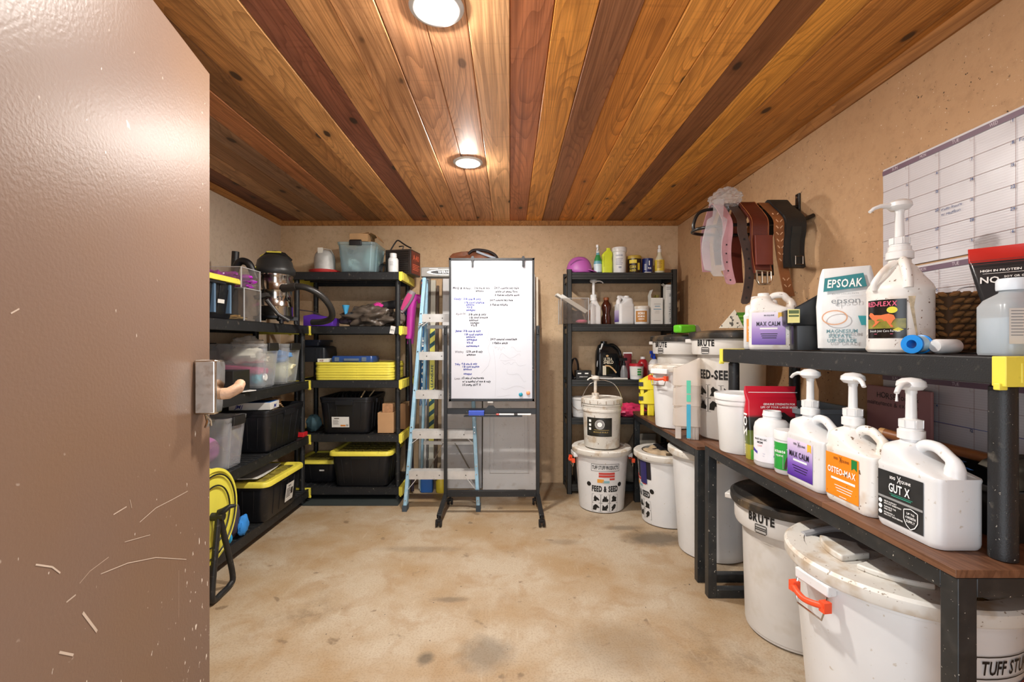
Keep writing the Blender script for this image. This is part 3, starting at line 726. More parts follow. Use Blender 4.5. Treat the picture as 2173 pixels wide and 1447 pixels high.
# left unit, middle tier (z .968)
Z = .9695
t = clear_bin('large clear plastic bin of cloths with a clear bag poking out, middle left shelf', .42, .235, .292, (-1.815, 3.075, Z))
def inbin(name, label, cat, hexc, c, size, seed, amp=.3, rough=.8, flat=None, mat=None):
    return tag(MB().blob((0, 0, 0), size, seed, amp, 2.4, 22, 14, flat=flat).build(name, mat or M(hexc, rough=rough, var=.2, scale=20)), label, cat, loc=c)
inbin('folded_towel', 'cream towel inside the large clear bin', 'towel', '#ece2cc', (-1.78, 3.075, Z+.215), (.15, .075, .055), 1)
o = tag(MB().box(-.15, .15, -.06, .06, -.02, .02).build('pink_brush', M('#c8276c', rough=.5), bev=.01), 'pink brush lying on the cloths in the clear bin', 'brush', loc=(-1.80, 3.06, Z+.125)); o.rotation_euler = (0, .12, 0)
inbin('blue_cloth', 'dark blue cloth at the bottom of the large clear bin', 'cloth', '#3a6ea8', (-1.82, 3.07, Z+.065), (.145, .075, .05), 2)
inbin('teal_rag', 'teal rag pressed against the side of the clear bin', 'cloth', '#2fa7b5', (-1.675, 3.03, Z+.06), (.035, .045, .035), 4)
inbin('plastic_bag', 'crumpled clear plastic bag poking out of the large clear bin', 'bag', '#dfe6ea', (-1.78, 3.09, Z+.30), (.10, .06, .045), 9, .5, mat=FROST)
o = tag(MB().lathe([(0, 0), (.024, 0), (.026, .006), (.022, .012), (0, .012)], 24).build('plastic_disc', WHT2), 'round white plastic disc inside the front of the clear bin', 'disc', loc=(-1.636, 3.03, Z+.07)); o.rotation_euler = (0, PI/2, 0)
clear_bin('clear plastic bin with black handle nearest the corner post', .42, .265, .292, (-1.815, 3.39, Z))
inbin('yellow_cloth', 'pale yellow cloth in the bin nearest the corner post', 'cloth', '#e0dab4', (-1.78, 3.39, Z+.11), (.16, .085, .095), 6)
inbin('navy_cloth', 'navy cloth under the handle of the corner clear bin', 'cloth', '#5a88b8', (-1.76, 3.33, Z+.20), (.15, .055, .05), 8)
carton('black speckled case beside the clear bins, middle left shelf', -1.86, -1.60, 2.63, 2.80, Z, Z+.135, BLK2, name='black_case', cat='case', tape=False)
t = thing('note_pad', 'white papers lying at the shelf edge by the black case', 'papers', (-1.66, 2.60, Z))
for k, (dx, dy, rz) in enumerate(((0, 0, .1), (.03, .12, -.3), (-.02, -.12, .25))):
    p = MB().box(-.05, .05, -.09, .09, k*.006, k*.006+.005).build('sheet_stack', PAPER, t); p.location = (dx, dy, 0); p.rotation_euler = (0, 0, rz)

# left unit, fourth tier (z .534)
Z = .5355
clear_bin('clear plastic bin with black handle holding a pink ball, lower left shelf', .42, .215, .30, (-1.815, 2.685, Z))
o = tag(MB().lathe([(.078*math.sin(PI*i/14), -.078*math.cos(PI*i/14)) for i in range(15)], 26).build('pink_ball', gradient_mat('ball_bands', ((0, '#e070b8'), (.3, '#f08cc8'), (.5, '#c058b0'), (.7, '#f29ace'), (1, '#d86ab8')), -.08, .08)), 'pink striped ball inside a clear bin on the lower left shelf', 'ball', loc=(-1.80, 2.68, Z+.10))
tote('open black storage tote under a shirt box, lower left shelf', .45, .53, .285, (-1.80, 3.245, Z))
t = carton('flat white and blue carton lying on the rim of the open tote', -1.86, -1.60, 3.01, 3.16, Z+.287, Z+.335, PAPER, rz=.12, name='flat_carton', tape=False)
MB().box(-.125, .125, -.07, .07, .0485, .0495).build('blue_top', M('#2d62a8', rough=.4), t)
g = MB(); text(g, flat((.1303, -.04, .012), (0, 1, 0), (0, 0, 1)), 'JMJ', .04, 0, .02, 0, 1, slant=.3); text(g, flat((-.07, -.0755, .012), (1, 0, 0), (0, 0, 1)), 'JMJ', 0, 0, .022, 0, 1, slant=.3); g.build('lettering', BLUEINK, t)
inbin('paper_bag', 'crumpled brown paper bag on the open black tote', 'bag', '#b08d66', (-1.74, 3.27, Z+.295), (.10, .07, .05), 12, .4)
carton('small red and white box at the front of the lower left shelf', -1.66, -1.604, 3.535, 3.61, Z, Z+.032, RED, name='red_box', tape=False)
o = tag(MB().lathe([(0, 0), (.022, 0), (.022, .05), (.012, .058), (0, .058)], 16).build('glass_jar', ACRY), 'small clear jar beside the red box, lower left shelf', 'jar', loc=(-1.70, 3.565, Z))

# left unit, bottom tier
Z = .1115
t = tote('black storage tote with a yellow lid and white sticker, bottom of left unit', .47, .50, .275, (-1.775, 3.13, Z), lid=True)
lb = MB(); F = flat((.47*.46+.001, .06, .055), (0, 1, 0), (.12, 0, 1)); panel(lb, F, -.05, .06, 0, .125, .0035); lb2 = MB()
text(lb2, F, 'HDX', 0, .10, .012, bold=1, d=.005)
for i in range(6): panel(lb2, F, -.04, .01+.004*(i % 3), .085-.011*i, .090-.011*i, .0045)
panel(lb2, F, .02, .05, .04, .085, .0045)
s = lb.build('sticker', PAPER, t); lb2.build('print', ink('#2a2622'), s)
t = thing('paper_stack', 'curved white plastic sheet lying on the yellow tote lid', 'sheet', (-1.72, 3.09, Z+.277), .1)
mb = MB(); mb.strap([(0, -.19, .012), (0, -.1, .004), (0, 0, .003), (0, .1, .004), (0, .19, .010)], (1, 0, 0), .17, .006); mb.build('sheet', PAPER, t)
inbin('dark_rag', 'dark purple cloth crumpled beside the yellow cable reel', 'cloth', '#3a3448', (-1.64, 2.68, Z+.11), (.035, .07, .10), 15, .25)
inbin('blue_rag', 'bright blue cloth crumpled beside the yellow cable reel', 'cloth', '#2f86d6', (-1.60, 2.73, Z+.065), (.022, .05, .06), 17, .2)
o = tag(MB().tube([(math.cos(a)*.03, 0, math.sin(a)*.03) for a in [2*PI*i/20 for i in range(20)]], .010, 8, closed=True).build('blue_ring', M('#2a9ad0', rough=.4)), 'blue plastic ring at the front edge of the lowest left shelf', 'ring', loc=(-1.625, 2.60, Z+.041))

# back unit, top tier (z 1.838)
Z = 1.8395
t = thing('poultry_waterer', 'galvanised poultry waterer with a red base on the top shelf', 'waterer', (-1.545, 3.80, Z))
MB().lathe([(0, 0), (.115, 0), (.124, .028), (.118, .030), (.108, .012), (0, .012)], 36).build('tray', M('#b8322e', rough=.5, var=.15), t)
MB().lathe([(.082, .013), (.083, .05), (.082, .13), (.076, .16), (.060, .185), (.035, .200), (0, .203)], 36).build('dome', M('#b9b8b4', rough=.55, metal=.25, var=.2, scale=12, dirt=(('#e0ddd2', .62, .75, 25, .5),)), t)
g = MB(); g.box(-.03, .01, -.072, -.06, .165, .21); g.tube([(-.07, 0, .17), (-.05, 0, .205), (0, 0, .215), (.05, 0, .205), (.07, 0, .17)], .003, 6); g.build('bail', M('#d8d4c8', rough=.4), t)
t = clear_bin('pale blue clear bin with a black handle on the top shelf', .31, .33, .245, (-1.245, 3.84, Z), mat=clear_mat('blue_clear', '#e2f2f6', .28), group='clear plastic bins', black_handles=False)
MB().rings([rr(.10, .02, .006, .218, cy=-.168), rr(.10, .026, .006, .25, cy=-.170), rr(.09, .012, .004, .262, cy=-.165)]).build('handle', M('#1c1a19', rough=.5), t)
inbin('white_cotton', 'white cotton heap in the pale blue clear bin', 'cotton', '#e8e0d4', (-1.31, 3.84, Z+.075), (.07, .12, .06), 21, .3)
inbin('grey_pad', 'grey-green pad filling the right half of the pale blue bin', 'pad', '#a9b5a8', (-1.17, 3.84, Z+.125), (.065, .13, .10), 22, .12)
t = carton('open cardboard box resting on the pale blue bin', -1.315, -1.165, 3.73, 3.93, Z+.262, Z+.325, CARD)
g = MB(); g.strap([(.07, 0, .064), (.10, 0, .072), (.135, 0, .055), (.155, 0, .025)], (0, 1, 0), .18, .003); g.strap([(-.07, 0, .064), (.03, 0, .068), (.08, 0, .076)], (0, 1, 0), .18, .003); g.build('flap', CARD, t)
t = thing('supplement_bottle', 'white supplement bottle in front of the black heater', 'bottle', (-.952, 3.715, Z))
MB().lathe([(0, 0), (.040, 0), (.042, .006), (.042, .105), (.034, .120), (.026, .124), (.026, .127), (0, .127)], 28).build('body', WHT2, t)
MB().lathe([(.028, .126), (.028, .155), (.025, .158), (0, .158)], 24).build('cap', WHT2, t)
g = MB(); F = cyl((0, 0, 0), .0424, math.radians(-78))
for i in range(4): panel(g, F, -.03, .0+.005*(i % 2), .082-.009*i, .084-.009*i, .0006, 3)
panel(g, F, -.03, .03, .045, .0455, .0006, 4); g.build('print', ink('#555555'), t)
t = thing('electric_heater', 'black slatted electric heater with a cable on top', 'heater', (-.915, 3.905, Z), -.20)
MB().box(-.115, .115, -.10, .10, 0, .210).build('case', M('#2b2320', rough=.4), t, bev=.004)
g = MB()
for i in range(11): g.box(-.105, .095, -.106, -.099, .016+i*.0170, .024+i*.0170)
g.build('grille', M('#1d1815', rough=.35), t)
g = MB(); F = flat((.1155, 0, 0), (0, 1, 0), (0, 0, 1)); panel(g, F, -.092, .092, .012, .198, .001); g.build('side_panel', M('#6e2a20', rough=.4, var=.3), t)
g = MB(); text(g, F, 'A40', .0, .125, .045, 0, 1, d=.002); 
for i in range(4): panel(g, F, -.07, .07-.02*(i % 2), .085-.014*i, .091-.014*i, .002)
g.build('lettering', ink('#d8674a'), t)
g = MB(); g.tube(spline([(-.09, -.06, .21), (-.05, -.06, .27), (-.02, -.06, .295), (.02, -.05, .27), (.06, -.06, .245), (.10, -.06, .225)]), .006, 8); g.tube([(.02, -.06, .208), (.03, -.06, .245), (-.01, -.06, .242)], .006, 8); g.build('top_handle', M('#141414', rough=.4), t)
g = MB(); 
for k in range(4): g.tube([(-.150+.028*math.cos(a)+.004*k, -.09+.01*k, .05+.047*math.sin(a)) for a in [2*PI*i/16 for i in range(16)]], .0035, 6, closed=True)
g.build('power_cord', BLK2, t)

# back unit, second tier (z 1.402)
Z = 1.4035
t = thing('grain_sack', 'crumpled dark grey plastic sack on the second shelf of the back unit', 'sack', (-1.16, 3.80, Z))
MB().blob((0, 0, .07), (.22, .12, .098), 31, .42, 2.6, 60, 34, flat=-.068).build('body', M('#554b42', rough=.35, var=.45, scale=14, bump=.8, bscale=22), t, sharp=70)
g = MB(); g.rings([[( -.20+q*.0+.03*math.cos(a)*s, -.04+.04*math.sin(a)*s, z) for a in [2*PI*i/16 for i in range(16)]] for s, z, q in ((1.0, .175, 0), (.85, .16, 0), (.3, .10, 0), (.25, .07, 0))], cap1=False)
f = tag(g.build('funnel', M('#4aa7d8', rough=.4)), 'light blue plastic funnel sticking out left of the crumpled sack', 'funnel', loc=(-1.155, 3.80, Z)); f.rotation_euler = (0, 0, 0)
inbin('pink_glove', 'bright pink glove lying on the crumpled sack', 'glove', '#c8308a', (-1.105, 3.82, Z+.165), (.055, .03, .033), 33, .4)
o = tag(MB().tube([(-1.07, 3.84, Z+.175), (-.93, 3.86, Z+.195), (-.90, 3.86, Z+.20)], [.034, .036, .03], 16).build('black_roll', M('#1f1d20', rough=.8)), 'black rolled mat behind the pink glove', 'roll')
t = thing('sandal', 'pink and grey sandal standing on its toe behind the shelf post', 'shoe', (-.905, 3.80, Z+.12), 0, rot=(0, .5, 0))
MB().rings([rr(.035, .06, .017, 0), rr(.06, .075, .03, .07), rr(.07, .08, .034, .15), rr(.05, .065, .025, .20)]).build('sole', M('#8d8288', rough=.6), t)
MB().rings([rr(.02, .004, .001, .02, cy=-.036), rr(.045, .004, .001, .10, cy=-.0415), rr(.040, .004, .001, .17, cy=-.0395)]).build('insole', M('#c23a78', rough=.6), t)
inbin('grey_bag', 'brownish grey bag slumped at the shelf end under the sandal', 'bag', '#71665c', (-.925, 3.82, Z+.075), (.045, .09, .075), 35, .3)
inbin('blue_bottle_cloth', 'blue cloth bundle at the end of the second shelf', 'cloth', '#31567e', (-.90, 3.93, Z+.16), (.03, .05, .06), 36, .3)
t = thing('dustpan', 'purple plastic dustpan lying on the second shelf of the back unit', 'dustpan', (-1.585, 3.76, Z), 0)
mb = MB(); mb.prism([(-.10, 0), (.14, 0), (.14, .07), (.11, .073), (-.02, .10), (-.10, .085)], -.05, .10, 'y'); mb.build('pan', M('#5a2fa0', rough=.4, var=.15), t, bev=.004)
MB().strap([(-.14, -.02, .135), (-.03, -.02, .12), (.05, -.02, .08), (.08, -.02, .074)], (0, 1, 0), .05, .008).build('handle', M('#3a3238', rough=.4), t)
st = MB(); st.box(-.019, .019, -.002, 0, -.045, .018); s = tag(st.build('price_sticker', PAPER), 'white sticker on the front edge of the second shelf', 'sticker', loc=(-.937, 3.6455, 1.385)); s.rotation_euler = (0, .2, 0)
g = MB(); text(g, flat((0, -.002, -.03), (1, 0, 0), (0, 0, 1)), '20 L', 0, .01, .012, 0, 1); g.build('print', BLKINK, s)

# back unit, third tier (z .968)
Z = .9695
def lid_stack():
    base = None
    for k in range(7):
        if base is None:
            mb = MB(); mb.rings([rr(.64, .40, .05, 0), rr(.64, .40, .05, .0175), rr(.625, .385, .045, .0195), rr(.57, .33, .04, .0195), rr(.56, .32, .04, .012)])
            mb.rings([rr(.52, .28, .03, .012), rr(.52, .28, .03, .0165)])
            o = mb.build('tote_lid', YEL, bev=.001); base = o
        else:
            o = base.copy(); COL.objects.link(o)
        names = ['lowest', 'second from the bottom', 'third from the bottom', 'middle', 'third from the top', 'second from the top', 'topmost']
        tag(o, 'yellow tote lid, %s of the stack of lids under the blue case' % names[k] if k not in (0, 6) else 'yellow tote lid, %s of the stack under the blue case' % names[k], 'lid', 'stacked yellow tote lids', loc=(-1.257+.004*math.sin(k*3), 3.86+.003*math.cos(k*5), Z+k*.0202), rz=.004*math.sin(k*2.3))
lid_stack()
ZT = Z+7*.0202+.0005
t = thing('tool_case', 'slim blue tool case lying on the yellow lids', 'case', (-1.285, 3.80, ZT))
MB().rings([rr(.34, .20, .02, 0), rr(.345, .205, .02, .022), rr(.345, .205, .02, .026), rr(.33, .19, .02, .048)]).build('shell', M('#27457f', rough=.3, var=.1), t)
g = MB()
for x in (-.12, .10): g.box(x-.018, x+.018, -.108, -.10, .008, .04)
g.box(-.06, .06, -.112, -.104, .012, .03); g.build('latch', M('#5f6c80', rough=.4), t)
t = carton('small white box between the dark toolbox and the blue case', -1.565, -1.475, 3.70, 3.80, ZT, ZT+.028, PAPER, name='small_white_box', tape=False)
g = MB(); text(g, flat((-.01, -.0515, .008), (1, 0, 0), (0, 0, 1)), 'ACE', 0, 0, .011, 0, 1); g.build('lettering', ink('#8a2a2a'), t)
t = thing('hard_case', 'black ribbed hard case standing left of the blue tool case', 'case', (-1.62, 3.87, ZT))
mb = MB(); mb.rings([rr(.20, .26, .02, 0), rr(.21, .27, .02, .06), rr(.20, .26, .02, .115), rr(.17, .22, .02, .13)])
for x in (.03, .055, .08): mb.box(x-.005, x+.005, -.14, -.13, .01, .11)
mb.build('shell', M('#191b20', rough=.45), t)
t = thing('dark_bin', 'dark blue lidded box seen behind the clear bins', 'box', (-1.67, 3.89, ZT+.1315))
MB().rings([rr(.18, .24, .02, 0), rr(.19, .25, .02, .03), rr(.22, .27, .02, .031), rr(.22, .27, .02, .05)]).build('body', M('#1c2436', rough=.45), t)

# back unit, fourth tier (z .534)
Z = .5355
t = tote('large open black tote of cables with a white sticker, back unit', .42, .47, .295, (-1.325, 3.875, Z+.0))
g = MB(); F = flat((-.035, -.47*.45, .055), (1, 0, 0), (0, -.075, 1)); panel(g, F, -.07, .07, 0, .085, .006); s = g.build('sticker', PAPER, t)
g = MB(); panel(g, F, -.05, -.01, .068, .076, .007); 
for i in range(4): panel(g, F, -.06, -.02+.006*(i % 2), .055-.01*i, .058-.01*i, .007)
for i in range(6): panel(g, F, .045+.003*i, .0465+.003*i, .008, .025, .007)
g.build('print', ink('#6a625a'), s); g = MB(); panel(g, F, .0, .04, .008, .02, .007); g.build('print', ink('#c87a2a'), s)
g = MB()
for k in range(9):
    a = k*1.3; g.tube(spline([(-.17+.04*k, -.12+.03*(k % 3), .24), (-.15+.035*k, -.02, .30+.006*(k % 4)), (-.12+.035*k, .08, .29), (-.14+.04*k, .16, .24)]), .005, 6)
tag(g.build('cable_tangle', M('#2c2722', rough=.5)), 'tangle of dark cables filling the large open tote', 'cables', loc=(-1.325, 3.875, Z))['kind'] = 'stuff'
for k, (a, b) in enumerate((((-1.24, 3.76, .80), (-1.21, 3.80, .868)), ((-1.215, 3.84, .78), (-1.155, 3.88, .865)))):
    tag(MB().tube([a, b], .006, 8).build('wooden_stick', M('#c9ab80', rough=.7)), ('pale wooden stick standing up among the cables', 'second pale stick, leaning towards the shelf post, among the cables')[k], 'stick')
carton('small cardboard box, lower of the two by the shelf post', -1.075, -.945, 3.70, 3.84, Z, Z+.165, M('#b98f66', rough=.8, var=.08))
carton('little cardboard box stacked on top of another by the shelf post', -1.04, -.955, 3.71, 3.81, Z+.166, Z+.236, M('#a87c58', rough=.8, var=.2, scale=40))
carton('big brown carton behind the shelf post of the back unit', -.94, -.885, 3.86, 4.09, Z, Z+.215, M('#8e6844', rough=.8))
inbin('teal_rope', 'dark teal rope bundle left of the large open tote', 'rope', '#27424a', (-1.62, 3.76, Z+.07), (.06, .06, .07), 41, .2)

# back unit, bottom tier
Z = .1115
t = tote('small black tote with a yellow lid in the shelf corner', .33, .32, .195, (-1.60, 3.91, Z), lid=True)
g = MB(); panel(g, flat((.05, -.155, .10), (1, 0, 0), (0, -.05, 1)), -.02, .02, 0, .012, .004); g.build('name_sticker', PAPER, t)
tote('large black tote with a yellow lid at the foot of the back unit', .48, .46, .29, (-1.195, 3.86, Z), lid=True)
tag(MB().box(-.55, .55, -.16, .16, 0, .006).build('floor_shadow_sheet', M('#2f3534', rough=.7)), 'dark sheet imitating the floor shadow under the back shelf unit', 'mat', loc=(-1.42, 3.70, .0015))  # thin dark sheet added in place of the shadow and reflection on the floor

# ------------------------------------------------------------------ yellow reel on a black stand, in front of the left unit
t = thing('cable_reel', 'large yellow cable reel on a black tubular stand by the door', 'reel', (-1.530, 2.27, 0), math.radians(4))
def disc(x, r=.235):
    mb = MB(); mb.lathe([(0, -.004), (r-.02, -.006), (r-.014, -.012), (r, -.010), (r+.002, 0), (r, .010), (r-.014, .012), (r-.02, .004), (0, .006)], 56)
    mb.v = [(x+c, a, b+.40) for a, b, c in mb.v]; return mb
for x in (-.022, .035): disc(x).build('flange', M('#e6dd52', rough=.4, var=.05), t)
mb = MB(); mb.lathe([(0, -.02), (.12, -.02), (.12, .03), (0, .03)], 32); mb.v = [(c, a, b+.40) for a, b, c in mb.v]; mb.build('hub', M('#2a2a26', rough=.6), t)
for rr_ in (.205, .15): 
    MB().tube([(.049, rr_*math.cos(a), .40+rr_*math.sin(a)) for a in [2*PI*i/48 for i in range(48)]], .004, 6, closed=True).build('groove_ring', BLKINK, t)
fr = MB()
for x, s in ((.075, 1), (-.033, -1)):
    fr.tube(spline([(x, -.0, .42), (x+s*.005, -.03, .30), (x+s*.015, -.085, .06), (x+s*.012, -.06, .016), (x+s*.012, .0, .014), (x+s*.012, .075, .016), (x+s*.015, .10, .06), (x+s*.005, .035, .30), (x, .0, .42)], 6), .0145, 10)
fr.tube([(-.04, 0, .40), (.10, 0, .40)], .02, 14); fr.tube([(-.035, -.08, .016), (.087, -.08, .016)], .011, 8)
fr.build('stand', M('#1d1d1e', rough=.45, var=.3, dirt=(('#7c7468', .6, .75, 60, .4),)), t)
g = MB(); g.tube([(.075, 0, .42), (.10, .0, .43), (.12, .015, .445), (.135, .04, .44)], [.016, .016, .012, .008], 10); g.build('crank', BLK2, t)
# ------------------------------------------------------------------ step ladder
FBL = M('#8fb6cc', rough=.4, var=.12, scale=10, dirt=(('#c7d6dc', .55, .72, 30, .45), ('#6b6a60', .66, .76, 60, .4)))
def pt(a, b, t): return tuple(a[i]+(b[i]-a[i])*t for i in range(3))
t = thing('step_ladder', 'blue fibreglass step ladder with aluminium treads behind the whiteboard stand', 'ladder', (-.515, 3.45, 0))
# front section: bottom y=0 (world 3.45), top y=.22
bot = {s: (s*.278, 0, 0) for s in (-1, 1)}; top = {s: (s*.172, .235, 1.80) for s in (-1, 1)}
def on(s, z): k = z/1.80; return pt(bot[s], top[s], k)
for s in (-1, 1):
    mb = MB(); mb.bar(on(s, .004), on(s, 1.79), .028, .062, up=(0, 1, 0)); 
    r = mb.build('side_rail', FBL, t, bev=.004)
    f = MB(); p = on(s, .02); f.box(p[0]-.017, p[0]+.017, p[1]-.037, p[1]+.037, 0, .045); f.build('foot', M('#3a4650', rough=.6), r)
    rv = MB()
    for z in (.10, .25, .55, .60, .92, 1.21, 1.51, 1.44): 
        q = on(s, z); rv.lathe([(0, 0), (.006, 0), (.004, .003), (0, .004)], 10, (0, 0, 0)); n = 40
        for k in range(len(rv.v)-n, len(rv.v)): a, b, c = rv.v[k]; 
    rv = MB()
    for z in (.08, .27, .33, .58, .62, .90, 1.20, 1.50, 1.42): q = on(s, z); rv.obox((q[0], q[1]-.033, q[2]), (.004, 0, 0), (0, .0025, 0), (0, 0, .004))
    rv.build('rivets', CHR, r)['kind'] = 'stuff'
for z in (.295, .595, .895, 1.195, 1.495):
    a, b = on(-1, z), on(1, z); mb = MB(); x0, x1 = a[0]+.010, b[0]-.010; y = a[1]
    mb.box(x0, x1, y-.038, y-.034, z-.062, z); mb.box(x0, x1, y-.036, y+.04, z-.004, z); mb.box(x0, x1, y+.037, y+.041, z-.05, z)
    for q in range(5): mb.box(x0, x1, y-.032+q*.015, y-.026+q*.015, z, z+.0025)
    tr = mb.build('tread', ALU, t)
    sc = MB()
    for x in (x0+.06, (x0+x1)/2-.02, x1-.07): sc.lathe([(0, 0), (.005, 0), (.004, .002), (0, .002)], 8, (x, 0, 0)); 
    sc.v = [(a_, y-.038-c_, z-.031+b_) for a_, b_, c_ in sc.v]; sc.build('rivets', M('#55504a', rough=.5), tr)['kind'] = 'stuff'
for s in (-1, 1):
    for zt_, zb_ in ((.28, .16), (.58, .50), (1.48, 1.40)):
        a = on(s, zb_); mb = MB(); mb.bar((a[0]-s*.014, a[1]-.02, zb_), (a[0]-s*.10, a[1]-.01, zt_-.012), .004, .022, up=(0, 1, 0)); mb.build('brace', ALU, t)
mb = MB(); mb.rings([rr(.40, .13, .012, 1.80, cy=.26), rr(.40, .13, .012, 1.868, cy=.26), rr(.38, .11, .01, 1.876, cy=.26)])
cap = mb.build('top_cap', M('#8f8c88', rough=.45, dirt=(('#5a554e', .55, .75, 30, .5),)), t, bev=.002)
F = flat((0, .194, 1.834), (1, 0, 0), (0, 0, 1)); g = MB(); poly(g, F, [(.15*math.cos(a), .022*math.sin(a)) for a in [2*PI*i/28 for i in range(28)]], .001); g.build('badge', WINK, cap)
g = MB(); poly(g, F, [(.12*math.cos(a), .016*math.sin(a)) for a in [2*PI*i/28 for i in range(28)]], .0016); b2 = g.build('badge', ink('#3c3c3e'), cap)
g = MB(); text(g, F, 'WERNER', 0, -.009, .019, 0, 1, d=.0024); panel(g, F, -.13, -.06, .0255, .029, .002); g.build('lettering', WINK, cap)
# rear section, splayed back against the wall
for s in (-1, 1):
    mb = MB(); mb.bar((s*.245, .455, .004), (s*.165, .29, 1.78), .02, .045, up=(0, 1, 0)); r = mb.build('rear_rail', FBL, t, bev=.003)
    mb = MB(); mb.bar((s*.245, .45, .05), (s*.05, .41, .42), .006, .03, up=(0, 1, 0)); mb.build('rear_brace', M('#8d8578', rough=.6, var=.3, scale=30), t)
    mb = MB(); mb.bar((s*.20, .10, 1.40), (s*.12, .30, 1.47), .005, .02, up=(0, 1, 0)); mb.build('spreader', ALU, t)
for z in (.42, 1.40):
    k = z/1.78; mb = MB(); w = .245-.08*k; mb.box(-w, w, .455-.165*k-.012, .455-.165*k+.012, z-.014, z+.014); mb.build('rear_bar', ALU, t)

# extension ladder leaning in the corner behind the step ladder
BL2 = M('#1f5f96', rough=.4, var=.1)
t = thing('extension_ladder', 'tall folded ladder with blue and striped warning stickers leaning behind the step ladder', 'ladder', (-.806, 3.99, 0))
def lean(x, z, y0=-.03, y1=.10): return (x, y0+(y1-y0)*z/1.85, z)
for (x, w, mt, z1) in ((.045, .066, ALU, 1.85), (.120, .044, M('#c5c2b4', rough=.4), 1.83), (.160, .022, M('#57463a', rough=.6), 1.78), (.088, .012, M('#6e6a66', rough=.5), 1.85)):
    mb = MB(); mb.bar(lean(x, .001), lean(x, z1), w, .03, up=(0, 1, 0)); mb.build('side_rail', mt, t, bev=.002)
def FR(x, z0): 
    V = Vector((0, .13/1.85, 1)).normalized(); return flat(Vector(lean(x, z0))+Vector((0, -.0155, 0)), (1, 0, 0), V)
def FRr(x, z0):   # text running up the rail
    V = Vector((0, .13/1.85, 1)).normalized(); U = V; Vv = Vector((-1, 0, 0)); O = Vector(lean(x, z0))+Vector((0, -.0155, 0))
    return lambda u, v, d=0: O+U*u+Vv*v+Vector((0, -1, 0))*d
g = MB(); panel(g, FR(.045, 0), -.032, .032, .72, 1.42, .001); s = g.build('sticker', BL2, t, label='blue sticker running up the rail')
g = MB(); F = FRr(.045, 0); text(g, F, 'LEANSAFE', 1.10, -.017, .034, 0, 1, w=.46, d=.002); 
poly(g, F, [(.79+.09*math.cos(a), .029*math.sin(a)) for a in [2*PI*i/24 for i in range(24)]], .0014); g.build('lettering', WINK, s)
g = MB(); poly(g, F, [(.79+.08*math.cos(a), .026*math.sin(a)) for a in [2*PI*i/24 for i in range(24)]], .0018); g.build('print', BL2, s)
g = MB(); text(g, F, 'WERNER', .79, -.012, .024, 0, 1, w=.12, d=.0024); g.build('lettering', WINK, s)
g = MB(); panel(g, FR(.045, 0), -.032, .032, 1.44, 1.84, .001); s = g.build('sticker', M('#1d3f66', rough=.35, var=.25, scale=20), t, label='navy sticker with red panels')
g = MB()
for z, h, in ((1.47, .05), (1.62, .02), (1.75, .016), (1.80, .016)): panel(g, FR(.045, 0), -.03, .03, z, z+h, .0016)
g.build('print', ink('#c24a34'), s)
g = MB()
for z, h, in ((1.53, .04), (1.66, .05), (1.772, .02)): panel(g, FR(.045, 0), -.024, .024, z, z+h, .0018)
g.build('print', ink('#cfe2ee'), s)
g = MB(); panel(g, FR(.120, 0), -.022, .022, .40, 1.42, .001); s = g.build('sticker', M('#d5cf62', rough=.4), t, label='yellow sticker with dark diagonal stripes')
g = MB(); F = FR(.120, 0)
for z in [.44+.09*i for i in range(5)]+[1.22+.09*i for i in range(2)]: poly(g, F, [(-.022, z), (.022, z+.035), (.022, z+.075), (-.022, z+.04)], .0016)
text(g, FRr(.120, 0), 'LEANSAFE', .98, -.010, .020, 0, 1, w=.20, d=.002); text(g, FRr(.120, 0), 'LEANSAFE', .80, -.010, .020, 0, 1, w=.12, d=.002)
g.build('print', ink('#1d4a52'), s)
for z in (.25, .85, 1.45): MB().tube([(.02, lean(0, z)[1]+.0, z), (.155, lean(0, z)[1], z)], .012, 10).build('rung', ALU, t)
# small things at its foot
o = tag(MB().rings([rr(.10, .07, .01, 0), rr(.10, .07, .01, .12)]).build('blue_box', M('#1f4f8c', rough=.5), bev=.003), 'small blue box on the floor behind the step ladder leg', 'box', loc=(-.705, 3.88, .0015))
t = thing('yellow_bottle', 'squat yellow bottle on the floor behind the ladder', 'bottle', (-.585, 3.87, .0015))
MB().lathe([(0, 0), (.04, 0), (.045, .01), (.045, .09), (.02, .12), (.016, .15), (0, .15)], 20).build('body', M('#cdb534', rough=.5, var=.15), t)
MB().lathe([(0, .15), (.018, .15), (.018, .175), (0, .175)], 16).build('cap', BLK2, t)

# magenta plastic fork head hung between the shelf unit and the ladder
t = thing('muck_fork', 'magenta and dark purple plastic fork hanging between shelf unit and ladder', 'fork', (-.80, 3.83, 1.36))
mb = MB(); mb.tube(spline([(.055, 0, .25), (.035, 0, .285), (-.005, 0, .28), (-.03, 0, .22), (-.04, 0, .12), (-.045, 0, .0), (-.055, 0, -.06)], 6), [.016]*36+[.012], 12, sq=1.8); mb.build('frame', M('#b02a92', rough=.4), t)
MB().strap([(-.01, .01, .25), (-.025, .012, .12), (-.03, .012, .0), (-.04, .012, -.10)], (1, 0, 0), .05, .012).build('blade', M('#a82a8c', rough=.4), t)
MB().tube([(-.045, .0, -.05), (-.035, 0, -.20), (-.02, 0, -1.34)], .014, 10).build('shaft', M('#2c2430', rough=.5), t)

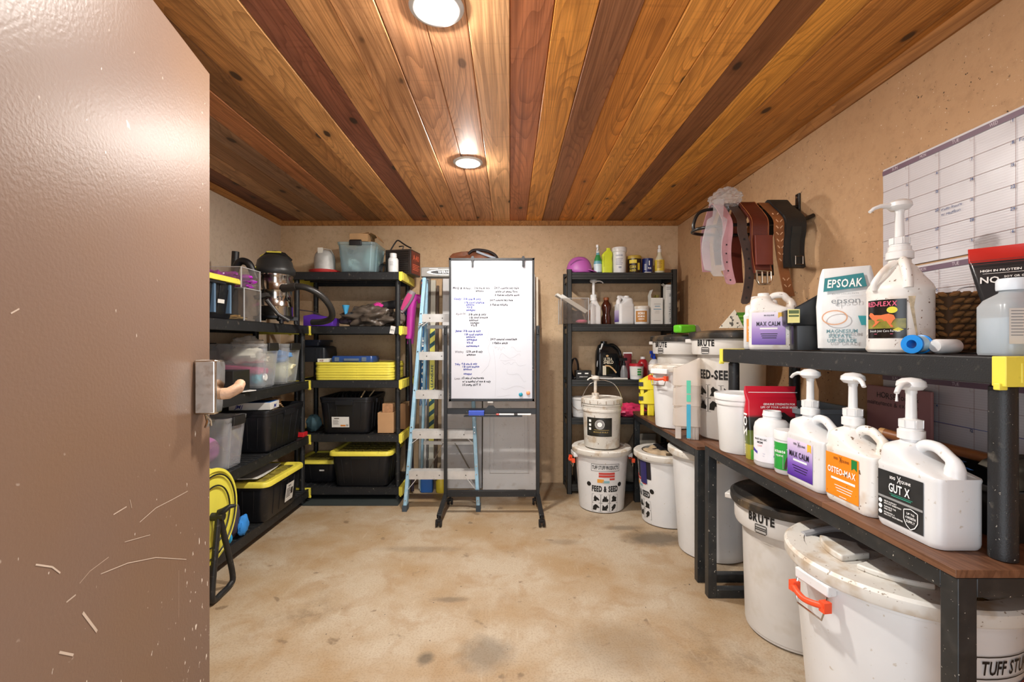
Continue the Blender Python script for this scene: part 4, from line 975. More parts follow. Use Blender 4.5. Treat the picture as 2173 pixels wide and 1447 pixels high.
# old panelled doors leaning on the back wall
def old_door(label, x0, x1, h, yb, yt, hexc, rails):
    t = thing('cabinet_door', label, 'door', (x0, yb, .002), 0, 'old white doors leaning on the back wall', rot=(-math.atan2(yt-yb, h), 0, 0))
    w = x1-x0; mt = M(hexc, rough=.5, var=.05, scale=4, dirt=(('#77654e', .70, .73, 90, .8), ('#a3927c', .6, .75, 12, .35)))
    MB().box(0, w, 0, .03, 0, h).build('slab', mt, t, bev=.003)
    for (a, b, c, d) in rails:
        g = MB(); 
        for (u0, u1, v0, v1) in ((a, b, c, c+.012), (a, b, d-.012, d), (a, a+.012, c, d), (b-.012, b, c, d)): g.box(u0, u1, -.006, 0, v0, v1)
        g.box(a+.035, b-.035, -.005, 0, c+.035, d-.035)
        g.build('raised_panel', mt, t, bev=.004)
    return t
old_door('tall white panelled door leaning behind the whiteboard, nearest the metal rack', -.235, .225, 1.885, 3.92, 4.07, '#dcdad8', [(.06, .40, .14, .80), (.06, .40, .90, 1.78)])
old_door('plain white door leaning behind the step ladder, left of another', -.600, -.245, 1.87, 3.955, 4.07, '#d3d2d3', [])
t = thing('pale_board', 'thin pale board standing on edge beside the old white door', 'board', (.235, 3.93, .002), 0, rot=(-.075, 0, 0))
MB().box(0, .018, 0, .028, 0, 1.86).build('board', M('#d9cdb8', rough=.5), t)
tag(MB().box(-.03, .03, -.03, .03, 0, .05).build('wood_block', M('#6f5d48', rough=.8)), 'small wooden block on the floor under the leaning door', 'block', loc=(.10, 3.75, .001))
t = thing('leather_bag', 'brown leather bag lying on top of the leaning door', 'bag', (-.315, 4.055, 1.985))
MB().blob((0, 0, 0), (.225, .055, .105), 51, .25, 2.4, 34, 18, flat=-.095).build('body', M('#7c4a30', rough=.55, var=.35, scale=14, bump=.5, bscale=30), t, sharp=25)
MB().tube(spline([(-.05, -.04, .07), (.0, -.05, .10), (.10, -.05, .095), (.18, -.05, .06), (.22, -.04, .0)]), .012, 8).build('strap', M('#2c2322', rough=.5), t)
MB().strap([(.02, -.058, .085), (.10, -.060, .055), (.19, -.055, .025)], (0, .4, 1), .022, .004).build('strap', M('#a9b3c0', rough=.5), t, label='pale grey strap')

# ------------------------------------------------------------------ whiteboard on a wheeled stand
STD = M('#17181a', rough=.4, var=.25, dirt=(('#b9b2a6', .71, .74, 90, .6),))
YW = 3.385
t = thing('whiteboard_stand', 'black wheeled metal stand that carries the handwritten whiteboard', 'stand', (-.135, YW, 0))
for s in (-1, 1):
    x = s*.343
    MB().box(x-.0125, x+.0125, -.012, .012, .09, 1.395).build('upright', STD, t, bev=.002)
    MB().tube([(x, -.016, 1.33), (x, .0, 1.385), (x, -.016, 1.39)], .008, 8).build('clamp_knob', STD, t)
    g = MB(); g.bar((x-s*.0, .0, .135), (x+s*.012, -.245, .068), .030, .030); g.bar((x, 0, .135), (x-s*.01, .20, .075), .026, .026); g.build('foot_bar', STD, t, bev=.002)
    for (cy, cx2) in ((-.235, s*.012), (.195, -s*.01)):
        c = MB(); 
        for dx in (-.012, .012): c.lathe([(0, -.006), (.022, -.006), (.025, 0), (.022, .006), (0, .006)], 20); k = 20*5-20
        c = MB()
        for dx in (-.014, .014):
            w = MB().lathe([(0, -.007), (.023, -.007), (.026, 0), (.023, .007), (0, .007)], 20)
            c.add([(x+cx2+dx+b_[2], cy-.012+b_[0], .027+b_[1]) for b_ in w.v], w.f)
        c.box(x+cx2-.006, x+cx2+.006, cy-.02, cy+.02, .03, .075); c.box(x+cx2-.02, x+cx2+.02, cy-.034, cy-.028, .045, .055)
        c.build('caster', M('#15110f', rough=.6), t)
MB().box(-.33, .33, -.010, .010, .740, .782).build('cross_bar', STD, t, bev=.001)
MB().box(-.33, .33, -.014, .014, .128, .172).build('cross_bar', STD, t, bev=.001)
g = MB(); g.box(-.20, .225, -.075, -.012, .730, .734); g.box(-.20, .225, -.077, -.073, .730, .740); tr = g.build('pen_tray', STD, t)
g = MB(); g.prism([(-.075, .745), (.065, .745), (.012, .805), (-.022, .805)], -.022, -.012, 'y'); g.build('pivot_bracket', STD, t)
t = thing('whiteboard', 'whiteboard covered in handwritten black and blue feeding notes', 'whiteboard', (-.1335, YW-.022, 0))
x0, x1, z0, z1 = -.314, .314, .838, 1.893
MB().box(x0+.006, x1-.006, -.010, .006, z0+.006, z1-.006).build('writing_surface', M('#bfbfc6', rough=.22, var=.015), t)
g = MB(); w = .014
for a in ((x0, x1, z0, z0+.020), (x0, x1, z1-.017, z1), (x0, x0+.016, z0, z1), (x1-.016, x1, z0, z1)): g.box(a[0], a[1], -.016, .010, a[2], a[3])
g.build('frame', STD, t, bev=.002)
for x in (-.140, .232):
    g = MB(); g.box(x-.008, x+.008, -.024, -.014, 1.83, 1.905); g.box(x-.012, x+.012, -.026, -.012, 1.875, 1.895); g.build('clip', BLK2, t)
g = MB(); g.box(-.03, .01, -.014, .002, z0-.012, z0+.004); g.build('clip', M('#b8b0a6', rough=.4, metal=.6), t)
# crop-7 pixel notes -> board coordinates
F = flat((0, -.0105, 0), (1, 0, 0), (0, 0, 1))
def bx(cx, cy): px = 940+cx*.20725; py = 560+cy*.20725; return ((px-1044.5)/285, 1.27-(py-727)/285)
note_lines = []
def MB_(k): m = MB(); note_lines.append((k, m)); return m
for (cx, cy, s, k, wpx) in ((110, 262, 'McQ & Riley:', 0, 190), (328, 262, '2 lb one & only', 0, 160), (342, 291, 'aminos', 0, 80), (530, 262, '24/7 coastal hay bale', 0, 250), (540, 298, 'while on same first', 0, 228), (535, 333, '3 flakes alfalfa each', 0, 250),
        (120, 373, 'Cindy:', 1, 82), (218, 373, '2 lb one & only', 1, 178), (230, 408, '1 lb cool stance', 1, 200), (245, 430, 'aminos', 1, 84), (248, 457, 'Vit E', 1, 60), (246, 483, 'omegas', 1, 92), (485, 384, '24/7 coastal hay bale', 0, 235), (487, 430, '3 flakes alfalfa', 0, 180),
        (140, 522, 'Spirit', 2, 100), (270, 530, '3 lb one & only', 0, 180), (278, 560, '1 lb cool stance', 0, 188), (276, 587, 'aminos', 0, 92), (286, 613, 'omegas', 0, 92), (290, 641, 'Vit E', 0, 66),
        (135, 695, 'June:', 1, 72), (218, 697, '3 lb one & only', 1, 178), (230, 732, '1 lb cool stance', 1, 184), (246, 757, 'aminos', 1, 92), (250, 784, 'omegas', 1, 106), (248, 815, 'Vit E', 1, 66), (246, 848, 'osteomax', 1, 134),
        (130, 908, 'Whitney', 2, 90), (246, 906, '1.5 lb one & only', 0, 168), (250, 936, 'aminos', 0, 92), (130, 1034, 'Toby', 1, 56), (198, 1030, '4 lb one & only', 1, 160), (207, 1058, '1 lb cool stance', 1, 172), (217, 1083, 'aminos', 1, 86), (218, 1130, 'omegas', 1, 84),
        (128, 1178, 'Leo:', 2, 60), (200, 1174, '1/2 tabs of metformin', 0, 226), (205, 1208, 'w/ a handful of one & only', 0, 290), (207, 1242, '1/2 pump GUT X', 0, 190), (490, 780, '24/7 coastal round bale', 0, 270), (512, 818, '1 flake each', 0, 155)):
    u, v = bx(cx, cy); text(MB_(k), F, s, u, v, .0135, 0, 2, w=wpx*.20725/285, al='l', jit=.12, d=.0006, slant=.12)
lines = MB()
for pts in ([(495, 250), (528, 272), (488, 328)], [(430, 366), (470, 380), (415, 465)], [(468, 535), (500, 570), (500, 620), (455, 760), (488, 800), (488, 810), (465, 860), (490, 960), (470, 1040), (400, 1118)]):
    stroke(lines, F, [bx(*p) for p in pts], .0012, .0006)
for pts in ([(580, 970), (610, 915), (690, 965), (780, 920), (790, 940)], [(610, 1005), (640, 1025), (680, 1008), (700, 1030), (740, 1000), (780, 1040), (850, 1030)], [(660, 1075), (665, 1120), (720, 1130), (770, 1125), (830, 1200), (850, 1192)],
            [(600, 1265), (640, 1283), (690, 1265), (760, 1243), (840, 1270)], [(560, 1350), (600, 1352), (685, 1335)], [(535, 860), (530, 845), (548, 850), (540, 865), (560, 850), (570, 880), (580, 850), (598, 885), (620, 850), (636, 868)], [(520, 870), (538, 1000), (545, 1150), (540, 1350)],
            [(590, 985), (650, 990), (700, 980), (745, 985)], [(700, 855), (720, 850), (755, 890), (800, 895)]):
    stroke(lines, F, [bx(*p) for p in spline([(a, b, 0) for a, b in pts], 5) for p in [(p.x, p.y)]], .0012, .0006)
for k_, m_ in note_lines: m_.build('handwriting', ink(('#2b2b30', '#2a378c', '#7d7a80')[k_]), t, label=(None, 'blue handwriting', 'faded grey handwriting')[k_])
lines.build('drawn_lines', ink('#9a989c'), t)
for (cx, cy, hx, nm) in ((798, 1331, '#1d8fa8', 'round teal magnet near the bottom corner of the whiteboard'), (873, 1315, '#ef9d6e', 'round peach magnet in the bottom corner of the whiteboard')):
    u, v = bx(cx, cy); o = tag(MB().lathe([(0, 0), (.0145, 0), (.0145, .005), (.010, .009), (0, .010)], 24).build('magnet', M(hx, rough=.35)), nm, 'magnet', 'whiteboard magnets', loc=(-.1335+u, YW-.022-.0105, v)); o.rotation_euler = (PI/2, 0, 0)
o = tag(MB().rings([rr(.115, .045, .006, 0), rr(.115, .045, .006, .036)]).build('board_eraser', M('#3f57b8', rough=.8), bev=.003), 'blue board eraser lying in the tray under the whiteboard', 'eraser', loc=(-.245, YW-.046, .7345))
for k, (x, ln, hx, cp, nm) in enumerate(((-.10, .13, '#e9e6e4', '#c83a2a', 'white marker with a red cap in the whiteboard tray'), (.035, .12, '#e9e6e4', '#2a2320', 'white marker with a dark cap at the end of the whiteboard tray'))):
    t = thing('marker', nm, 'marker', (x, YW-.045, .7425), 0, 'whiteboard markers'); 
    for a, b, c in ((.02, ln, hx), (0, .022, cp)):
        MB().tube([(a, 0, 0), (b, 0, 0)], .0075, 12).build('barrel' if a else 'cap', M(c, rough=.3), t)
# ------------------------------------------------------------------ more builders: bottles, jugs, cans
def lathe_bottle(name, label, cat, loc, prof, mat, cap=None, capmat=None, band=None, sx=1, sy=1, rz=0, group=None, ms=None):
    t = thing(name, label, cat, loc, rz, group)
    MB().lathe(prof, 32, sx=sx, sy=sy).build('body', mat, t)
    if cap: MB().lathe(cap, 24, sx=sx if sx == sy else 1, sy=1).build('cap', capmat or WHT2, t)
    if band:
        r, z0, z1, a0, w, m = band; F = cyl((0, 0, 0), r, a0-rz); g = MB(); panel(g, F, -w/2, w/2, z0, z1, .0008, 14); g.build('label', m, t)
    return t
def lettering(t, F, lines, mat, bold=1, name='lettering', d=.0018, blocks=()):
    for (s, u, v, h, w) in lines: g = MB(); text(g, F, s, u, v, h, 0, bold, w=w, d=d); g.build(name, mat, t)
    if blocks:
        g = MB()
        for (u0, u1, v0, v1) in blocks: panel(g, F, u0, u1, v0, v1, d, 3)
        g.build('print', mat, t)
def trigger(t, z, mat, s=1.0, ang=0):
    g = MB(); c, q = math.cos(ang), math.sin(ang)
    g.lathe([(.016*s, z), (.016*s, z+.022*s), (.010*s, z+.026*s), (.010*s, z+.05*s), (0, z+.05*s)], 16)
    g.obox((.006*s*c, .006*s*q, z+.058*s), (.034*s*c, .034*s*q, 0), (-.010*s*q, .010*s*c, 0), (0, 0, .013*s))
    g.obox((.026*s*c, .026*s*q, z+.030*s), (.004*s*c, .004*s*q, .002*s), (-.006*s*q, .006*s*c, 0), (.004*s, 0, .018*s))
    return g.build('trigger_head', mat, t)
def pump(t, x, z, h=.13, ang=PI, y=0, mat=None, ln=.075, drip=False, flat_head=False):
    """screw collar, stem, domed head and spout, pointing along ang"""
    mat = mat or WHT2; g = MB()
    g.lathe([(0, -.004), (.030, -.004), (.030, .018), (.026, .020), (.026, .024), (.024, .026), (.024, .046), (.018, .048), (.0125, .05), (.0115, h-.02), (.013, h-.016), (.013, h-.004)], 24, (x, y, z))
    for k in range(8):
        a = 2*PI*k/8; g.obox((x+.024*math.cos(a), y+.024*math.sin(a), z+.036), (.0022*math.cos(a), .0022*math.sin(a), 0), (-.008*math.sin(a), .008*math.cos(a), 0), (0, 0, .010))
    g.lathe([(0, h-.012), (.024, h-.008), (.033, h+.002), (.031, h+.014), (.020, h+.022), (0, h+.025)], 26, (x, y, z), sx=1, sy=1)
    p = g.build('pump', mat, t)
    c, s = math.cos(ang), math.sin(ang); q = MB()
    q.tube([(x+.02*c, y+.02*s, z+h+.006), (x+ln*.75*c, y+ln*.75*s, z+h+.006), (x+ln*c, y+ln*s, z+h-.001), (x+(ln+.012)*c, y+(ln+.012)*s, z+h-.012)], [.012, .008, .007, .006], 10, sq=.8)
    if drip: q.tube([(x+(ln+.010)*c, y+(ln+.010)*s, z+h-.012), (x+(ln+.011)*c, y+(ln+.011)*s, z+h-.034)], [.0016, .0034], 6)
    q.build('spout', mat, p)
    return p
def jug(label, loc, rz, L=.195, W=.125, H=.245, body=WHT, neck=-.045, cap=False, group='white gallon jugs'):
    t = thing('gallon_jug', label, 'jug', loc, rz, group); S = H*.68; r = .024; mb = MB(); rg = []
    for z, k in ((0, .95), (.006, .985), (.014, 1), (S-.008, 1), (S, 1.015), (S+.004, 1.0)): rg.append(rr(L*k, W*k, r, z, n=5))
    nr = .046
    for i in range(1, 11):
        q = i/10; e = (1-q)**2.9; xr = neck+.030+(L/2-neck-.030)*e; xl = neck-.030+(-L/2+.006-neck+.030)*(1-q**10.0)
        w = nr+(W-nr)*(1-q**8.0); rg.append(rr(xr-xl, w, min(.024+.010*q, w*.45), S+.004+(H-.018-S)*q, cx=(xr+xl)/2, n=5))
    rg += [rr(.048, .048, .0235, H-.012, cx=neck, n=5), rr(.046, .046, .0225, H, cx=neck, n=5)]
    mb.rings(rg); b = mb.build('body', body, t)
    hp = spline([(neck+.015, 0, H-.035), (neck+.040, 0, H-.014), (neck+.075, 0, H-.012), (L*.30, 0, H*.89), (L*.385, 0, S+.036), (L*.395, 0, S+.010), (L*.375, 0, S-.02)], 7)
    hd = MB().tube(hp, [.0135+.007*max(0, min(1, (i-24)/8)) for i in range(len(hp))], 12, sq=1.05); hd.build('handle', body, t)
    if cap: MB().lathe([(0, 0), (.028, 0), (.028, .018), (.025, .021), (0, .021)], 24, (neck, 0, H)).build('cap', WHT2, t)
    t['_H'] = H; return t
def jug_label(t, mat, L=.195, W=.125, H=.245, u0=-.075, u1=.055, v0=.018, v1=.150, side=-1):
    F = flat((0, side*(W/2+.0006), 0), (1 if side < 0 else -1, 0, 0), (0, 0, 1))
    g = MB(); panel(g, F, u0, u1, v0, v1, .0012, 1); return g.build('label', mat, t), F
def grip_handle(t, r, z, a, grip=ORG):
    """moulded lug, wire bail and coloured grip on the side of a can"""
    c, s = math.cos(a), math.sin(a); N = Vector((c, s, 0)); T = Vector((-s, c, 0)); O = Vector((0, 0, z))+N*r
    g = MB(); g.obox(O+Vector((0, 0, .016))+N*.012, T*.062, N*.016, Vector((0, 0, .016))); g.build('handle_lug', WHT, t, bev=.004)
    P = lambda u, d, v: O+T*u+N*d+Vector((0, 0, v))
    w = MB(); w.tube([P(-.056, .022, .0), P(-.056, .03, -.035), P(-.045, .032, -.072), P(.045, .032, -.072), P(.056, .03, -.035), P(.056, .022, .0)], .003, 6, closed=False)
    b = w.build('wire_bail', CHR, t)
    g = MB(); g.tube(spline([P(-.060, .034, -.024), P(-.03, .046, -.030), (P(0, .050, -.034)), P(.03, .046, -.030), P(.060, .034, -.024)]), [.013]+[.009]*31+[.013], 10)
    for u in (-.058, .058): g.obox(P(u, .032, -.026), T*.010, N*.012, Vector((0, 0, .015)))
    g.build('grip', grip, b, bev=0)
PICT = [  # six little animal silhouettes as polygons in a unit cell
 [(.1, .2), (.25, .3), (.2, .55), (.35, .9), (.45, .75), (.7, .6), (.9, .35), (.8, .28), (.55, .35), (.5, .15)],
 [(.15, .15), (.2, .5), (.3, .55), (.35, .9), (.5, .7), (.65, .9), (.7, .55), (.9, .4), (.8, .15)],
 [(.15, .15), (.3, .4), (.25, .7), (.45, .9), (.6, .75), (.85, .65), (.8, .4), (.85, .15)],
 [(.1, .15), (.15, .6), (.4, .85), (.6, .8), (.9, .5), (.85, .42), (.6, .45), (.5, .15)],
 [(.15, .15), (.2, .85), (.45, .6), (.8, .9), (.85, .5), (.7, .3), (.75, .15)],
 [(.2, .1), (.3, .35), (.2, .5), (.5, .85), (.65, .9), (.8, .75), (.7, .4), (.45, .2), (.4, .1)]]
def feed_print(t, F, W=.22, top=.36, word='FEED & SEED'):
    """black lettering and a grid of six animal pictures, as printed on the feed bins"""
    k = W/.22; g = MB()
    text(g, F, 'TUFF STUFF PRODUCTS', 0, top*1.0-.038*k, .026*k, 0, 1, w=.20*k)
    for a, b in (((-.107, top+.0), (.107, top)), ((-.107, top-.052*k), (.107, top-.052*k))): stroke(g, F, [(a[0]*k+(b[0]-a[0])*k*i/8, a[1]) for i in range(9)], .0022)
    for x in (-.107, .107): stroke(g, F, [(x*k, top), (x*k, top-.052*k)], .0022)
    text(g, F, word, 0, top-.205*k, .040*k, 0, 2, w=.20*k)
    x0, y1 = -.098*k, top-.225*k; cw = .063*k
    for i in range(3):
        for j in range(2):
            ox, oy = x0+i*.066*k, y1-(j+1)*.066*k
            for p, q in (((0, 0), (1, 0)), ((1, 0), (1, 1)), ((1, 1), (0, 1)), ((0, 1), (0, 0))): stroke(g, F, [(ox+p[0]*cw, oy+p[1]*cw), (ox+q[0]*cw, oy+q[1]*cw)], .0014)
            poly(g, F, [(ox+a*cw, oy+b*cw) for a, b in PICT[i+3*j]], .0012)
    for x in (-.125, .115): poly(g, F, [(x*k+.017*k*math.cos(a), top-.155*k+.017*k*math.sin(a)) for a in [2*PI*i/16 for i in range(16)]], .0012)
    g.build('print', BLKINK, t)
    for hx, bl in (('#c4453c', ((-.05, .07, .062, .078), (-.05, .07, .082, .098), (.03, .07, .104, .118))), ('#e09a3a', ((-.06, -.012, .112, .138),)), ('#7fb0b8', ((-.02, .03, .124, .14),))):
        g = MB(); 
        for a, b, c, d in bl: panel(g, F, a*k, b*k, top-d*k, top-c*k, .0014, 3)
        g.build('print', ink(hx), t)
def feed_can(label, loc, r=.21, H=.47, handles_at=(), lid=True, a_print=None, name='feed_bin', group='white round feed bins', pk=1.0, grip=ORG, mat=None):
    t = thing(name, label, 'bin', loc, 0, group); mat = mat or WHT; rb = r*.80
    MB().lathe([(0, .006), (rb-.02, .006), (rb-.015, 0), (rb, .006), (rb+.002, .02), (r-.012, H-.06), (r-.004, H-.056), (r-.004, H-.03), (r-.016, H-.03)] + ([(0, H-.03)] if lid else [(r-.03, H-.03), (r-.05, H*.6), (0, H*.6)]), 56).build('body', mat, t)
    if lid:
        l = MB().lathe([(r-.018, H-.042), (r+.012, H-.042), (r+.016, H-.036), (r+.016, H-.008), (r+.008, H), (r-.028, H), (r-.034, H-.010), (0, H-.008)], 56).build('lid', GRIME, t)
    else:
        MB().lathe([(r-.006, H-.044), (r+.012, H-.042), (r+.016, H-.036), (r+.016, H-.008), (r+.008, H), (r-.040, H-.002), (r-.040, H-.040)], 56).build('rim', GRIME, t)
    for a in handles_at: grip_handle(t, r-.012, H-.075, a, grip)
    if a_print is not None: feed_print(t, cyl((0, 0, 0), rb+.001, a_print, r-.011, H-.06), W=.22*pk, top=H*.79)
    return t
def brute(label, loc, r=.235, H=.62, a=None, cap=True, seed=False, word='BRUTE'):
    t = thing('waste_bin', label, 'bin', loc, 0, 'grey-white round waste bins with black lids'); rb = r*.80
    hc = H-.035
    MB().lathe([(0, .004), (rb-.015, .004), (rb-.01, 0), (rb, .008), (r-.035, hc-.115), (r-.006, hc-.112), (r-.002, hc-.10), (r, hc-.012), (r-.008, hc), (r-.03, hc), (r-.045, .02), (0, .02)], 60).build('body', GREYCAN, t)
    LB = M('#262422', rough=.42, var=.35, scale=9, dirt=(('#7b6448', .50, .68, 9, .55), ('#a89a84', .66, .72, 70, .5)))
    MB().lathe([(r-.002, hc-.022), (r+.014, hc-.022), (r+.017, hc-.012), (r+.016, hc+.010), (r+.004, hc+.018), (r-.022, hc+.014), (r*.8, hc+.022), (r*.45, hc+.028), (0, hc+.03)], 60).build('lid', LB, t)
    g = MB()
    for q in (a+1.9, a-1.25): g.obox(((r+.016)*math.cos(q), (r+.016)*math.sin(q), hc-.035), (.022*math.cos(q), .022*math.sin(q), 0), (-.05*math.sin(q), .05*math.cos(q), 0), (0, 0, .012)); g_ = g.build('side_handle', GREYCAN, t, bev=.004); g = MB()
    F = cyl((0, 0, 0), r-.003, a); lettering(t, F, [(word, 0, hc-.062, .032, .115)], BLKINK, d=.004, bold=2)
    g = MB()
    for z in (0, .014, .022, .034): stroke(g, F, [(-.022+.044*i/4, hc-.106+z) for i in range(5)], .004, .005)
    for x in (-.024, .024): stroke(g, F, [(x, hc-.104), (x, hc-.072)], .003, .005)
    g.build('emblem', BLKINK, t)
    if seed:
        F = cyl((0, 0, 0), rb+.001, a+.12, r-.034, hc-.115); g = MB(); text(g, F, 'FEED-SEED', 0, H*.55, .046, 0, 2, w=.24, d=.0016)
        for i in range(3):
            for j in range(2):
                ox, oy, cw = -.11+i*.078, H*.50-(j+1)*.078, .074
                for p, q in (((0, 0), (1, 0)), ((1, 0), (1, 1)), ((1, 1), (0, 1)), ((0, 1), (0, 0))): stroke(g, F, [(ox+p[0]*cw, oy+p[1]*cw), (ox+q[0]*cw, oy+q[1]*cw)], .0016, .0016)
                poly(g, F, [(ox+a_*cw, oy+b_*cw) for a_, b_ in PICT[(i*2+j) % 6]], .0016)
        g.build('print', BLKINK, t)
    return t

# ------------------------------------------------------------------ black metal rack at the back wall
RX0, RX1, RY0, RY1 = .480, 1.402, 3.815, 4.11
t = thing('metal_rack', 'black metal rack of five shelves standing against the back wall', 'rack', (0, 0, 0))
for x in (RX0, RX1-.04):
    for y, zt in ((RY0, 1.885), (RY1-.036, 1.885)):
        MB().box(x, x+.004, y, y+.036, 0, zt).box(x, x+.040, y, y+.004, 0, zt).box(x+.036, x+.040, y, y+.036, 0, zt).box(x+.012, x+.028, y-.002, y, 0, zt).build('post', STEEL, t)
    for z in (1.84, 1.40, .925, .62, .05): MB().box(x+.008, x+.03, RY0+.036, RY1-.036, z-.05, z-.01).build('side_brace', STEEL, t)
for z in (1.858, 1.426, .960, .640, .080):
    mb = MB(); mb.box(RX0+.04, RX1-.04, RY0+.004, RY0+.012, z-.056, z-.016); mb.box(RX0+.04, RX1-.04, RY0, RY0+.02, z-.016, z); mb.box(RX0+.04, RX1-.04, RY0-.002, RY0+.003, z-.040, z-.028)
    mb.box(RX0+.04, RX1-.04, RY1-.03, RY1-.01, z-.056, z); s = mb.build('beam', STEEL, t, bev=.001)
    MB().box(RX0+.006, RX1-.006, RY0+.02, RY1-.012, z-.012, z-.002).build('shelf', M('#2e2d2b', rough=.7), t)

Z = 1.8595; YY = 3.93
# top shelf
t = thing('riding_helmet', 'magenta riding helmet with a short peak on top of the metal rack', 'helmet', (.600, 3.92, Z), math.radians(-14))
mb = MB(); rg = []
for i in range(13):
    q = i/12; a = q*PI/2; k = math.cos(a)**.75 if i < 12 else .02; rg.append([(.108*k*math.cos(b)*(1.0 if math.cos(b) > 0 else 1.05), .090*k*math.sin(b), .018+.130*math.sin(a)) for b in [2*PI*j/32 for j in range(32)]])
rg.insert(0, [(.102*math.cos(b), .084*math.sin(b), .006) for b in [2*PI*j/32 for j in range(32)]])
mb.rings(rg); HM = M('#b05aa8', rough=.45, var=.06); mb.build('shell', HM, t)
g = MB(); g.rings([[(.085+.065*math.cos(b)*(1 if math.cos(b) > 0 else .2), .075*math.sin(b), z-.05*max(0, math.cos(b))*.4) for b in [2*PI*j/24 for j in range(24)]] for z in (.022, .030)]); g.build('peak', HM, t)
for s in (-1, 1):
    MB().strap(spline([(-.07, s*.066, .07), (-.01, s*.075, .105), (.05, s*.055, .10), (.085, s*.04, .06)]), (0, s*.3, 1), .012, .004).build('vent_rib', M('#7a3676', rough=.5), t)
t = lathe_bottle('spray_bottle', 'green and white spray bottle with trigger beside the helmet', 'bottle', (.760, YY, Z), [(0, 0), (.034, 0), (.037, .006), (.037, .09), (.030, .125), (.016, .165), (.014, .185), (0, .185)], M('#6aa6b8', rough=.35), band=(.0375, .015, .085, face_cam(.76, YY), .10, M('#cfe0e4', rough=.4)), sy=.8)
MB().lathe([(.0355, .095), (.030, .128), (.0165, .166)], 24, sy=.8).build('shrink_sleeve', M('#2f8a48', rough=.4), t); trigger(t, .185, WHT2, .9, math.radians(250))
t = thing('cleaner_bottle', 'bright yellow-green cleaner bottle, second from the spray bottle on the rack top', 'bottle', (.838, YY, Z))
MB().rings([rr(.085, .06, .016, 0), rr(.090, .065, .018, .01), rr(.090, .065, .018, .10), rr(.080, .06, .016, .13), rr(.094, .055, .016, .165), rr(.070, .045, .014, .19, cx=.008), rr(.036, .034, .012, .205, cx=.012), rr(.032, .032, .012, .225, cx=.012)]).build('body', M('#d4df3a', rough=.35), t)
MB().box(-.036, -.030, -.034, -.031, .06, .15).build('grip_ridge', M('#c0cc30', rough=.35), t)
t = lathe_bottle('wipes_canister', 'tall white canister with a flared lid on the rack top', 'canister', (.945, YY, Z), [(0, 0), (.056, 0), (.057, .004), (.057, .190), (0, .190)], WHT2, [(.057, .186), (.063, .192), (.064, .222), (.060, .228), (0, .228)], WHT2)
lettering(t, cyl((0, 0, 0), .0575, face_cam(.945, YY)), [('CLEAN-AID', 0, .150, .010, .06)], ink('#5a628c'), blocks=[(-.03, .03-.006*(i % 3), .125-.012*i, .128-.012*i) for i in range(5)]+[(-.005+.004*i, -.003+.004*i, .045, .06) for i in range(6)], d=.001)
t = lathe_bottle('supplement_tub', 'dark brown tub with a yellow lid and yellow print on the rack top', 'tub', (1.075, YY, Z), [(0, 0), (.056, 0), (.058, .005), (.058, .130), (0, .130)], M('#2f1d10', rough=.3), [(.060, .128), (.061, .150), (.057, .156), (0, .156)], M('#b79a3c', rough=.4))
lettering(t, cyl((0, 0, 0), .0585, face_cam(1.075, YY)), [('CORN', -.012, .045, .024, .055), ('HUSKER', -.012, .018, .018, .055)], ink('#d8c23a'), blocks=[(-.045, .02, .088, .118), (.028, .05, .03, .09)], d=.001)
t = lathe_bottle('navy_can', 'navy blue can with silver rim on the rack top', 'can', (1.190, YY, Z), [(0, 0), (.048, 0), (.048, .003), (.047, .006), (.047, .126), (.048, .129), (.048, .132), (.045, .132), (.044, .128), (0, .128)], M('#1d2660', rough=.3))
lettering(t, cyl((0, 0, 0), .0475, face_cam(1.19, YY)), [('POR', .018, .038, .016, .03)], WINK, blocks=[(-.03, -.012, .035+.011*i, .038+.011*i) for i in range(5)]+[(.01, .018, .07, .11), (-.03, .03, .008, .014)], d=.001)
t = lathe_bottle('polish_bottle', 'clear bottle of yellow liquid with a tall nozzle at the end of the rack top', 'bottle', (1.292, YY, Z), [(0, 0), (.040, 0), (.043, .006), (.043, .105), (.036, .128), (.018, .165), (.014, .19), (0, .19)], M('#d9d2b6', rough=.3), [(.017, .188), (.017, .215), (.010, .222), (.013, .236), (.010, .250), (0, .252)], WHT2, band=(.0435, .025, .120, face_cam(1.292, YY), .10, M('#d8b83a', rough=.35)))
lettering(t, cyl((0, 0, 0), .0445, face_cam(1.292, YY)), [], ink('#8a5a20'), blocks=[(-.02, .02-.004*(i % 2), .105-.011*i, .110-.011*i) for i in range(6)], d=.001)

Z = 1.4275
# second shelf
acrylic_box('clear box of folded papers overhanging the end of the metal rack', .425, .655, 3.78, 3.96, Z, .215)
t = thing('paper_packet', 'white printed packets sticking out of the clear box at a tilt', 'papers', (.50, 3.86, Z+.165), 0, rot=(0, .55, .1))
MB().box(-.14, .15, -.06, .02, 0, .02).build('packet', PAPER, t); p = MB().box(-.10, .16, -.05, .03, .022, .036).build('packet', PAPER, t); g = MB(); panel(g, flat((.02, 0, .0365), (1, 0, 0), (0, 1, 0)), -.08, .06, -.03, .0, .0006); g.build('print', ink('#9b8ac0'), p)
inbin('black_pouch', 'dark pouch at the bottom of the clear box on the rack', 'pouch', '#2a2626', (.55, 3.87, Z+.062), (.075, .07, .055), 61, .3)
inbin('pink_sponge', 'pink sponge at the bottom of the clear box on the rack', 'sponge', '#d8688c', (.60, 3.815, Z+.022), (.045, .022, .015), 62, .2)
t = thing('pump_bottle', 'white square bottle with a tall pump and orange label on the rack', 'bottle', (.722, 3.90, Z), .2)
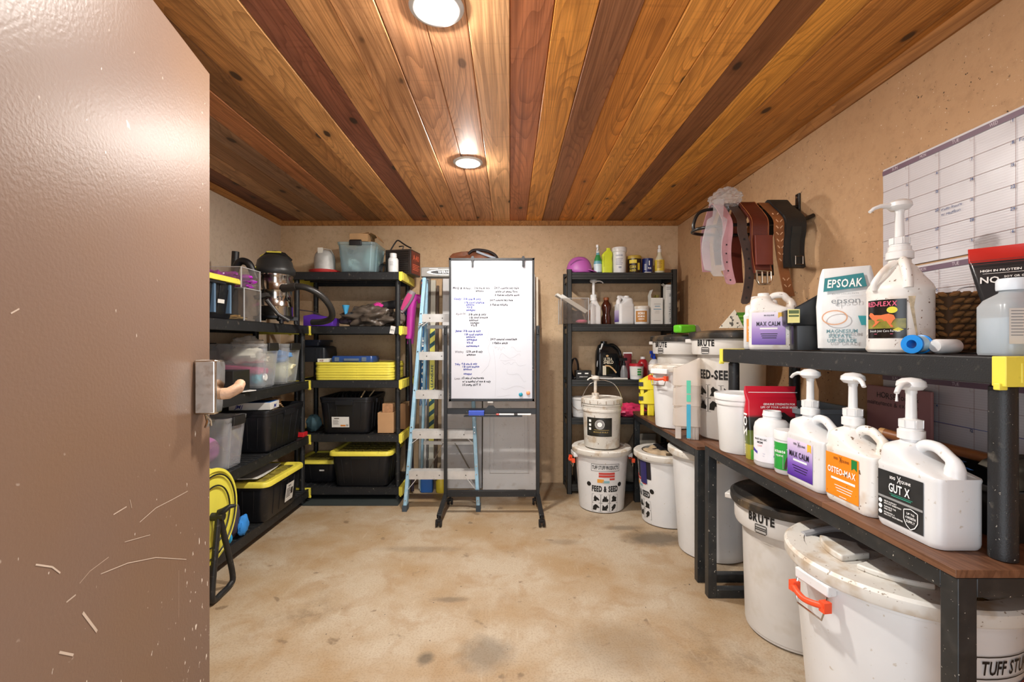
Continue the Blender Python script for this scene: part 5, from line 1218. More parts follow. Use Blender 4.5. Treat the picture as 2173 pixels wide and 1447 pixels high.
MB().rings([rr(.098, .085, .016, 0), rr(.10, .088, .018, .008), rr(.10, .088, .018, .145), rr(.075, .065, .016, .165), rr(.050, .046, .016, .20), rr(.044, .044, .02, .215)]).build('body', WHT, t); pump(t, -.005, .205, .16, math.radians(-8), ln=.072)
g = MB(); panel(g, flat((-.0505, 0, 0), (0, -1, 0), (0, 0, 1)), -.035, .035, .03, .12); g.build('label', M('#c77a3a', rough=.4), t)
t = lathe_bottle('brown_bottle', 'dark brown glassy bottle with a ribbed grip on the second rack shelf', 'bottle', (.845, 3.99, Z), [(0, 0), (.040, 0), (.042, .006), (.042, .06), (.032, .09), (.034, .11), (.042, .14), (.042, .17), (.022, .205), (.020, .215), (0, .215)], M('#4a1f12', rough=.15), [(.024, .213), (.024, .235), (.020, .238), (0, .238)], M('#8a4a24', rough=.4))
t = jug('white gallon jug with purple label edge on the second rack shelf', (.985, 3.92, Z), math.radians(194), L=.14, W=.115, H=.245, neck=-.02)
gradient_mat('lilac_small', ((0, '#4a2c86'), (1, '#d8c8e6')), .02, .12)
g = MB(); panel(g, flat((.0708, 0, 0), (0, 1, 0), (0, 0, 1)), -.04, .04, .02, .12, .001); g.build('label', MATS['lilac_small'], t)
t = lathe_bottle('hoof_tub', 'white round tub with a tan label on the second rack shelf', 'tub', (1.13, 3.91, Z), [(0, 0), (.062, 0), (.064, .005), (.064, .130), (0, .130)], WHT2, [(.067, .128), (.067, .150), (.064, .154), (0, .154)], GRIME, band=(.0645, .018, .112, face_cam(1.13, 3.91), .10, M('#b07a3c', rough=.4)))
lettering(t, cyl((0, 0, 0), .0655, face_cam(1.13, 3.91)), [('SORE', 0, .082, .018, .06), ('NO-MORE', 0, .058, .014, .06)], WINK, blocks=[(-.025, .025, .04, .045)], d=.001)
t = carton('white medicine carton with raised flap on the second rack shelf', 1.205, 1.305, 3.88, 3.97, Z, Z+.225, PAPER, name='medicine_carton', tape=False)
MB().strap([(-.05, 0, .22), (-.052, 0, .25), (-.035, 0, .295)], (0, 1, 0), .085, .002).build('flap', PAPER, t)
lettering(t, flat((0, -.0455, 0), (1, 0, 0), (0, 0, 1)), [], ink('#4a88a8'), blocks=[(-.03, .035, .125, .130), (-.02, .025, .150, .155)], d=.0008); lettering(t, flat((0, -.0455, 0), (1, 0, 0), (0, 0, 1)), [], ink('#7a7470'), blocks=[(-.025, .03, .17, .173), (-.015, .02, .11, .112), (-.02, .02, .095, .097), (-.03, .03, .03, .032)], d=.0008)
t = carton('tall white carton with vertical black lettering at the end of the second rack shelf', 1.325, 1.405-.012, 3.86, 3.94, Z, Z+.335, PAPER, name='tall_carton', tape=False, rz=-.05)
Fv = flat((.0, -.0405, 0), (0, 0, 1), (-1, 0, 0)); Fv2 = lambda u, v, d=0: Vector((-v, -.0405-d, u))
lettering(t, Fv2, [('HACCP PASS 1.0', .10, -.012, .020, .16), ('BIG', .25, -.010, .016, .03)], BLKINK, d=.0008, bold=0); lettering(t, flat((0, -.0405, 0), (1, 0, 0), (0, 0, 1)), [], ink('#6c6c6c'), blocks=[(-.03, .02, .295, .299), (-.03, .03, .31, .314), (.028, .036, .03, .10)], d=.0008)
MB().strap([(-.04, 0, .33), (-.055, 0, .345)], (0, 1, 0), .07, .002).build('flap', PAPER, t)
tag(MB().rings([rr(.03, .06, .004, 0), rr(.03, .06, .004, .26)]).build('yellow_carton', M('#a89a4c', rough=.5)), 'thin yellow-green carton wedged between the two white cartons', 'carton', loc=(1.292, 4.02, Z))

Z = .9615
# third shelf
t = thing('black_radio', 'small black radio box on the third rack shelf', 'radio', (.62, 3.87, Z)); MB().box(-.065, .065, -.045, .045, 0, .075).build('case', M('#161616', rough=.3), t, bev=.003)
lettering(t, flat((0, -.0455, 0), (1, 0, 0), (0, 0, 1)), [('SPEEDWAY', 0, .018, .007, .07)], WINK, blocks=[(-.05, -.02, .045, .055), (.01, .04, .045, .055)], d=.0008)
t = thing('cord_bundle', 'black cord coiled at the end of the third rack shelf', 'cord', (.545, 3.90, Z)); g = MB()
for k in range(5): g.tube([(.03*math.cos(a)+.005*k, .02*k-.04, .09+.085*math.sin(a)) for a in [2*PI*i/18 for i in range(18)]], .0055, 6, closed=True)
g.build('coil', BLK2, t)
t = thing('magazine', 'white folded magazine lying on the third rack shelf', 'magazine', (.83, 3.865, Z), -.05); MB().strap([(-.15, 0, .035), (-.10, 0, .012), (0, 0, .006), (.16, 0, .006)], (0, 1, 0), .09, .010).build('pages', PAPER, t); MB().strap([(-.16, 0, .045), (-.08, 0, .022), (.04, 0, .014)], (0, 1, 0), .088, .003).build('cover', M('#8d8a86', rough=.3), t)
t = thing('treatment_jug', 'glossy black jug with printed label and carry handle on the rack', 'jug', (.850, 3.955, Z), .1)
GB = M('#101214', rough=.14, var=.1)
MB().rings([rr(.20, .095, .03, 0), rr(.215, .10, .032, .012), rr(.215, .10, .032, .19), rr(.19, .09, .03, .235, cx=-.008), rr(.12, .07, .024, .285, cx=-.025), rr(.055, .05, .02, .30, cx=-.035)]).build('body', GB, t)
MB().lathe([(0, 0), (.028, 0), (.028, .02), (0, .022)], 20, (-.035, 0, .30)).build('cap', GB, t)
MB().tube(spline([(.0, 0, .285), (.05, 0, .285), (.10, 0, .24), (.118, 0, .17), (.112, 0, .08), (.10, 0, .05)]), .014, 10).build('handle', GB, t); MB().tube(spline([(-.085, -.02, .02), (-.098, -.03, .12), (-.080, -.035, .22), (-.055, -.03, .30)]), .008, 8).build('wand_clip', M('#b9b9b8', rough=.3), t)
F = flat((0, -.0505, 0), (1, 0, 0), (0, 0, 1)); lettering(t, F, [('ULTRA', -.012, .155, .024, .075), ('SHIELD', -.008, .128, .024, .09)], ink('#d8cfb8'), blocks=[(-.06, -.03, .03, .11)], d=.001)
g = MB(); stroke(g, F, [(-.04, .112), (0, .108), (.03, .085), (.06, .05)], .012, .001); poly(g, F, [(-.02+.012*math.cos(a), .195+.009*math.sin(a)) for a in [2*PI*i/12 for i in range(12)]], .001); g.build('print', ink('#c4a072'), t)
t = lathe_bottle('dark_sprayer', 'grey bottle with a black trigger on the third rack shelf', 'bottle', (.968, 3.862, Z), [(0, 0), (.028, 0), (.030, .005), (.030, .06), (.020, .10), (.014, .115), (0, .115)], M('#77777a', rough=.25)); trigger(t, .115, BLK2, .9, math.radians(190))
t = thing('ointment_tube', 'white and maroon ointment tube standing on its cap on the rack', 'tube', (1.03, 3.98, Z)); MB().rings([rr(.05, .05, .024, 0), rr(.052, .052, .025, .03), rr(.062, .040, .018, .12), rr(.075, .006, .0025, .215)]).build('body', M('#6e1f28', rough=.35), t); MB().box(-.038, .038, -.0035, .0035, .195, .225).build('crimp', WHT2, t)
t = lathe_bottle('lidded_tub', 'white tub with a red lid and green label on the rack', 'tub', (1.075, 3.865, Z), [(0, 0), (.052, 0), (.058, .115), (0, .115)], WHT2, [(.061, .110), (.062, .128), (.058, .131), (0, .131)], M('#b3222e', rough=.4), band=(.0565, .03, .10, face_cam(1.075, 3.865), .11, PAPER))
lettering(t, cyl((0, 0, 0), .058, face_cam(1.075, 3.865)), [], ink('#2f8a3c'), blocks=[(.008, .042, .035, .05), (.008, .042, .056, .072), (.008, .042, .08, .09)], d=.001)
t = lathe_bottle('red_bottle', 'red bottle with a white top behind the tubs on the rack', 'bottle', (1.16, 3.97, Z), [(0, 0), (.045, 0), (.045, .13), (.030, .155), (.018, .165), (0, .165)], M('#a81e26', rough=.3), [(.02, .165), (.02, .185), (0, .187)], WHT2)
t = lathe_bottle('maroon_bottle', 'dark maroon bottle between the black jug and the tubs', 'bottle', (1.005, 4.045, Z), [(0, 0), (.033, 0), (.033, .13), (.014, .16), (0, .16)], M('#4c1520', rough=.3))
t = lathe_bottle('blue_cap_bottle', 'white bottle with a bright blue trigger at the end of the third rack shelf', 'bottle', (1.262, 3.98, Z), [(0, 0), (.05, 0), (.052, .12), (.03, .155), (.018, .165), (0, .165)], WHT2); trigger(t, .165, M('#1f44b8', rough=.3), 1.0, math.radians(200))

Z = .6415
t = lathe_bottle('small_pail', 'small white pail with a wire handle on the fourth rack shelf', 'pail', (.60, 3.90, Z), [(0, 0), (.062, 0), (.072, .145), (.078, .148), (.078, .165), (0, .165)], WHT2); MB().tube([(-.076, -.01, .15), (-.07, -.05, .09), (-.03, -.078, .062), (.03, -.078, .062), (.07, -.05, .09), (.076, -.01, .15)], .0025, 6).build('wire_handle', CHR, t)
t = thing('pink_bag', 'shiny pink plastic bag of feed on the fourth rack shelf', 'bag', (1.02, 3.90, Z)); MB().blob((0, 0, .05), (.15, .07, .06), 71, .3, 2.5, 30, 16, flat=-.048).build('film', M('#d23a62', rough=.15, var=.25, scale=20), t, sharp=25)
carton('black carton on the floor shelf of the metal rack', .56, .80, 3.86, 4.05, .08, .25, BLK2, name='black_carton', tape=False)
t = thing('white_sack', 'pale feed sack slumped at the bottom of the rack behind the bin', 'sack', (1.12, 3.95, .082))
MB().rings([rr(.26, .14, .05, 0), rr(.30, .17, .06, .03), rr(.29, .17, .06, .15, cx=.01), rr(.27, .15, .05, .27, cx=.02), rr(.22, .09, .03, .34, cx=.035), rr(.20, .03, .012, .40, cx=.05)]).build('sack', M('#8f877a', rough=.7, var=.25, scale=12, bump=.8, bscale=18), t, sharp=60)

# ------------------------------------------------------------------ feed bin with a bucket on it
bx_, by_ = .713, 3.545
feed_can('white feed bin with red handles and printed animals, carrying a bucket', (bx_, by_, .0015), .212, .470, handles_at=(math.radians(183), math.radians(-3)), a_print=face_cam(bx_, by_)+.16)
t = thing('lidded_bucket', 'grimy white bucket with a hand pump, standing on the feed bin', 'bucket', (bx_-.0, by_-.015, .4725))
MB().lathe([(0, 0), (.130, 0), (.134, .006), (.144, .275), (.150, .277), (.150, .290), (.146, .292), (.147, .318), (.152, .320), (.152, .330), (.148, .332), (.149, .350), (0, .350)], 48).build('body', GRIME, t)
l = MB().lathe([(.150, .335), (.156, .336), (.158, .350), (.157, .372), (.150, .376), (.146, .370), (0, .368)], 48).build('lid', GRIME, t)
g = MB()
for k in range(16): a = 2*PI*k/16; g.obox((.158*math.cos(a), .158*math.sin(a), .350), (.0015*math.cos(a), .0015*math.sin(a), 0), (-.002*math.sin(a), .002*math.cos(a), 0), (0, 0, .012))
g.build('lid_tabs', M('#8a7a64', rough=.6), l)['kind'] = 'stuff'
a0 = face_cam(bx_, by_)+.02; F = cyl((0, 0, 0), .1345, a0, .145, .285); g = MB(); panel(g, F, -.125, .075, .095, .235, .001, 16, 2); lb = g.build('label', M('#25241f', rough=.35, var=.5, scale=25), t)
g = MB(); 
for r_ in (.034, .026): stroke(g, F, [(-.018+r_*math.cos(q), .185+r_*math.sin(q)) for q in [2*PI*i/28 for i in range(29)]], .0025, .002)
poly(g, F, [(-.018+.019*math.cos(q), .185+.019*math.sin(q)) for q in [2*PI*i/20 for i in range(20)]], .002)
for k in range(3): panel(g, F, -.105, -.085, .20-.03*k, .218-.03*k, .002, 2)
g.build('print', WINK, lb)
g = MB(); text(g, F, 'MUSCLE BUILD', -.01, .123, .010, 0, 1, w=.11, d=.002); panel(g, F, -.06, .05, .143, .146, .002, 6); g.build('lettering', ink('#a08a50'), lb)
pump(t, -.055, .365, .155, math.radians(172), mat=GRIME, y=-.03, ln=.05)
MB().tube(spline([(-.157, 0, .30), (-.15, -.004, .38), (-.10, -.008, .47), (-.03, -.01, .505), (.03, -.01, .505), (.10, -.008, .47), (.15, -.004, .38), (.157, 0, .30)]), .003, 6).build('wire_bail', CHR, t)
# ------------------------------------------------------------------ two work benches along the right wall
BW = wood_mat('bench_board', '#74503a', gscale=.8, rough=.45, knots=False, contrast=1.0)
def bench(label, x0, x1, y0, y1, z, leg=.042):
    t = thing('work_bench', label, 'bench', (x0, y0, 0), 0, 'low benches with brown boards on black steel frames')
    w, d = x1-x0, y1-y0
    n = 3
    for i in range(n):
        b = MB().box(-.004, w, d*i/n+.0006, d*(i+1)/n-.0006, z-.018, z).build('board', BW, t, bev=.001); 
    for i, y in enumerate((0, d-leg)):
        for x in (0, w-leg): MB().box(x, x+leg, y, y+leg, 0.0015, z-.019).build('leg', FRAME, t, bev=.002)
        MB().box(leg, w-leg, y, y+leg, .0015, .0015+leg).build('foot_rail', FRAME, t, bev=.002)
        MB().box(leg, w-leg, y, y+leg, z-.019-leg, z-.019).build('end_rail', FRAME, t, bev=.002)
    for x in (0, w-leg): MB().box(x, x+leg, leg, d-leg, z-.019-leg, z-.019).build('side_rail', FRAME, t, bev=.002)
    return t
B1, B2 = .720, .770
bench('low brown-topped bench in the far right corner carrying the organisers', .992, 1.505, 2.405, 3.66, B1)
bench('nearer brown-topped bench carrying the pump jugs', .985, 1.505, 1.000, 2.300, B2)

# bins under the benches
feed_can('white feed bin with a navy label and printed animals under the far bench', (1.125, 3.26, .0015), .215, .50, handles_at=(math.radians(-58),), a_print=face_cam(1.125, 3.26)-1.15, lid=False)
t = [o for o in bpy.data.objects if o.name.startswith('feed_bin')][-1]
F = cyl((0, 0, 0), .173, face_cam(1.125, 3.26)-.80, .204, .44); g = MB(); panel(g, F, -.09, .05, .32, .455, .002, 8); g2 = MB(); panel(g2, F, -.05, .015, .285, .44, .004, 5); g.build('label', M('#1d1a22', rough=.5), t); g2.build('label', M('#2a2560', rough=.5), t, label='indigo label with torn edge')
inbin('tan_sack', 'tan crumpled sack stuffed in the open bin under the far bench', 'sack', '#b19a7c', (1.06, 3.24, .475), (.10, .12, .045), 81, .4)
tag(MB().blob((0, 0, 0), (.135, .12, .035), 83, .35, 2.2, 34, 16, flat=-.02).build('black_liner', M('#1d1e22', rough=.18, var=.3), sharp=30), 'glossy black bin liner bulging from the open bin under the far bench', 'liner', loc=(1.17, 3.29, .505))
feed_can('tall plain white bin with open rim where the two benches meet', (1.245, 2.795, .0015), .245, .63, lid=False)
tag(MB().blob((0, 0, 0), (.17, .17, .035), 85, .3, 2.0, 30, 14, flat=-.02).build('black_liner', M('#1d1e22', rough=.2, var=.3), sharp=30), 'dark glossy liner inside the tall plain white bin', 'liner', loc=(1.25, 2.79, .60))
brute('grey-white waste bin with a dirty black lid under the nearer bench', (1.262, 2.015, .0015), .242, .612, a=face_cam(1.262, 2.0)-.52)
t = feed_can('largest white feed bin with a red handle and cut-open lid in front', (1.195, 1.40, .0015), .285, .615, handles_at=(math.radians(188),), lid=False)
# lid in pieces: outer ring, raised half-panels, opening with grain
l = MB()
def sector(mb, r0, r1, a0, a1, z0, z1, n=18):
    rs = []
    for i in range(n+1):
        a = a0+(a1-a0)*i/n; c, s = math.cos(a), math.sin(a); rs.append([(r0*c, r0*s, z0), (r1*c, r1*s, z0), (r1*c, r1*s, z1), (r0*c, r0*s, z1)])
    return mb.rings(rs)
H_ = .615
sector(l, .02, .245, PI*.75, PI*1.45, H_-.028, H_-.006); l.build('lid_panel', GRIME, t, bev=.004)
l = MB(); sector(l, .10, .20, PI*.80, PI*1.05, H_-.006, H_+.014, 10); sector(l, .06, .20, PI*1.12, PI*1.40, H_-.006, H_+.010, 10); l.build('raised_rib', GRIME, t, bev=.004)
l = MB(); sector(l, .02, .245, PI*1.62, PI*2.25, H_-.03, H_-.004); l.build('lid_panel', GRIME, t, bev=.004)
l = MB(); sector(l, .03, .245, PI*.30, PI*.72, H_-.04, H_-.02); l.build('lid_panel', M('#9b9a9c', rough=.4), t, bev=.003, label='grey lid panel at the back')
l = MB(); l.tube(spline([(-.19, .16, H_-.004), (-.05, .19, H_+.004), (.08, .13, H_+.006)]), .011, 8); l.build('lid_grip', M('#a9a8aa', rough=.35), t)
gr = MB()
for k in range(420):
    a = RND.uniform(PI*1.42, PI*1.66); r_ = RND.uniform(.02, .235); c = (r_*math.cos(a), r_*math.sin(a), H_-.045+RND.uniform(0, .010)); q = RND.uniform(0, PI)
    gr.obox(c, (.006*math.cos(q), .006*math.sin(q), 0), (-.003*math.sin(q), .003*math.cos(q), 0), (0, 0, .002))
sector(gr, .0, .235, PI*1.40, PI*1.68, H_-.06, H_-.046); tag(gr.build('oat_feed', M('#a98c58', rough=.8, var=.3, scale=60)), 'oats and pellets showing through the gap in the largest bin lid', 'feed', loc=(1.195, 1.40, .0015))['kind'] = 'stuff'
t2 = thing('measuring_cup', 'small ribbed grey cup sitting in the opening of the largest bin', 'cup', (1.27, 1.385, H_-.035)); MB().lathe([(0, 0), (.026, 0), (.034, .045), (.031, .045), (.024, .004)], 24).build('cup', M('#b5b4b8', rough=.4), t2)
F = cyl((0, 0, 0), .229, math.radians(-60), .274, .555); g = MB(); text(g, F, 'TUFF STUFF PRODUCTS', 0, .440, .034, 0, 1, w=.32, d=.002)
for v in (.428, .486): stroke(g, F, [(-.175+.35*i/12, v) for i in range(13)], .003, .002)
for u in (-.175, .175): stroke(g, F, [(u, .428), (u, .486)], .003, .002)
g.build('print', BLKINK, t)
g = MB(); panel(g, F, -.14, .14, .35, .405, .002, 8); lb = g.build('label', M('#8a2a2c', rough=.5, var=.2), t); g = MB(); text(g, F, 'LID LOCKING', -.04, .382, .012, 0, 1, w=.14, d=.004); text(g, F, 'HANDLES', -.04, .362, .012, 0, 1, w=.12, d=.004); g.build('lettering', WINK, lb)

# ------------------------------------------------------------------ on the far bench
Z = B1+.0015
b1 = brute('grey-white bin with a black lid standing in the corner on the far bench', (1.270, 3.30, Z), .225, .615, a=face_cam(1.27, 3.3)-.80)
b2 = brute('taller grey-white bin marked with animal pictures, nearer on the far bench', (1.288, 2.650, Z), .214, .628, a=face_cam(1.288, 2.65)-.66, seed=True)
t = thing('lime_box', 'bright green carton lying on the lid of the corner bin', 'box', (1.19, 3.10, Z+.615), .3)
MB().box(-.065, .065, -.04, .04, 0, .055).build('carton', M('#63c426', rough=.4, var=.1), t, bev=.012); MB().prism([(.067, 0), (.12, 0), (.09, .05), (.067, .055)], -.03, .03, 'y').build('torn_flap', M('#9b938a', rough=.6), t)
t = thing('green_packet', 'green packet with a white printed triangle on the nearer black lid', 'packet', (1.24, 2.50, Z+.628), -.25)
MB().box(.0, .09, -.02, .02, 0, .085).build('packet', M('#4c8a24', rough=.4, var=.15), t); MB().prism([(-.09, 0), (.035, 0), (-.01, .10)], -.03, -.022, 'y').build('triangle_card', M('#e4dccb', rough=.6, dirt=(('#2a241c', .58, .60, 60, .9),)), t)
g = MB(); 
for i in range(3): g.box(.012, .085, -.0215, -.020, .02+.02*i, .028+.02*i)
g.build('print', ink('#7ab83a'), t)
t = feed_can('smooth white bin with a closed white lid beside the yellow organiser', (1.082, 2.985, Z), .150, .405, pk=.6, name='white_bin'); 
grip_handle(t, .142, .35, math.radians(215), ORG)

def organiser(label, loc, rz, mat, tiers=3, W=.115, D=.12, S=1.0, extra=None, group=None, lg0=.085, lg1=.035, hb=.075):
    """tall stackable scoop holder: tapered tub with a slanted open front on ribbed legs, nested"""
    t = thing('scoop_holder', label, 'holder', loc, rz, group)
    h = 0
    for k in range(tiers):
        z0 = h; lg = lg0 if k == 0 else lg1
        mb = MB()
        for (a, b) in ((-W*.42, -W*.20), (W*.02, W*.44)): mb.box(a, b, -D*.42, D*.42, z0, z0+lg+.01)
        for q in range(4): mb.box(W*.08+q*W*.09, W*.12+q*W*.09, -D*.46, -D*.42, z0, z0+lg)
        mb.build('leg', mat, t, bev=.003)
        z1 = z0+lg; mb = MB(); n = 4
        lo = rr(W*.92, D*.92, .018, z1, n=n); hi = rr(W, D, .02, z1+hb, n=n); hi = [(x, y, z+max(0, (x/W+.25))*.075) for x, y, z in hi]; hi2 = [(x*.93, y*.93, z) for x, y, z in hi]; lo2 = [(x*.9, y*.9, z+.004) for x, y, z in lo]
        mb.rings([lo, [(x, y, z) for x, y, z in rr(W*1.04, D*1.04, .02, z1+.006, n=n)], [(x*1.02, y*1.02, z) for x, y, z in rr(W, D, .02, z1+.05, n=n)], hi, hi2, lo2]); mb.build('tub', mat, t)
        h = z1+hb-.002
    return t
YO = M('#eadb2a', rough=.4, var=.05)
t = organiser('stack of bright yellow nested scoop holders at the end of the far bench', (1.045, 3.47, Z), -.25, YO, 2)
g = MB(); 
for z in (.115, .222): g.box(-.062, -.030, -.0665, -.0645, z, z+.03)
g.build('sticker', M('#2a2830', rough=.5), t)
t = organiser('stack of frosted clear nested scoop holders with teal strips on the far bench', (1.022, 2.63, Z), -.38, FROST, 3, W=.145, D=.12, lg0=.07, lg1=.012, hb=.105)
g = MB()
for z, hx in ((.005, 0), (.10, 0)): g.box(.0, .022, -.0655, -.063, z+.005, z+.10)
g.build('teal_strip', M('#2aa4c4', rough=.4), t); g = MB(); g.box(.0, .022, -.0655, -.063, .215, .255); g.box(.0, .022, -.0655, -.063, .262, .335); g.build('green_strip', M('#4fc4a0', rough=.4), t)

# ------------------------------------------------------------------ on the nearer bench, far to near
Z = B2+.0015
t = thing('small_bucket', 'clean white lidded bucket at the far end of the nearer bench', 'bucket', (1.066, 2.098, Z))
MB().lathe([(0, 0), (.088, 0), (.091, .005), (.103, .215), (.108, .217), (.110, .225), (.107, .242), (0, .242)], 44).build('body', WHT2, t); MB().lathe([(.106, .238), (.113, .240), (.115, .262), (.111, .268), (.105, .262), (0, .260)], 44).build('lid', WHT2, t)
lettering(t, cyl((0, 0, 0), .096, face_cam(1.066, 2.098)-.35), [('WERNHERS', 0, .135, .009, .05)], BLKINK, d=.002)
# dog-food style pouch
t = thing('feed_pouch', 'red, black and olive pouch of feed standing on the nearer bench', 'bag', (1.117, 1.952, Z), math.radians(-4))
BAGM = gradient_mat('pouch_print', ((0, '#a8a03c'), (.20, '#a8a03c'), (.21, '#5d6a2c'), (.40, '#5d6a2c'), (.41, '#171614'), (.58, '#171614'), (.62, '#b8182c'), (1, '#c41c32')), 0, .31, .3)
mb = MB(); rg = []
for z, w, d in ((0, .19, .055), (.02, .20, .060), (.12, .205, .062), (.20, .205, .058), (.25, .208, .036), (.29, .212, .012), (.312, .212, .006)):
    rg.append([(x+(.004*math.sin(z*60) if abs(x) > .08 else 0), y*(1-.25*(abs(x) > .085)), zz) for x, y, zz in rr(w, d, .012, z, n=4)])
mb.rings(rg); mb.build('pouch', BAGM, t)
F = flat((0, -.0305, 0), (1, 0, 0), (0, 0, 1)); g = MB(); text(g, F, 'GENUINE STRENGTH FOR', .02, .235, .008, 0, 1, w=.13, d=.004); text(g, F, 'LIFE OF YOUR LARGE BREED', .02, .222, .008, 0, 1, w=.15, d=.004)
poly(g, F, [(-.10, .286), (.10, .286), (.10, .2885), (-.10, .2885)], -.010); g.build('lettering', WINK, t)
g = MB(); poly(g, F, [(-.085, .115), (-.085, .14), (-.05, .185), (-.03, .175), (.0, .20), (.04, .205), (.07, .18), (.075, .14), (.09, .115)], .002); g.build('dog_shape', ink('#1a1817'), t)
g = MB(); panel(g, F, -.075, -.05, .118, .150, .003); panel(g, F, -.095, -.05, .004, .045, .003); g.build('print', ink('#58b33c'), t)
Fs = lambda u, v, d=0: Vector((-.1045-d, -v*1.0+.0, u)); g = MB(); text(g, Fs, 'ZOI', .15, -.012, .028, 0, 1, w=.10, d=.0); text(g, Fs, 'ADULT', .05, -.004, .009, 0, 0, w=.06, d=.0); g.build('lettering', WINK, t)
g = MB(); text(g, F, 'Healthy', .0, .175, .014, 0, 0, w=.06, d=.003); g.build('lettering', ink('#cfd8b0'), t)

t = lathe_bottle('round_bottle', 'wide white plastic bottle without cap and blue-purple label band', 'bottle', (1.066, 1.850, Z), [(0, .002), (.060, 0), (.066, .008), (.067, .15), (.062, .172), (.048, .186), (.034, .190), (.033, .20), (.036, .202), (.034, .21), (.032, .222), (.028, .222), (.028, .200), (0, .198)], WHT)
F = cyl((0, 0, 0), .0672, face_cam(1.068, 1.868)-.15); g = MB(); panel(g, F, -.075, .07, .022, .125, .0008, 14); lb = g.build('label', M('#e6e4ea', rough=.35), t); g = MB(); text(g, F, 'WHITE MAGIC', -.035, .108, .007, 0, 1, w=.055, d=.002); text(g, F, 'MSM', -.035, .095, .008, 0, 1, w=.025, d=.002); g.build('lettering', BLKINK, lb)
g = MB(); poly(g, F, [(-.074, .060), (-.05, .052), (-.02, .046), (.02, .045), (.02, .054), (-.02, .056), (-.05, .063), (-.074, .074)], .002); g.build('print', ink('#4b3f9a'), lb); g = MB(); text(g, F, 'LOW', -.035, .082, .007, 0, 0, w=.02, d=.002); g.build('print', ink('#c0485a'), lb)
t = lathe_bottle('green_tub', 'white tub with green label and horse picture beside a pump jug', 'tub', (1.068, 1.742, Z), [(0, .002), (.044, 0), (.048, .006), (.048, .132), (0, .132)], WHT, [(.0505, .130), (.0505, .160), (.048, .164), (0, .164)], WHT2)
F = cyl((0, 0, 0), .0482, face_cam(1.068, 1.742)-.1); g = MB(); panel(g, F, -.07, .06, .018, .120, .0008, 14); lb = g.build('label', M('#2c9a3e', rough=.35, var=.12), t); g = MB(); text(g, F, 'actuate', -.028, .082, .012, 0, 1, w=.045, d=.002); text(g, F, 'equine', -.028, .068, .009, 0, 0, w=.03, d=.002); stroke(g, F, [(-.06, .10), (0, .097), (.05, .10)], .002, .002); g.build('lettering', WINK, lb)
g = MB(); poly(g, F, [(-.015, .022), (.045, .022), (.045, .075), (-.015, .078)], .002); g.build('print', ink('#8d8a92'), lb); g = MB(); poly(g, F, [(-.010, .022), (-.008, .045), (-.002, .068), (.008, .075), (.020, .072), (.024, .055), (.020, .035), (.022, .022)], .0026); g.build('print', ink('#3e241a'), lb)

HN = .245
def pump_jug(label, y, mat_label, x=1.078, ang=PI, drip=False, body=WHT, neckz=0):
    t = jug(label, (x, y, Z), -PI/2, L=.192, W=.118, H=HN, body=body); pump(t, -.045, HN, .135, ang, drip=drip, ln=.078)
    l, F = jug_label(t, mat_label, W=.118, u0=-.080, u1=.058, v0=.020, v1=.152); return t, l, F
JL = gradient_mat('violet_print', ((0, '#4a2390'), (.35, '#7a55b8'), (1, '#e2d2ea')), .02, .15)
def brand(l, F, hx, u=0, v=.135, w=.05):
    g = MB(); text(g, F, '100', u-.018, v, .0075, 0, 1, w=.018, d=.003); text(g, F, 'EQUINE', u+.020, v-.002, .0065, 0, 1, w=.034, d=.003); stroke(g, F, [(u-.004, v-.006), (u+.006, v+.013)], .0018, .003); stroke(g, F, [(u+.006, v-.006), (u-.004, v+.013)], .0018, .003); g.build('emblem', ink(hx), l)
t, l, F = pump_jug('white pump jug with a violet label between the green tub and the orange-labelled jug', 1.588, JL, ang=math.radians(188))
brand(l, F, '#26222a', -.015); g = MB(); text(g, F, 'MAX CALM', -.012, .092, .019, 0, 1, w=.108, d=.003)
for k in range(3): panel(g, F, -.05+.006*k, .035-.004*k, .060-.009*k, .0625-.009*k, .002)
g.build('lettering', ink('#1c1524'), l); g = MB(); panel(g, F, -.045, .030, .078, .085, .002); g.build('print', WINK, l); g = MB(); poly(g, F, [(.032, .150), (.052, .150), (.052, .122), (.042, .128), (.032, .122)], .002); g.build('ribbon', ink('#e0b23a'), l)
DIRTY = M('#e4e0da', rough=.4, var=.04, dirt=(('#b08a58', .55, .72, 12, .55), ('#6b4a2a', .66, .70, 75, .9)))
t, l, F = pump_jug('grimy white pump jug with an orange label, middle of the three pump jugs', 1.385, M('#f08a1e', rough=.35, var=.08, dirt=(('#7a3a10', .66, .70, 50, .8),)), ang=math.radians(-20), body=DIRTY)
brand(l, F, '#8a4a18', -.015); g = MB(); text(g, F, 'OSTEO-MAX', -.010, .092, .018, 0, 1, w=.118, d=.003); panel(g, F, -.055, .045, .072, .079, .002)
for k in range(3): panel(g, F, -.04+.005*k, .035-.003*k, .055-.008*k, .057-.008*k, .002)
panel(g, F, -.02, .01, .024, .026, .002); g.build('lettering', WINK, l); g = MB(); poly(g, F, [(.030, .150), (.052, .150), (.052, .118), (.041, .126), (.030, .118)], .002); g.build('ribbon', ink('#1c7a38'), l)
t, l, F = pump_jug('white pump jug with a black label, nearest of the three pump jugs', 1.182, M('#2b2c2d', rough=.35, var=.25, scale=22), x=1.082, ang=math.radians(-60), drip=True)
brand(l, F, '#e8e8e8', -.012, .134, .06); g = MB(); text(g, F, 'GUT X', -.010, .101, .021, 0, 1, w=.066, d=.003)
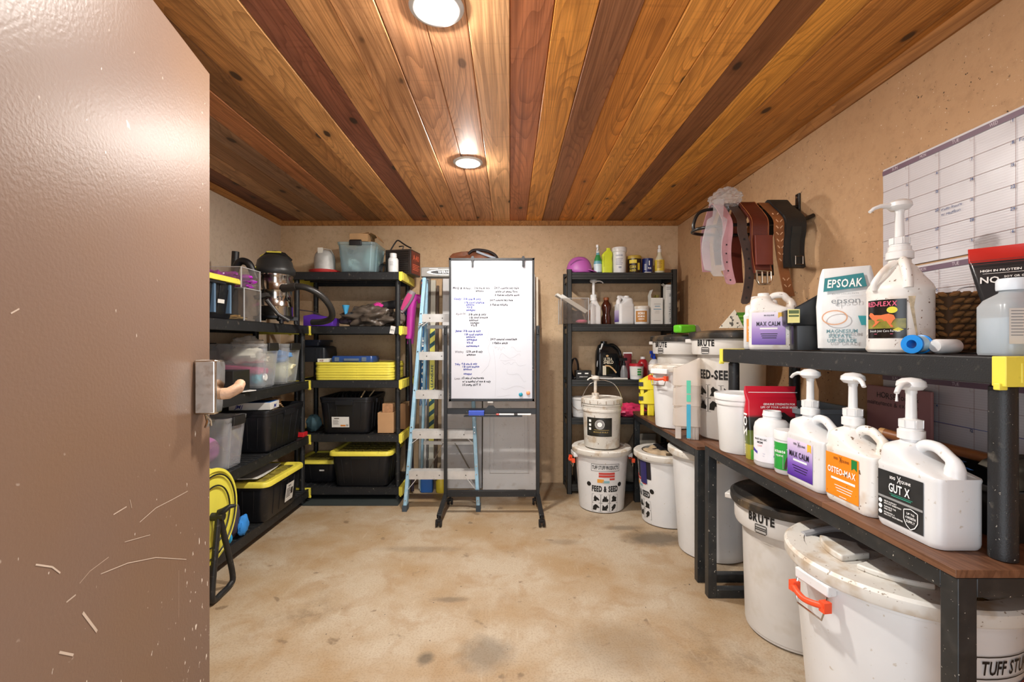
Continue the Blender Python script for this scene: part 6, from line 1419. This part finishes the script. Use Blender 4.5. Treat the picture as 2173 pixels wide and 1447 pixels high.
for k, (a, b) in enumerate((('HELPS SUPPORT', 'HEALTHY DIGESTION'), ('SUPPORTS THE', 'HIND GUT'), ('PROMOTES A', 'HEALTHY MICROBIOME'))):
    text(g, F, a, -.058, .068-.015*k, .0036, 0, 1, al='l', d=.003); text(g, F, b, -.058, .062-.015*k, .0036, 0, 1, al='l', d=.003)
    poly(g, F, [(-.070+.006*math.cos(q), .067-.015*k+.006*math.sin(q)) for q in [2*PI*i/14 for i in range(14)]], .003)
sh = [(-.020, .020), (0, .026), (.020, .020), (.020, -.004), (.012, -.018), (0, -.026), (-.012, -.018), (-.020, -.004)]; sh = [(a+.024, b+.048) for a, b in sh]
for i in range(8): stroke(g, F, [sh[i], sh[(i+1) % 8]], .0022, .003)
text(g, F, 'UP TO', .024, .058, .005, 0, 1, d=.003); text(g, F, '4 MONTH', .024, .048, .006, 0, 1, w=.030, d=.003); text(g, F, 'SUPPLY', .024, .038, .006, 0, 1, w=.026, d=.003)
g.build('lettering', WINK, l); g = MB(); panel(g, F, -.079, .057, .077, .083, .002); g.build('print', ink('#8f9090'), l); g = MB(); stroke(g, F, [(-.04, .095), (.03, .095)], .0012, .003); stroke(g, F, [(-.035, .091), (.025, .091)], .0020, .003); g.build('print', ink('#3aa088'), l)

# behind the jugs
t = thing('grey_basin', 'grey-blue open basin behind the violet-labelled pump jug', 'basin', (1.33, 2.03, Z)); MB().rings([rr(.20, .24, .03, 0), rr(.25, .28, .03, .20), rr(.27, .30, .035, .202), rr(.27, .30, .035, .222), rr(.235, .265, .03, .222), rr(.20, .24, .03, .01)]).build('body', M('#7f8b92', rough=.45, var=.1), t)
t = thing('notice_board', 'dusty pink board with handwriting leaning on the wall behind the pump jugs', 'board', (1.487, 1.745, Z), -PI/2, rot=None)
MB().rings([rr(.292, .011, .005, .0), rr(.292, .011, .005, .325)]).build('board', M('#b07f80', rough=.5, var=.06), t, bev=.003)
F = flat((0, -.0062, 0), (1, 0, 0), (0, 0, 1)); g = MB(); text(g, F, 'HORSE food &', .005, .278, .022, 0, 0, w=.19, jit=.08, d=.001); text(g, F, 'maintenance & exercise', -.02, .250, .018, 0, 0, w=.235, jit=.08, d=.001); g.build('handwriting', ink('#1c1a1a'), t)
t = thing('hand_tool', 'wooden-handled tool lying behind the pump jugs near the shelf post', 'tool', (1.36, 1.46, Z+.150)); MB().tube(spline([(-.05, .13, .03), (-.02, .05, .022), (.03, -.08, .012), (.06, -.22, .0)]), [.019]*8+[.016]*17, 16).build('handle', M('#8a5530', rough=.35, var=.25, scale=14), t); MB().tube([(-.055, .143, .031), (-.049, .128, .03)], [.019, .0195], 16).build('butt_cap', M('#b88a58', rough=.4), t)
t = thing('black_tray', 'low black crate of oddments behind the nearest pump jug', 'crate', (1.345, 1.40, Z)); MB().rings([rr(.22, .54, .03, 0), rr(.25, .58, .03, .118), rr(.27, .60, .03, .120), rr(.27, .60, .03, .132), rr(.24, .57, .03, .132), rr(.22, .54, .03, .01)]).build('body', M('#1c1b1a', rough=.5, var=.3), t)
inbin('blue_halter', 'blue webbing halter lying on the black crate', 'halter', '#24508c', (1.33, 1.50, Z+.128), (.07, .16, .018), 91, .4)
inbin('dark_gloves', 'pile of dark work gloves in the black crate by the shelf post', 'gloves', '#4c453a', (1.40, 1.20, Z+.145), (.06, .10, .045), 92, .5)

# ------------------------------------------------------------------ plastic shelf standing on the nearer bench
SZ = 1.238
US = shelf_unit('single black plastic shelf with yellow end caps raised on posts above the nearer bench', 1.285, .395, [SZ], -PI/2+math.radians(1.6), (1.060, 2.290, 0), legs=(Z,), post=.0225, name='bench_shelf', group=None)
SZ += .0012
j1 = jug('white jug with an orange label at the far end of the raised shelf', (1.225, 2.22, SZ), math.radians(-28), L=.15, W=.11, H=.235, neck=-.015, cap=True)
l, F = jug_label(j1, M('#f2a02e', rough=.35, var=.06), L=.15, W=.11, u0=-.062, u1=.040, v0=.035, v1=.145); g = MB(); text(g, F, 'RECOVERY', -.012, .095, .014, 0, 1, w=.088, d=.003); panel(g, F, -.055, .03, .082, .087, .002)
for k in range(3): panel(g, F, -.045, .02-.004*k, .070-.009*k, .074-.009*k, .002)
g.build('lettering', ink('#fbe9c8'), l); g = MB(); panel(g, F, .014, .030, .13, .146, .002); g.build('ribbon', ink('#1f6a4a'), l)
j2 = jug('white jug with a violet label and open handle on the raised shelf', (1.185, 2.055, SZ), math.radians(-30), L=.185, W=.125, H=.255, neck=-.035, cap=False, body=DIRTY)
l, F = jug_label(j2, gradient_mat('violet_print_b', ((0, '#5a2aa0'), (.5, '#a88ac8'), (1, '#e8e0ee')), .02, .16), L=.185, W=.125, u0=-.080, u1=.050, v0=.022, v1=.165); g = MB(); text(g, F, 'MAX CALM', -.015, .105, .018, 0, 1, w=.092, d=.003)
for k in range(3): panel(g, F, -.045+.003*k, .02-.002*k, .068-.009*k, .0715-.009*k, .002)
text(g, F, '100 EQUINE', -.012, .148, .006, 0, 1, w=.04, d=.003); g.build('lettering', ink('#241a30'), l); g = MB(); panel(g, F, -.048, .020, .090, .097, .002); g.build('print', WINK, l); g = MB(); poly(g, F, [(.022, .163), (.045, .163), (.045, .138), (.033, .146), (.022, .138)], .002); g.build('ribbon', ink('#dcae3c'), l)
# black scoop holder
t = thing('black_scoop', 'black plastic scoop holder with a yellow sticker beside the white salt sack', 'holder', (1.243, 1.910, SZ), math.radians(-22)); BP = M('#17181a', rough=.35, var=.2)
MB().rings([rr(.105, .10, .018, 0), rr(.11, .105, .018, .11)]).build('foot', BP, t)
hi = [(x, y, z+max(0, x/.17+.2)*.13) for x, y, z in rr(.165, .13, .022, .165)]
MB().rings([rr(.14, .115, .02, .100), rr(.16, .125, .022, .106), hi, [(x*.94, y*.92, z) for x, y, z in hi], rr(.13, .10, .02, .112)]).build('tub', BP, t)
g = MB(); F = flat((0, -.063, 0), (1, 0, 0), (0, 0, 1)); panel(g, F, -.078, -.035, .112, .168, .004); s = g.build('sticker', M('#e4dc8e', rough=.5), t); g = MB(); panel(g, F, -.074, -.038, .137, .144, .005); panel(g, F, -.074, -.038, .150, .164, .005); g.build('print', ink('#55663a'), s)
# salt sack
t = thing('salt_sack', 'white sack of bath salt with teal lettering standing on the raised shelf', 'bag', (1.285, 1.740, SZ), math.radians(-36)); SW = M('#e4e6e6', rough=.35, var=.05, scale=14, bump=.6, bscale=16)
rg = []
for i, (z, w, d) in enumerate(((0, .155, .075), (.01, .175, .095), (.09, .185, .10), (.17, .185, .085), (.24, .18, .055), (.29, .165, .030), (.315, .150, .012))): rg.append([(x+.006*noise.noise(Vector((x*20, z*14, 3))), y+.012*noise.noise(Vector((x*14, z*14, 1))), zz+(.008*noise.noise(Vector((x*50, 0, 0))) if i == 6 else 0)) for x, y, zz in rr(w, d, .02, z, n=4)])
MB().rings(rg).build('sack', SW, t)
FS = lambda u, v, d=0: Vector((u, -.052+max(0, (v-.15))**1.3*.42-d-.006, v))
g = MB(); poly(g, FS, [(-.070, .225), (.062, .238), (.052, .290), (-.066, .278)], .001); lb = g.build('label', ink('#2f7f86'), t); g = MB(); text(g, FS, 'EPSOAK', -.004, .240, .030, 0, 1, w=.108, d=.003, slant=.12); g.build('lettering', WINK, lb)
g = MB(); text(g, FS, 'epson', .0, .178, .022, 0, 0, w=.09, d=.002); text(g, FS, 'BATH COLLECTION', -.002, .212, .005, 0, 0, w=.08, d=.002); g.build('lettering', ink('#7a8288'), t)
g = MB(); text(g, FS, 'MAGNESIUM', -.012, .068, .012, 0, 1, w=.095, d=.002); text(g, FS, 'SULFATE', -.018, .050, .012, 0, 1, w=.070, d=.002); text(g, FS, 'USP GRADE', -.012, .032, .012, 0, 1, w=.09, d=.002); g.build('lettering', ink('#6d9aa4'), t)
g = MB(); stroke(g, FS, [(-.035+.038*math.cos(a), .125+.026*math.sin(a)) for a in [2*PI*i/28 for i in range(29)]], .004, .002); g.build('print', ink('#e0a67c'), t); g = MB(); poly(g, FS, [(.035, .130), (.075, .128), (.080, .095), (.045, .095)], .002); g.build('print', ink('#2aa0a8'), t)
# big round jug with horse picture
hx_, hy_ = 1.246, 1.455
t = thing('horse_jug', 'large round white jug with a running horse label and tall pump', 'jug', (hx_, hy_, SZ), 0); DJ = DIRTY
MB().lathe([(0, .003), (.080, 0), (.086, .008), (.086, .012), (.084, .020), (.084, .190), (.086, .196), (.080, .212), (.060, .240), (.042, .270), (.030, .282), (.028, .300), (0, .300)], 48).build('body', DJ, t)
aj = face_cam(hx_, hy_); N = Vector((math.cos(aj), math.sin(aj), 0)); T = Vector((-math.sin(aj), math.cos(aj), 0)); up = Vector((0, 0, 1))
hh = MB(); 
def Q(u, d, v): return N*d+T*u+up*v
hh.tube(spline([Q(.008, .030, .285), Q(.012, .060, .272), Q(.018, .076, .235), Q(.020, .080, .198)]), [.013]*25, 12, sq=1.3); hh.tube(spline([Q(-.01, .030, .285), Q(-.035, .055, .262), Q(-.060, .066, .222), Q(-.064, .064, .196)]), .009, 10); hh.build('handle', DJ, t)
g = MB(); g.lathe([(.030, .295), (.036, .297), (.036, .318), (.032, .322), (0, .322)], 28); g.build('neck_ring', WHT2, t)
pump(t, 0, .318, .145, math.radians(172), ln=.075)
F = cyl((0, 0, 0), .0842, aj-.42); g = MB(); panel(g, F, -.060, .052, .045, .165, .0012, 14); lb = g.build('label', M('#1b1512', rough=.25, var=.2), t)
g = MB(); panel(g, F, -.058, .050, .075, .105, .002, 12); lb2 = g.build('print', M('#7f7a30', rough=.3, var=.4, scale=40), lb)
g = MB(); text(g, F, 'RED-FLEXX', -.012, .145, .014, 0, 1, w=.085, d=.003, slant=.1); stroke(g, F, [(-.03, .058), (.02, .058)], .0016, .003); g.build('lettering', ink('#d85a78'), lb)
g = MB(); text(g, F, 'Smooth Joint Care Formula', -.005, .064, .007, 0, 0, w=.085, d=.003, slant=.2); g.build('lettering', WINK, lb)
g = MB(); HS = [(-.052, .118), (-.045, .126), (-.036, .124), (-.030, .118), (-.010, .117), (.010, .121), (.022, .116), (.026, .105), (.020, .098), (.016, .088), (.022, .080), (.016, .078), (.010, .088), (.004, .098), (-.014, .097), (-.022, .088), (-.034, .080), (-.038, .082), (-.028, .092), (-.030, .100), (-.040, .106), (-.046, .112)]
poly(g, F, HS, .003); g.build('horse_shape', ink('#cf6a38'), lb); g = MB(); poly(g, F, [(.018+.013*math.cos(a), .132+.010*math.sin(a)) for a in [2*PI*i/16 for i in range(16)]], .003); poly(g, F, [(.032, .064), (.045, .071), (.032, .078), (.019, .071)], .003); g.build('badge', ink('#d8cf3a'), lb)
g = MB(); F2 = cyl((0, 0, 0), .0842, aj+.38); poly(g, F2, [(-.012, .172), (.006, .172), (.002, .14), (.012, .05), (.008, .048), (-.006, .13)], .001); g.build('dribble_stain', M('#b8a88c', rough=.7, var=.4, scale=50), t)
# wicker basket
t = thing('wicker_basket', 'small woven wicker basket behind the round horse jug', 'basket', (1.405, 1.452, SZ), math.radians(-4)); WK = M('#8a6236', rough=.7, var=.35, scale=30, bump=.5, bscale=60)
MB().rings([rr(.096, .106, .014, 0), rr(.100, .110, .014, .186)]).build('liner', M('#4e351c', rough=.8), t)
for r_ in range(9):
    g = MB(); z = .012+r_*.0205; 
    for side in range(4):
        for k in range(4):
            s_ = -.045+.03*k+(.008 if r_ % 2 else -.004)
            a = [(s_, -.057, z), (s_+.028, -.057, z+.010)] if side == 0 else [(s_, .057, z), (s_+.028, .057, z+.010)] if side == 1 else [(-.052, s_, z), (-.052, s_+.028, z+.010)] if side == 2 else [(.052, s_, z), (.052, s_+.028, z+.010)]
            g.tube([a[0], tuple((a[0][i]+a[1][i])/2+(0, 0, 0)[i] for i in range(3)), a[1]], [.004, .0085, .004], 7)
    o = g.build('braid_row', WK, t); o['kind'] = 'stuff'
# tape roll, cap tube, pouch, bottle
t = thing('tape_roll', 'bright blue spool lying on its side at the shelf edge', 'spool', (1.150, 1.285, SZ+.0265), math.radians(22)); 
def lx(prof, n=30):
    m = MB().lathe(prof, n); m.v = [(c, a, b) for a, b, c in m.v]; return m
BB = M('#1c86d8', rough=.3, var=.05); lx([(.012, -.027), (.026, -.027), (.0265, -.020), (.022, -.018), (.022, .018), (.0265, .020), (.026, .027), (.012, .027), (.012, -.027)]).build('spool', BB, t); lx([(.0225, -.016), (.0235, -.015), (.0235, .015), (.0225, .016)]).build('wrapping', M('#b8d8e8', rough=.5), t)
t = thing('white_tube', 'white plastic tube lying next to the blue spool on the shelf', 'tube', (1.207, 1.262, SZ+.0205), math.radians(12)); lx([(0, -.038), (.015, -.036), (.020, -.030), (.020, .036), (.017, .040), (.014, .038), (0, .030)]).build('tube', WHT2, t)
t = thing('protein_pouch', 'black and red protein pouch standing against the calendars', 'bag', (1.415, 1.262, SZ), math.radians(-52)); PM = gradient_mat('protein_print', ((0, '#b8201c'), (.12, '#b8201c'), (.22, '#26282c'), (.86, '#26282c'), (.865, '#b3221c'), (1, '#c8281e')), 0, .305, .25)
rg = []
for z, w, d in ((0, .090, .06), (.03, .10, .066), (.12, .135, .06), (.20, .175, .045), (.255, .20, .020), (.27, .204, .008), (.305, .206, .005)): rg.append(rr(w, d, min(.012, d/2.1), z, n=4))
MB().rings(rg).build('pouch', PM, t); FP = lambda u, v, d=0: Vector((u, -.030+max(0, v-.12)*.14-d-.006, v))
g = MB(); text(g, FP, 'NO', -.055, .200, .017, 0, 1, w=.040, d=.002); text(g, FP, 'HIGH IN PROTEIN', -.035, .232, .006, 0, 1, w=.08, d=.002); stroke(g, FP, [(-.07, .227), (.04, .227)], .001, .002)
for k, s_ in enumerate(('SOY OR GLUTEN', 'ARTIFICIAL FLAVORS', 'PRESERVATIVES')): text(g, FP, s_, -.028, .213-.008*k, .0052, 0, 1, al='l', d=.002)
g.build('lettering', WINK, t); g = MB(); poly(g, FP, [(-.02, .165), (.05, .175), (.06, .10), (.01, .11)], .002); g.build('print', ink('#c8281e'), t)
g = MB(); stroke(g, FP, [(-.098, .256), (.098, .256)], .0018, .002); stroke(g, FP, [(-.098, .266), (.098, .266)], .0018, .002); g.build('zip_line', ink('#5a1512'), t)
t = thing('clear_bottle', 'square translucent bottle half full, at the near end of the raised shelf', 'bottle', (1.205, 1.088, SZ), math.radians(-10)); CB = clear_mat('milky_plastic', '#dfe6ea', .7, .2)
MB().rings([rr(.098, .098, .020, 0, n=5), rr(.102, .102, .022, .006, n=5), rr(.102, .102, .022, .118, n=5), rr(.088, .088, .024, .134, n=5), rr(.052, .052, .025, .150, n=5), rr(.046, .046, .022, .158, n=5)]).build('body', CB, t)
MB().rings([rr(.092, .092, .018, .005, n=5), rr(.095, .095, .02, .09, n=5)]).build('liquid', M('#c4ccd4', rough=.1), t)
MB().lathe([(0, .156), (.030, .156), (.031, .160), (.031, .178), (.028, .184), (0, .186)], 28).build('cap', M('#dde6ee', rough=.3), t)
g = MB(); F = flat((0, -.0515, 0), (1, 0, 0), (0, 0, 1)); panel(g, F, -.050, -.012, .028, .110, .001); lb = g.build('label', PAPER, t); g = MB()
for k in range(9): panel(g, F, -.047, -.017-.003*(k % 3), .103-.007*k, .105-.007*k, .002)
for k in range(8): panel(g, F, -.022, -.015, .034+.0018*k, .0348+.0018*k, .002)
g.build('print', ink('#8a8f94'), lb)

# ------------------------------------------------------------------ three sheet calendars on the right wall
CALW = M('#cfcccf', rough=.30, var=.05, scale=6, bump=.5, bscale=7)
names = ('topmost wall calendar sheet with handwritten dates', 'middle wall calendar sheet, half hidden behind the horse jug and pouch', 'lowest wall calendar sheet, seen below the raised shelf')
DAYS = ('SUN', 'MON', 'TUE', 'WED', 'THU', 'FRI', 'SAT')
yl = 1.852
for k, zt in enumerate((1.972, 1.556, 1.146)):
    t = thing('wall_calendar', names[k], 'calendar', (XR-.0035, yl, zt-.41), -PI/2, 'sheet calendars on the right wall'); H = .408 if k < 2 else .34
    z_ = .41-H; W = .86; mb = MB(); n, mrows = 26, 12; vs = []; fs = []
    for j in range(mrows+1):
        for i in range(n+1): vs.append((W*i/n, -.0025+.0016*noise.noise(Vector((i*.6, j*.6, k*5))), z_+H*j/mrows))
    for j in range(mrows):
        for i in range(n): a = j*(n+1)+i; fs.append((a, a+1, a+n+2, a+n+1))
    mb.add(vs, fs); mb.box(0, W, -.0004, .0005, z_, z_+H); mb.build('sheet', CALW, t)
    F = flat((0, -.0055, 0), (1, 0, 0), (0, 0, 1)); g = MB(); panel(g, F, .0, W, .384, .402, 0); hd = g.build('header_band', M('#6e5566', rough=.35), t)
    g = MB(); cw = .122
    for i, dname in enumerate(DAYS): text(g, F, dname, cw*i+cw*.5, .388, .011, 0, 0, w=.026, d=.001)
    g.build('lettering', ink('#d8ccd4'), hd)
    g = MB()
    for i in range(1, 8): stroke(g, F, [(cw*i, z_), (cw*i, .384)], .0012, 0)
    for r_ in range(1, 7):
        v = .384-.0665*r_
        if v > z_: stroke(g, F, [(0, v), (W, v)], .0012, 0)
    for r_ in range(6):
        for i in range(7):
            v = .384-.0665*r_
            if v-.013 > z_: stroke(g, F, [(cw*(i+1)-.014, v), (cw*(i+1)-.014, v-.012), (cw*(i+1), v-.012)], .0006, 0)
    g.build('grid_lines', ink('#8a6a62'), t)
    g = MB()
    for r_ in range(44):
        v = .384-.0083*r_
        if v > z_+.004: stroke(g, F, [(0, v), (W, v)], .0005, -.0004)
    g.build('ruled_lines', ink('#b4adb2'), t)
    g = MB(); d_ = 1
    if k < 2 or True:
        for r_ in range(6):
            for i in range(7):
                if r_ == 0 and i < (3, 4, 5)[k]: continue
                v = .384-.0665*r_-.0105
                if v > z_ and (k == 0 or (r_ < 5 and (i+r_) % 2 == 0)): g = MB(); text(g, F, str(d_), cw*(i+1)-.007, v, .0085, 0, 1, jit=.1, d=.0004); g.build('handwriting', ink('#2a4a80'), t)
                d_ += 1
                if d_ > 30: d_ = 1
    g = MB()
    if k == 0: text(g, F, 'Farrier', cw*4+.035, .384-.0665-.012, .010, 0, 0, w=.05, jit=.15, d=.0004); text(g, F, 'trailer lessons', cw*2+.045, .384-.0665*3-.014, .009, 0, 0, w=.075, jit=.15, d=.0004, slant=.2); text(g, F, 'w/ Maddison', cw*2+.042, .384-.0665*3-.032, .009, 0, 0, w=.07, jit=.15, d=.0004, slant=.2)
    if k == 0: g.build('handwriting', ink('#2a4a80'), t)
    if k == 1:
        g = MB()
        for (cx_, cy_, r_) in ((.345, .27, .045), (.36, .16, .05), (.35, .15, .028), (.35, .15, .012), (.45, .24, .035)): stroke(g, F, [(cx_+r_*math.cos(a), cy_+r_*.95*math.sin(a)+.004*math.sin(3*a)) for a in [2*PI*i/30 for i in range(31)]], .0016, .0003)
        g.build('drawn_circles', ink('#3a3a44'), t)
    if k == 2:
        g = MB(); stroke(g, F, [(0, .256), (.2, .254), (.5, .250), (.8, .252)], .0018, .0002); g.build('drawn_lines', ink('#4460a8'), t)

# ------------------------------------------------------------------ saddle rack with girths and straps
RB = M('#141414', rough=.28, var=.2)
t = thing('saddle_rack', 'black tubular saddle rack screwed to the right wall above the jugs', 'rack', (XR, 2.40, 0))
MB().rings([rr(.010, .034, .004, 1.755, cx=-.006), rr(.010, .034, .004, 2.055, cx=-.006)]).build('wall_plate', RB, t, bev=.003)
g = MB(); g.tube(spline([(-.006, 0, 1.985), (-.20, 0, 1.985), (-.44, 0, 1.975), (-.525, 0, 1.955), (-.555, 0, 1.90), (-.556, 0, 1.862)]), .0085, 10); g.build('top_bar', RB, t)
g = MB(); g.tube(spline([(-.012, -.13, 1.905), (-.06, -.125, 1.885), (-.20, -.115, 1.868), (-.42, -.105, 1.862), (-.53, -.06, 1.860), (-.556, 0, 1.860), (-.53, .06, 1.860), (-.42, .105, 1.862), (-.20, .115, 1.868), (-.012, .12, 1.90)]), .0085, 10); g.build('lower_loop', RB, t)
g = MB(); g.tube([(-.012, -.13, 1.905), (-.012, .12, 1.90)], .010, 10); g.tube(spline([(-.05, -.11, 1.885), (-.05, -.02, 1.87), (-.012, 0, 1.86)]), .009, 8); g.tube([(-.035, .0, 1.90), (-.035, .0, 1.80)], .007, 8); g.build('cross_bar', RB, t)
g = MB(); g.tube([(-.055+.045*math.sin(a), -.02, 1.825+.045*math.cos(a)) for a in [2*PI*i/24 for i in range(24)]], .0055, 8, closed=True); g.build('ring', RB, t)
for z in (1.775, 2.035): MB().lathe([(0, -.002), (.006, -.002), (.006, .003), (0, .004)], 12).build('screw', CHR, t).matrix_local = Matrix.Translation((-.0125, 0, z)) @ Matrix.Rotation(PI/2, 4, 'Y')
def hang(x, zf, zb, yoff=0, drift=0, front=-.125, back=.125, ztop=1.998, bend=0):
    """path over the rack: down behind, over the top bar, over the front rail, down in front (rack-local)"""
    P = [(x+drift*.2, 2.40+back-.01, zb), (x, 2.40+back+.004, 1.80), (x, 2.40+back-.01, 1.882), (x, 2.40+.05, 1.968), (x, 2.40, ztop), (x, 2.40-.05, 1.970), (x, 2.40+front, 1.884), (x, 2.40+front-.008, 1.82)]
    n = 5
    for i in range(1, n+1): q = i/n; P.append((x+drift*q+bend*math.sin(q*PI), 2.40+front-.006+.012*math.sin(q*3), 1.82+(zf-1.82)*q))
    return spline(P, 6)
def strap(name, label, x, w, zf, zb, hexc, th=.004, drift=0, bend=0, rough=.45, tip=True, front=-.125, parts=None, ztop=1.998, var=.15):
    P = hang(x, zf, zb, drift=drift, bend=bend, front=front, ztop=ztop); W = [w]*len(P)
    if tip: W[-1] = w*.45; W[-2] = w*.9
    t = thing(name, label, 'strap', (0, 0, 0)); MB().strap(P, (1, 0, 0), W, th).build('leather', M(hexc, rough=rough, var=var, scale=12, bump=.2, bscale=150), t); return t, P
t, P = strap('pink_strap', 'pale pink leather strap with holes hanging in front of the wall rack end', 1.085, .050, 1.560, 1.66, '#b98a90', .003, drift=.02, bend=-.01)
g = MB()
for p in P[-26::4]: g.lathe([(0, 0), (.003, 0), (.003, .001), (0, .001)], 8); 
g = MB(); 
for p in P[-24::5]: g.obox((p[0], p[1]-.0025, p[2]), (.003, 0, 0), (0, .001, 0), (0, 0, .0035))
g.build('hole', BLKINK, t)['kind'] = 'stuff'
t, P = strap('brown_strap', 'long dark brown punched strap with a pointed end on the wall rack', 1.155, .046, 1.462, 1.70, '#40302a', .004, drift=.015, bend=.035, front=-.130, ztop=2.002)
g = MB()
for p in P[-28::4]: g.obox((p[0], p[1]-.003, p[2]), (.004, 0, 0), (0, .001, 0), (0, 0, .005))
g.build('hole', BLKINK, t)['kind'] = 'stuff'
t, P = strap('mahogany_girth', 'wide mahogany leather girth with a silver buckle on the wall rack', 1.238, .092, 1.615, 1.60, '#5a261c', .009, drift=.02, rough=.3, tip=False, front=-.135, ztop=2.006)
g = MB(); 
for s in (-1, 1): g.strap([(p[0]+s*.040, p[1]-.0055 if i > 20 else p[1], p[2]+(.0055 if 12 < i <= 40 else 0)) for i, p in enumerate(P)][24:], (1, 0, 0), .002, .0012)
g.build('stitching', M('#b06a3c', rough=.6), t)
g = MB(); p = P[-1]; g.rings([rr(.084, .012, .004, 1.655, cx=p[0], cy=p[1]-.010), rr(.090, .014, .004, 1.80, cx=p[0]-.006, cy=p[1]-.012)]); g.build('cover_flap', M('#6a2f22', rough=.28, var=.15), t)
bk = MB(); o = Vector((p[0], p[1]-.006, p[2]-.025)); bk.tube([(o.x-.036, o.y, o.z+.035), (o.x-.036, o.y-.004, o.z-.010), (o.x-.026, o.y-.006, o.z-.030), (o.x+.026, o.y-.006, o.z-.030), (o.x+.036, o.y-.004, o.z-.010), (o.x+.036, o.y, o.z+.035)], .006, 10, closed=True)
bk.tube([(o.x-.012, o.y-.006, o.z+.03), (o.x-.012, o.y-.008, o.z-.026)], .005, 8); bk.tube([(o.x+.014, o.y-.006, o.z+.03), (o.x+.014, o.y-.008, o.z-.026)], .005, 8); bk.build('buckle', M('#cfc6b4', rough=.15, metal=1), t)
t, P = strap('tooled_strap', 'long tooled tan leather strap with stamped leaf pattern on the wall rack', 1.330, .050, 1.500, 1.62, '#86532f', .005, drift=.055, bend=.0, rough=.4, front=-.142, ztop=2.004, tip=False, var=.25)
g = MB()
for i, p in enumerate(P[34:70:3]):
    if 7 < i < 10: continue
    for s in (-1, 1): g.obox((p[0]+s*.010, p[1]-.0035, p[2]), (s*.0055, 0, .006), (0, .0012, 0), (-s*.0016, 0, .0014))
g.build('stamped_leaf', M('#d0a884', rough=.3), t)['kind'] = 'stuff'
t, P = strap('black_girth', 'thick black padded girth looped over the wall rack nearest the plate', 1.405, .098, 1.640, 1.64, '#191b1b', .020, drift=.0, rough=.6, tip=False, front=-.150, ztop=2.012)
MB().strap([(p[0], p[1]-.011 if p[2] < 1.9 else p[1], p[2]+.001) for p in P[40:]], (1, 0, 0), .045, .006).build('webbing', M('#222626', rough=.5), t)
g = MB(); p = P[-3]; g.tube([(p[0]-.006, p[1]-.018, p[2]+.045), (p[0]-.006, p[1]-.018, p[2]+.005), (p[0]+.03, p[1]-.018, p[2]+.005), (p[0]+.03, p[1]-.018, p[2]+.045)], .0032, 8, closed=True); g.build('buckle', M('#b0a090', rough=.25, metal=1), t)
t = thing('film_wrap', 'crumpled clear plastic wrap bunched over the end of the wall rack', 'plastic wrap', (1.13, 2.39, 2.00)); PW = clear_mat('wrap_film', '#f8fafc', .24, .05)
MB().blob((0, 0, .02), (.075, .09, .055), 101, .22, 5.0, 40, 26).build('film', PW, t, sharp=8)
MB().strap(spline([(-.06, -.06, .0), (-.10, -.13, -.12), (-.13, -.135, -.25), (-.115, -.13, -.36), (-.09, -.125, -.40)]), (1, .1, 0), [.05]*8+[.10]*18+[.05]*7, .012).build('film', PW, t)
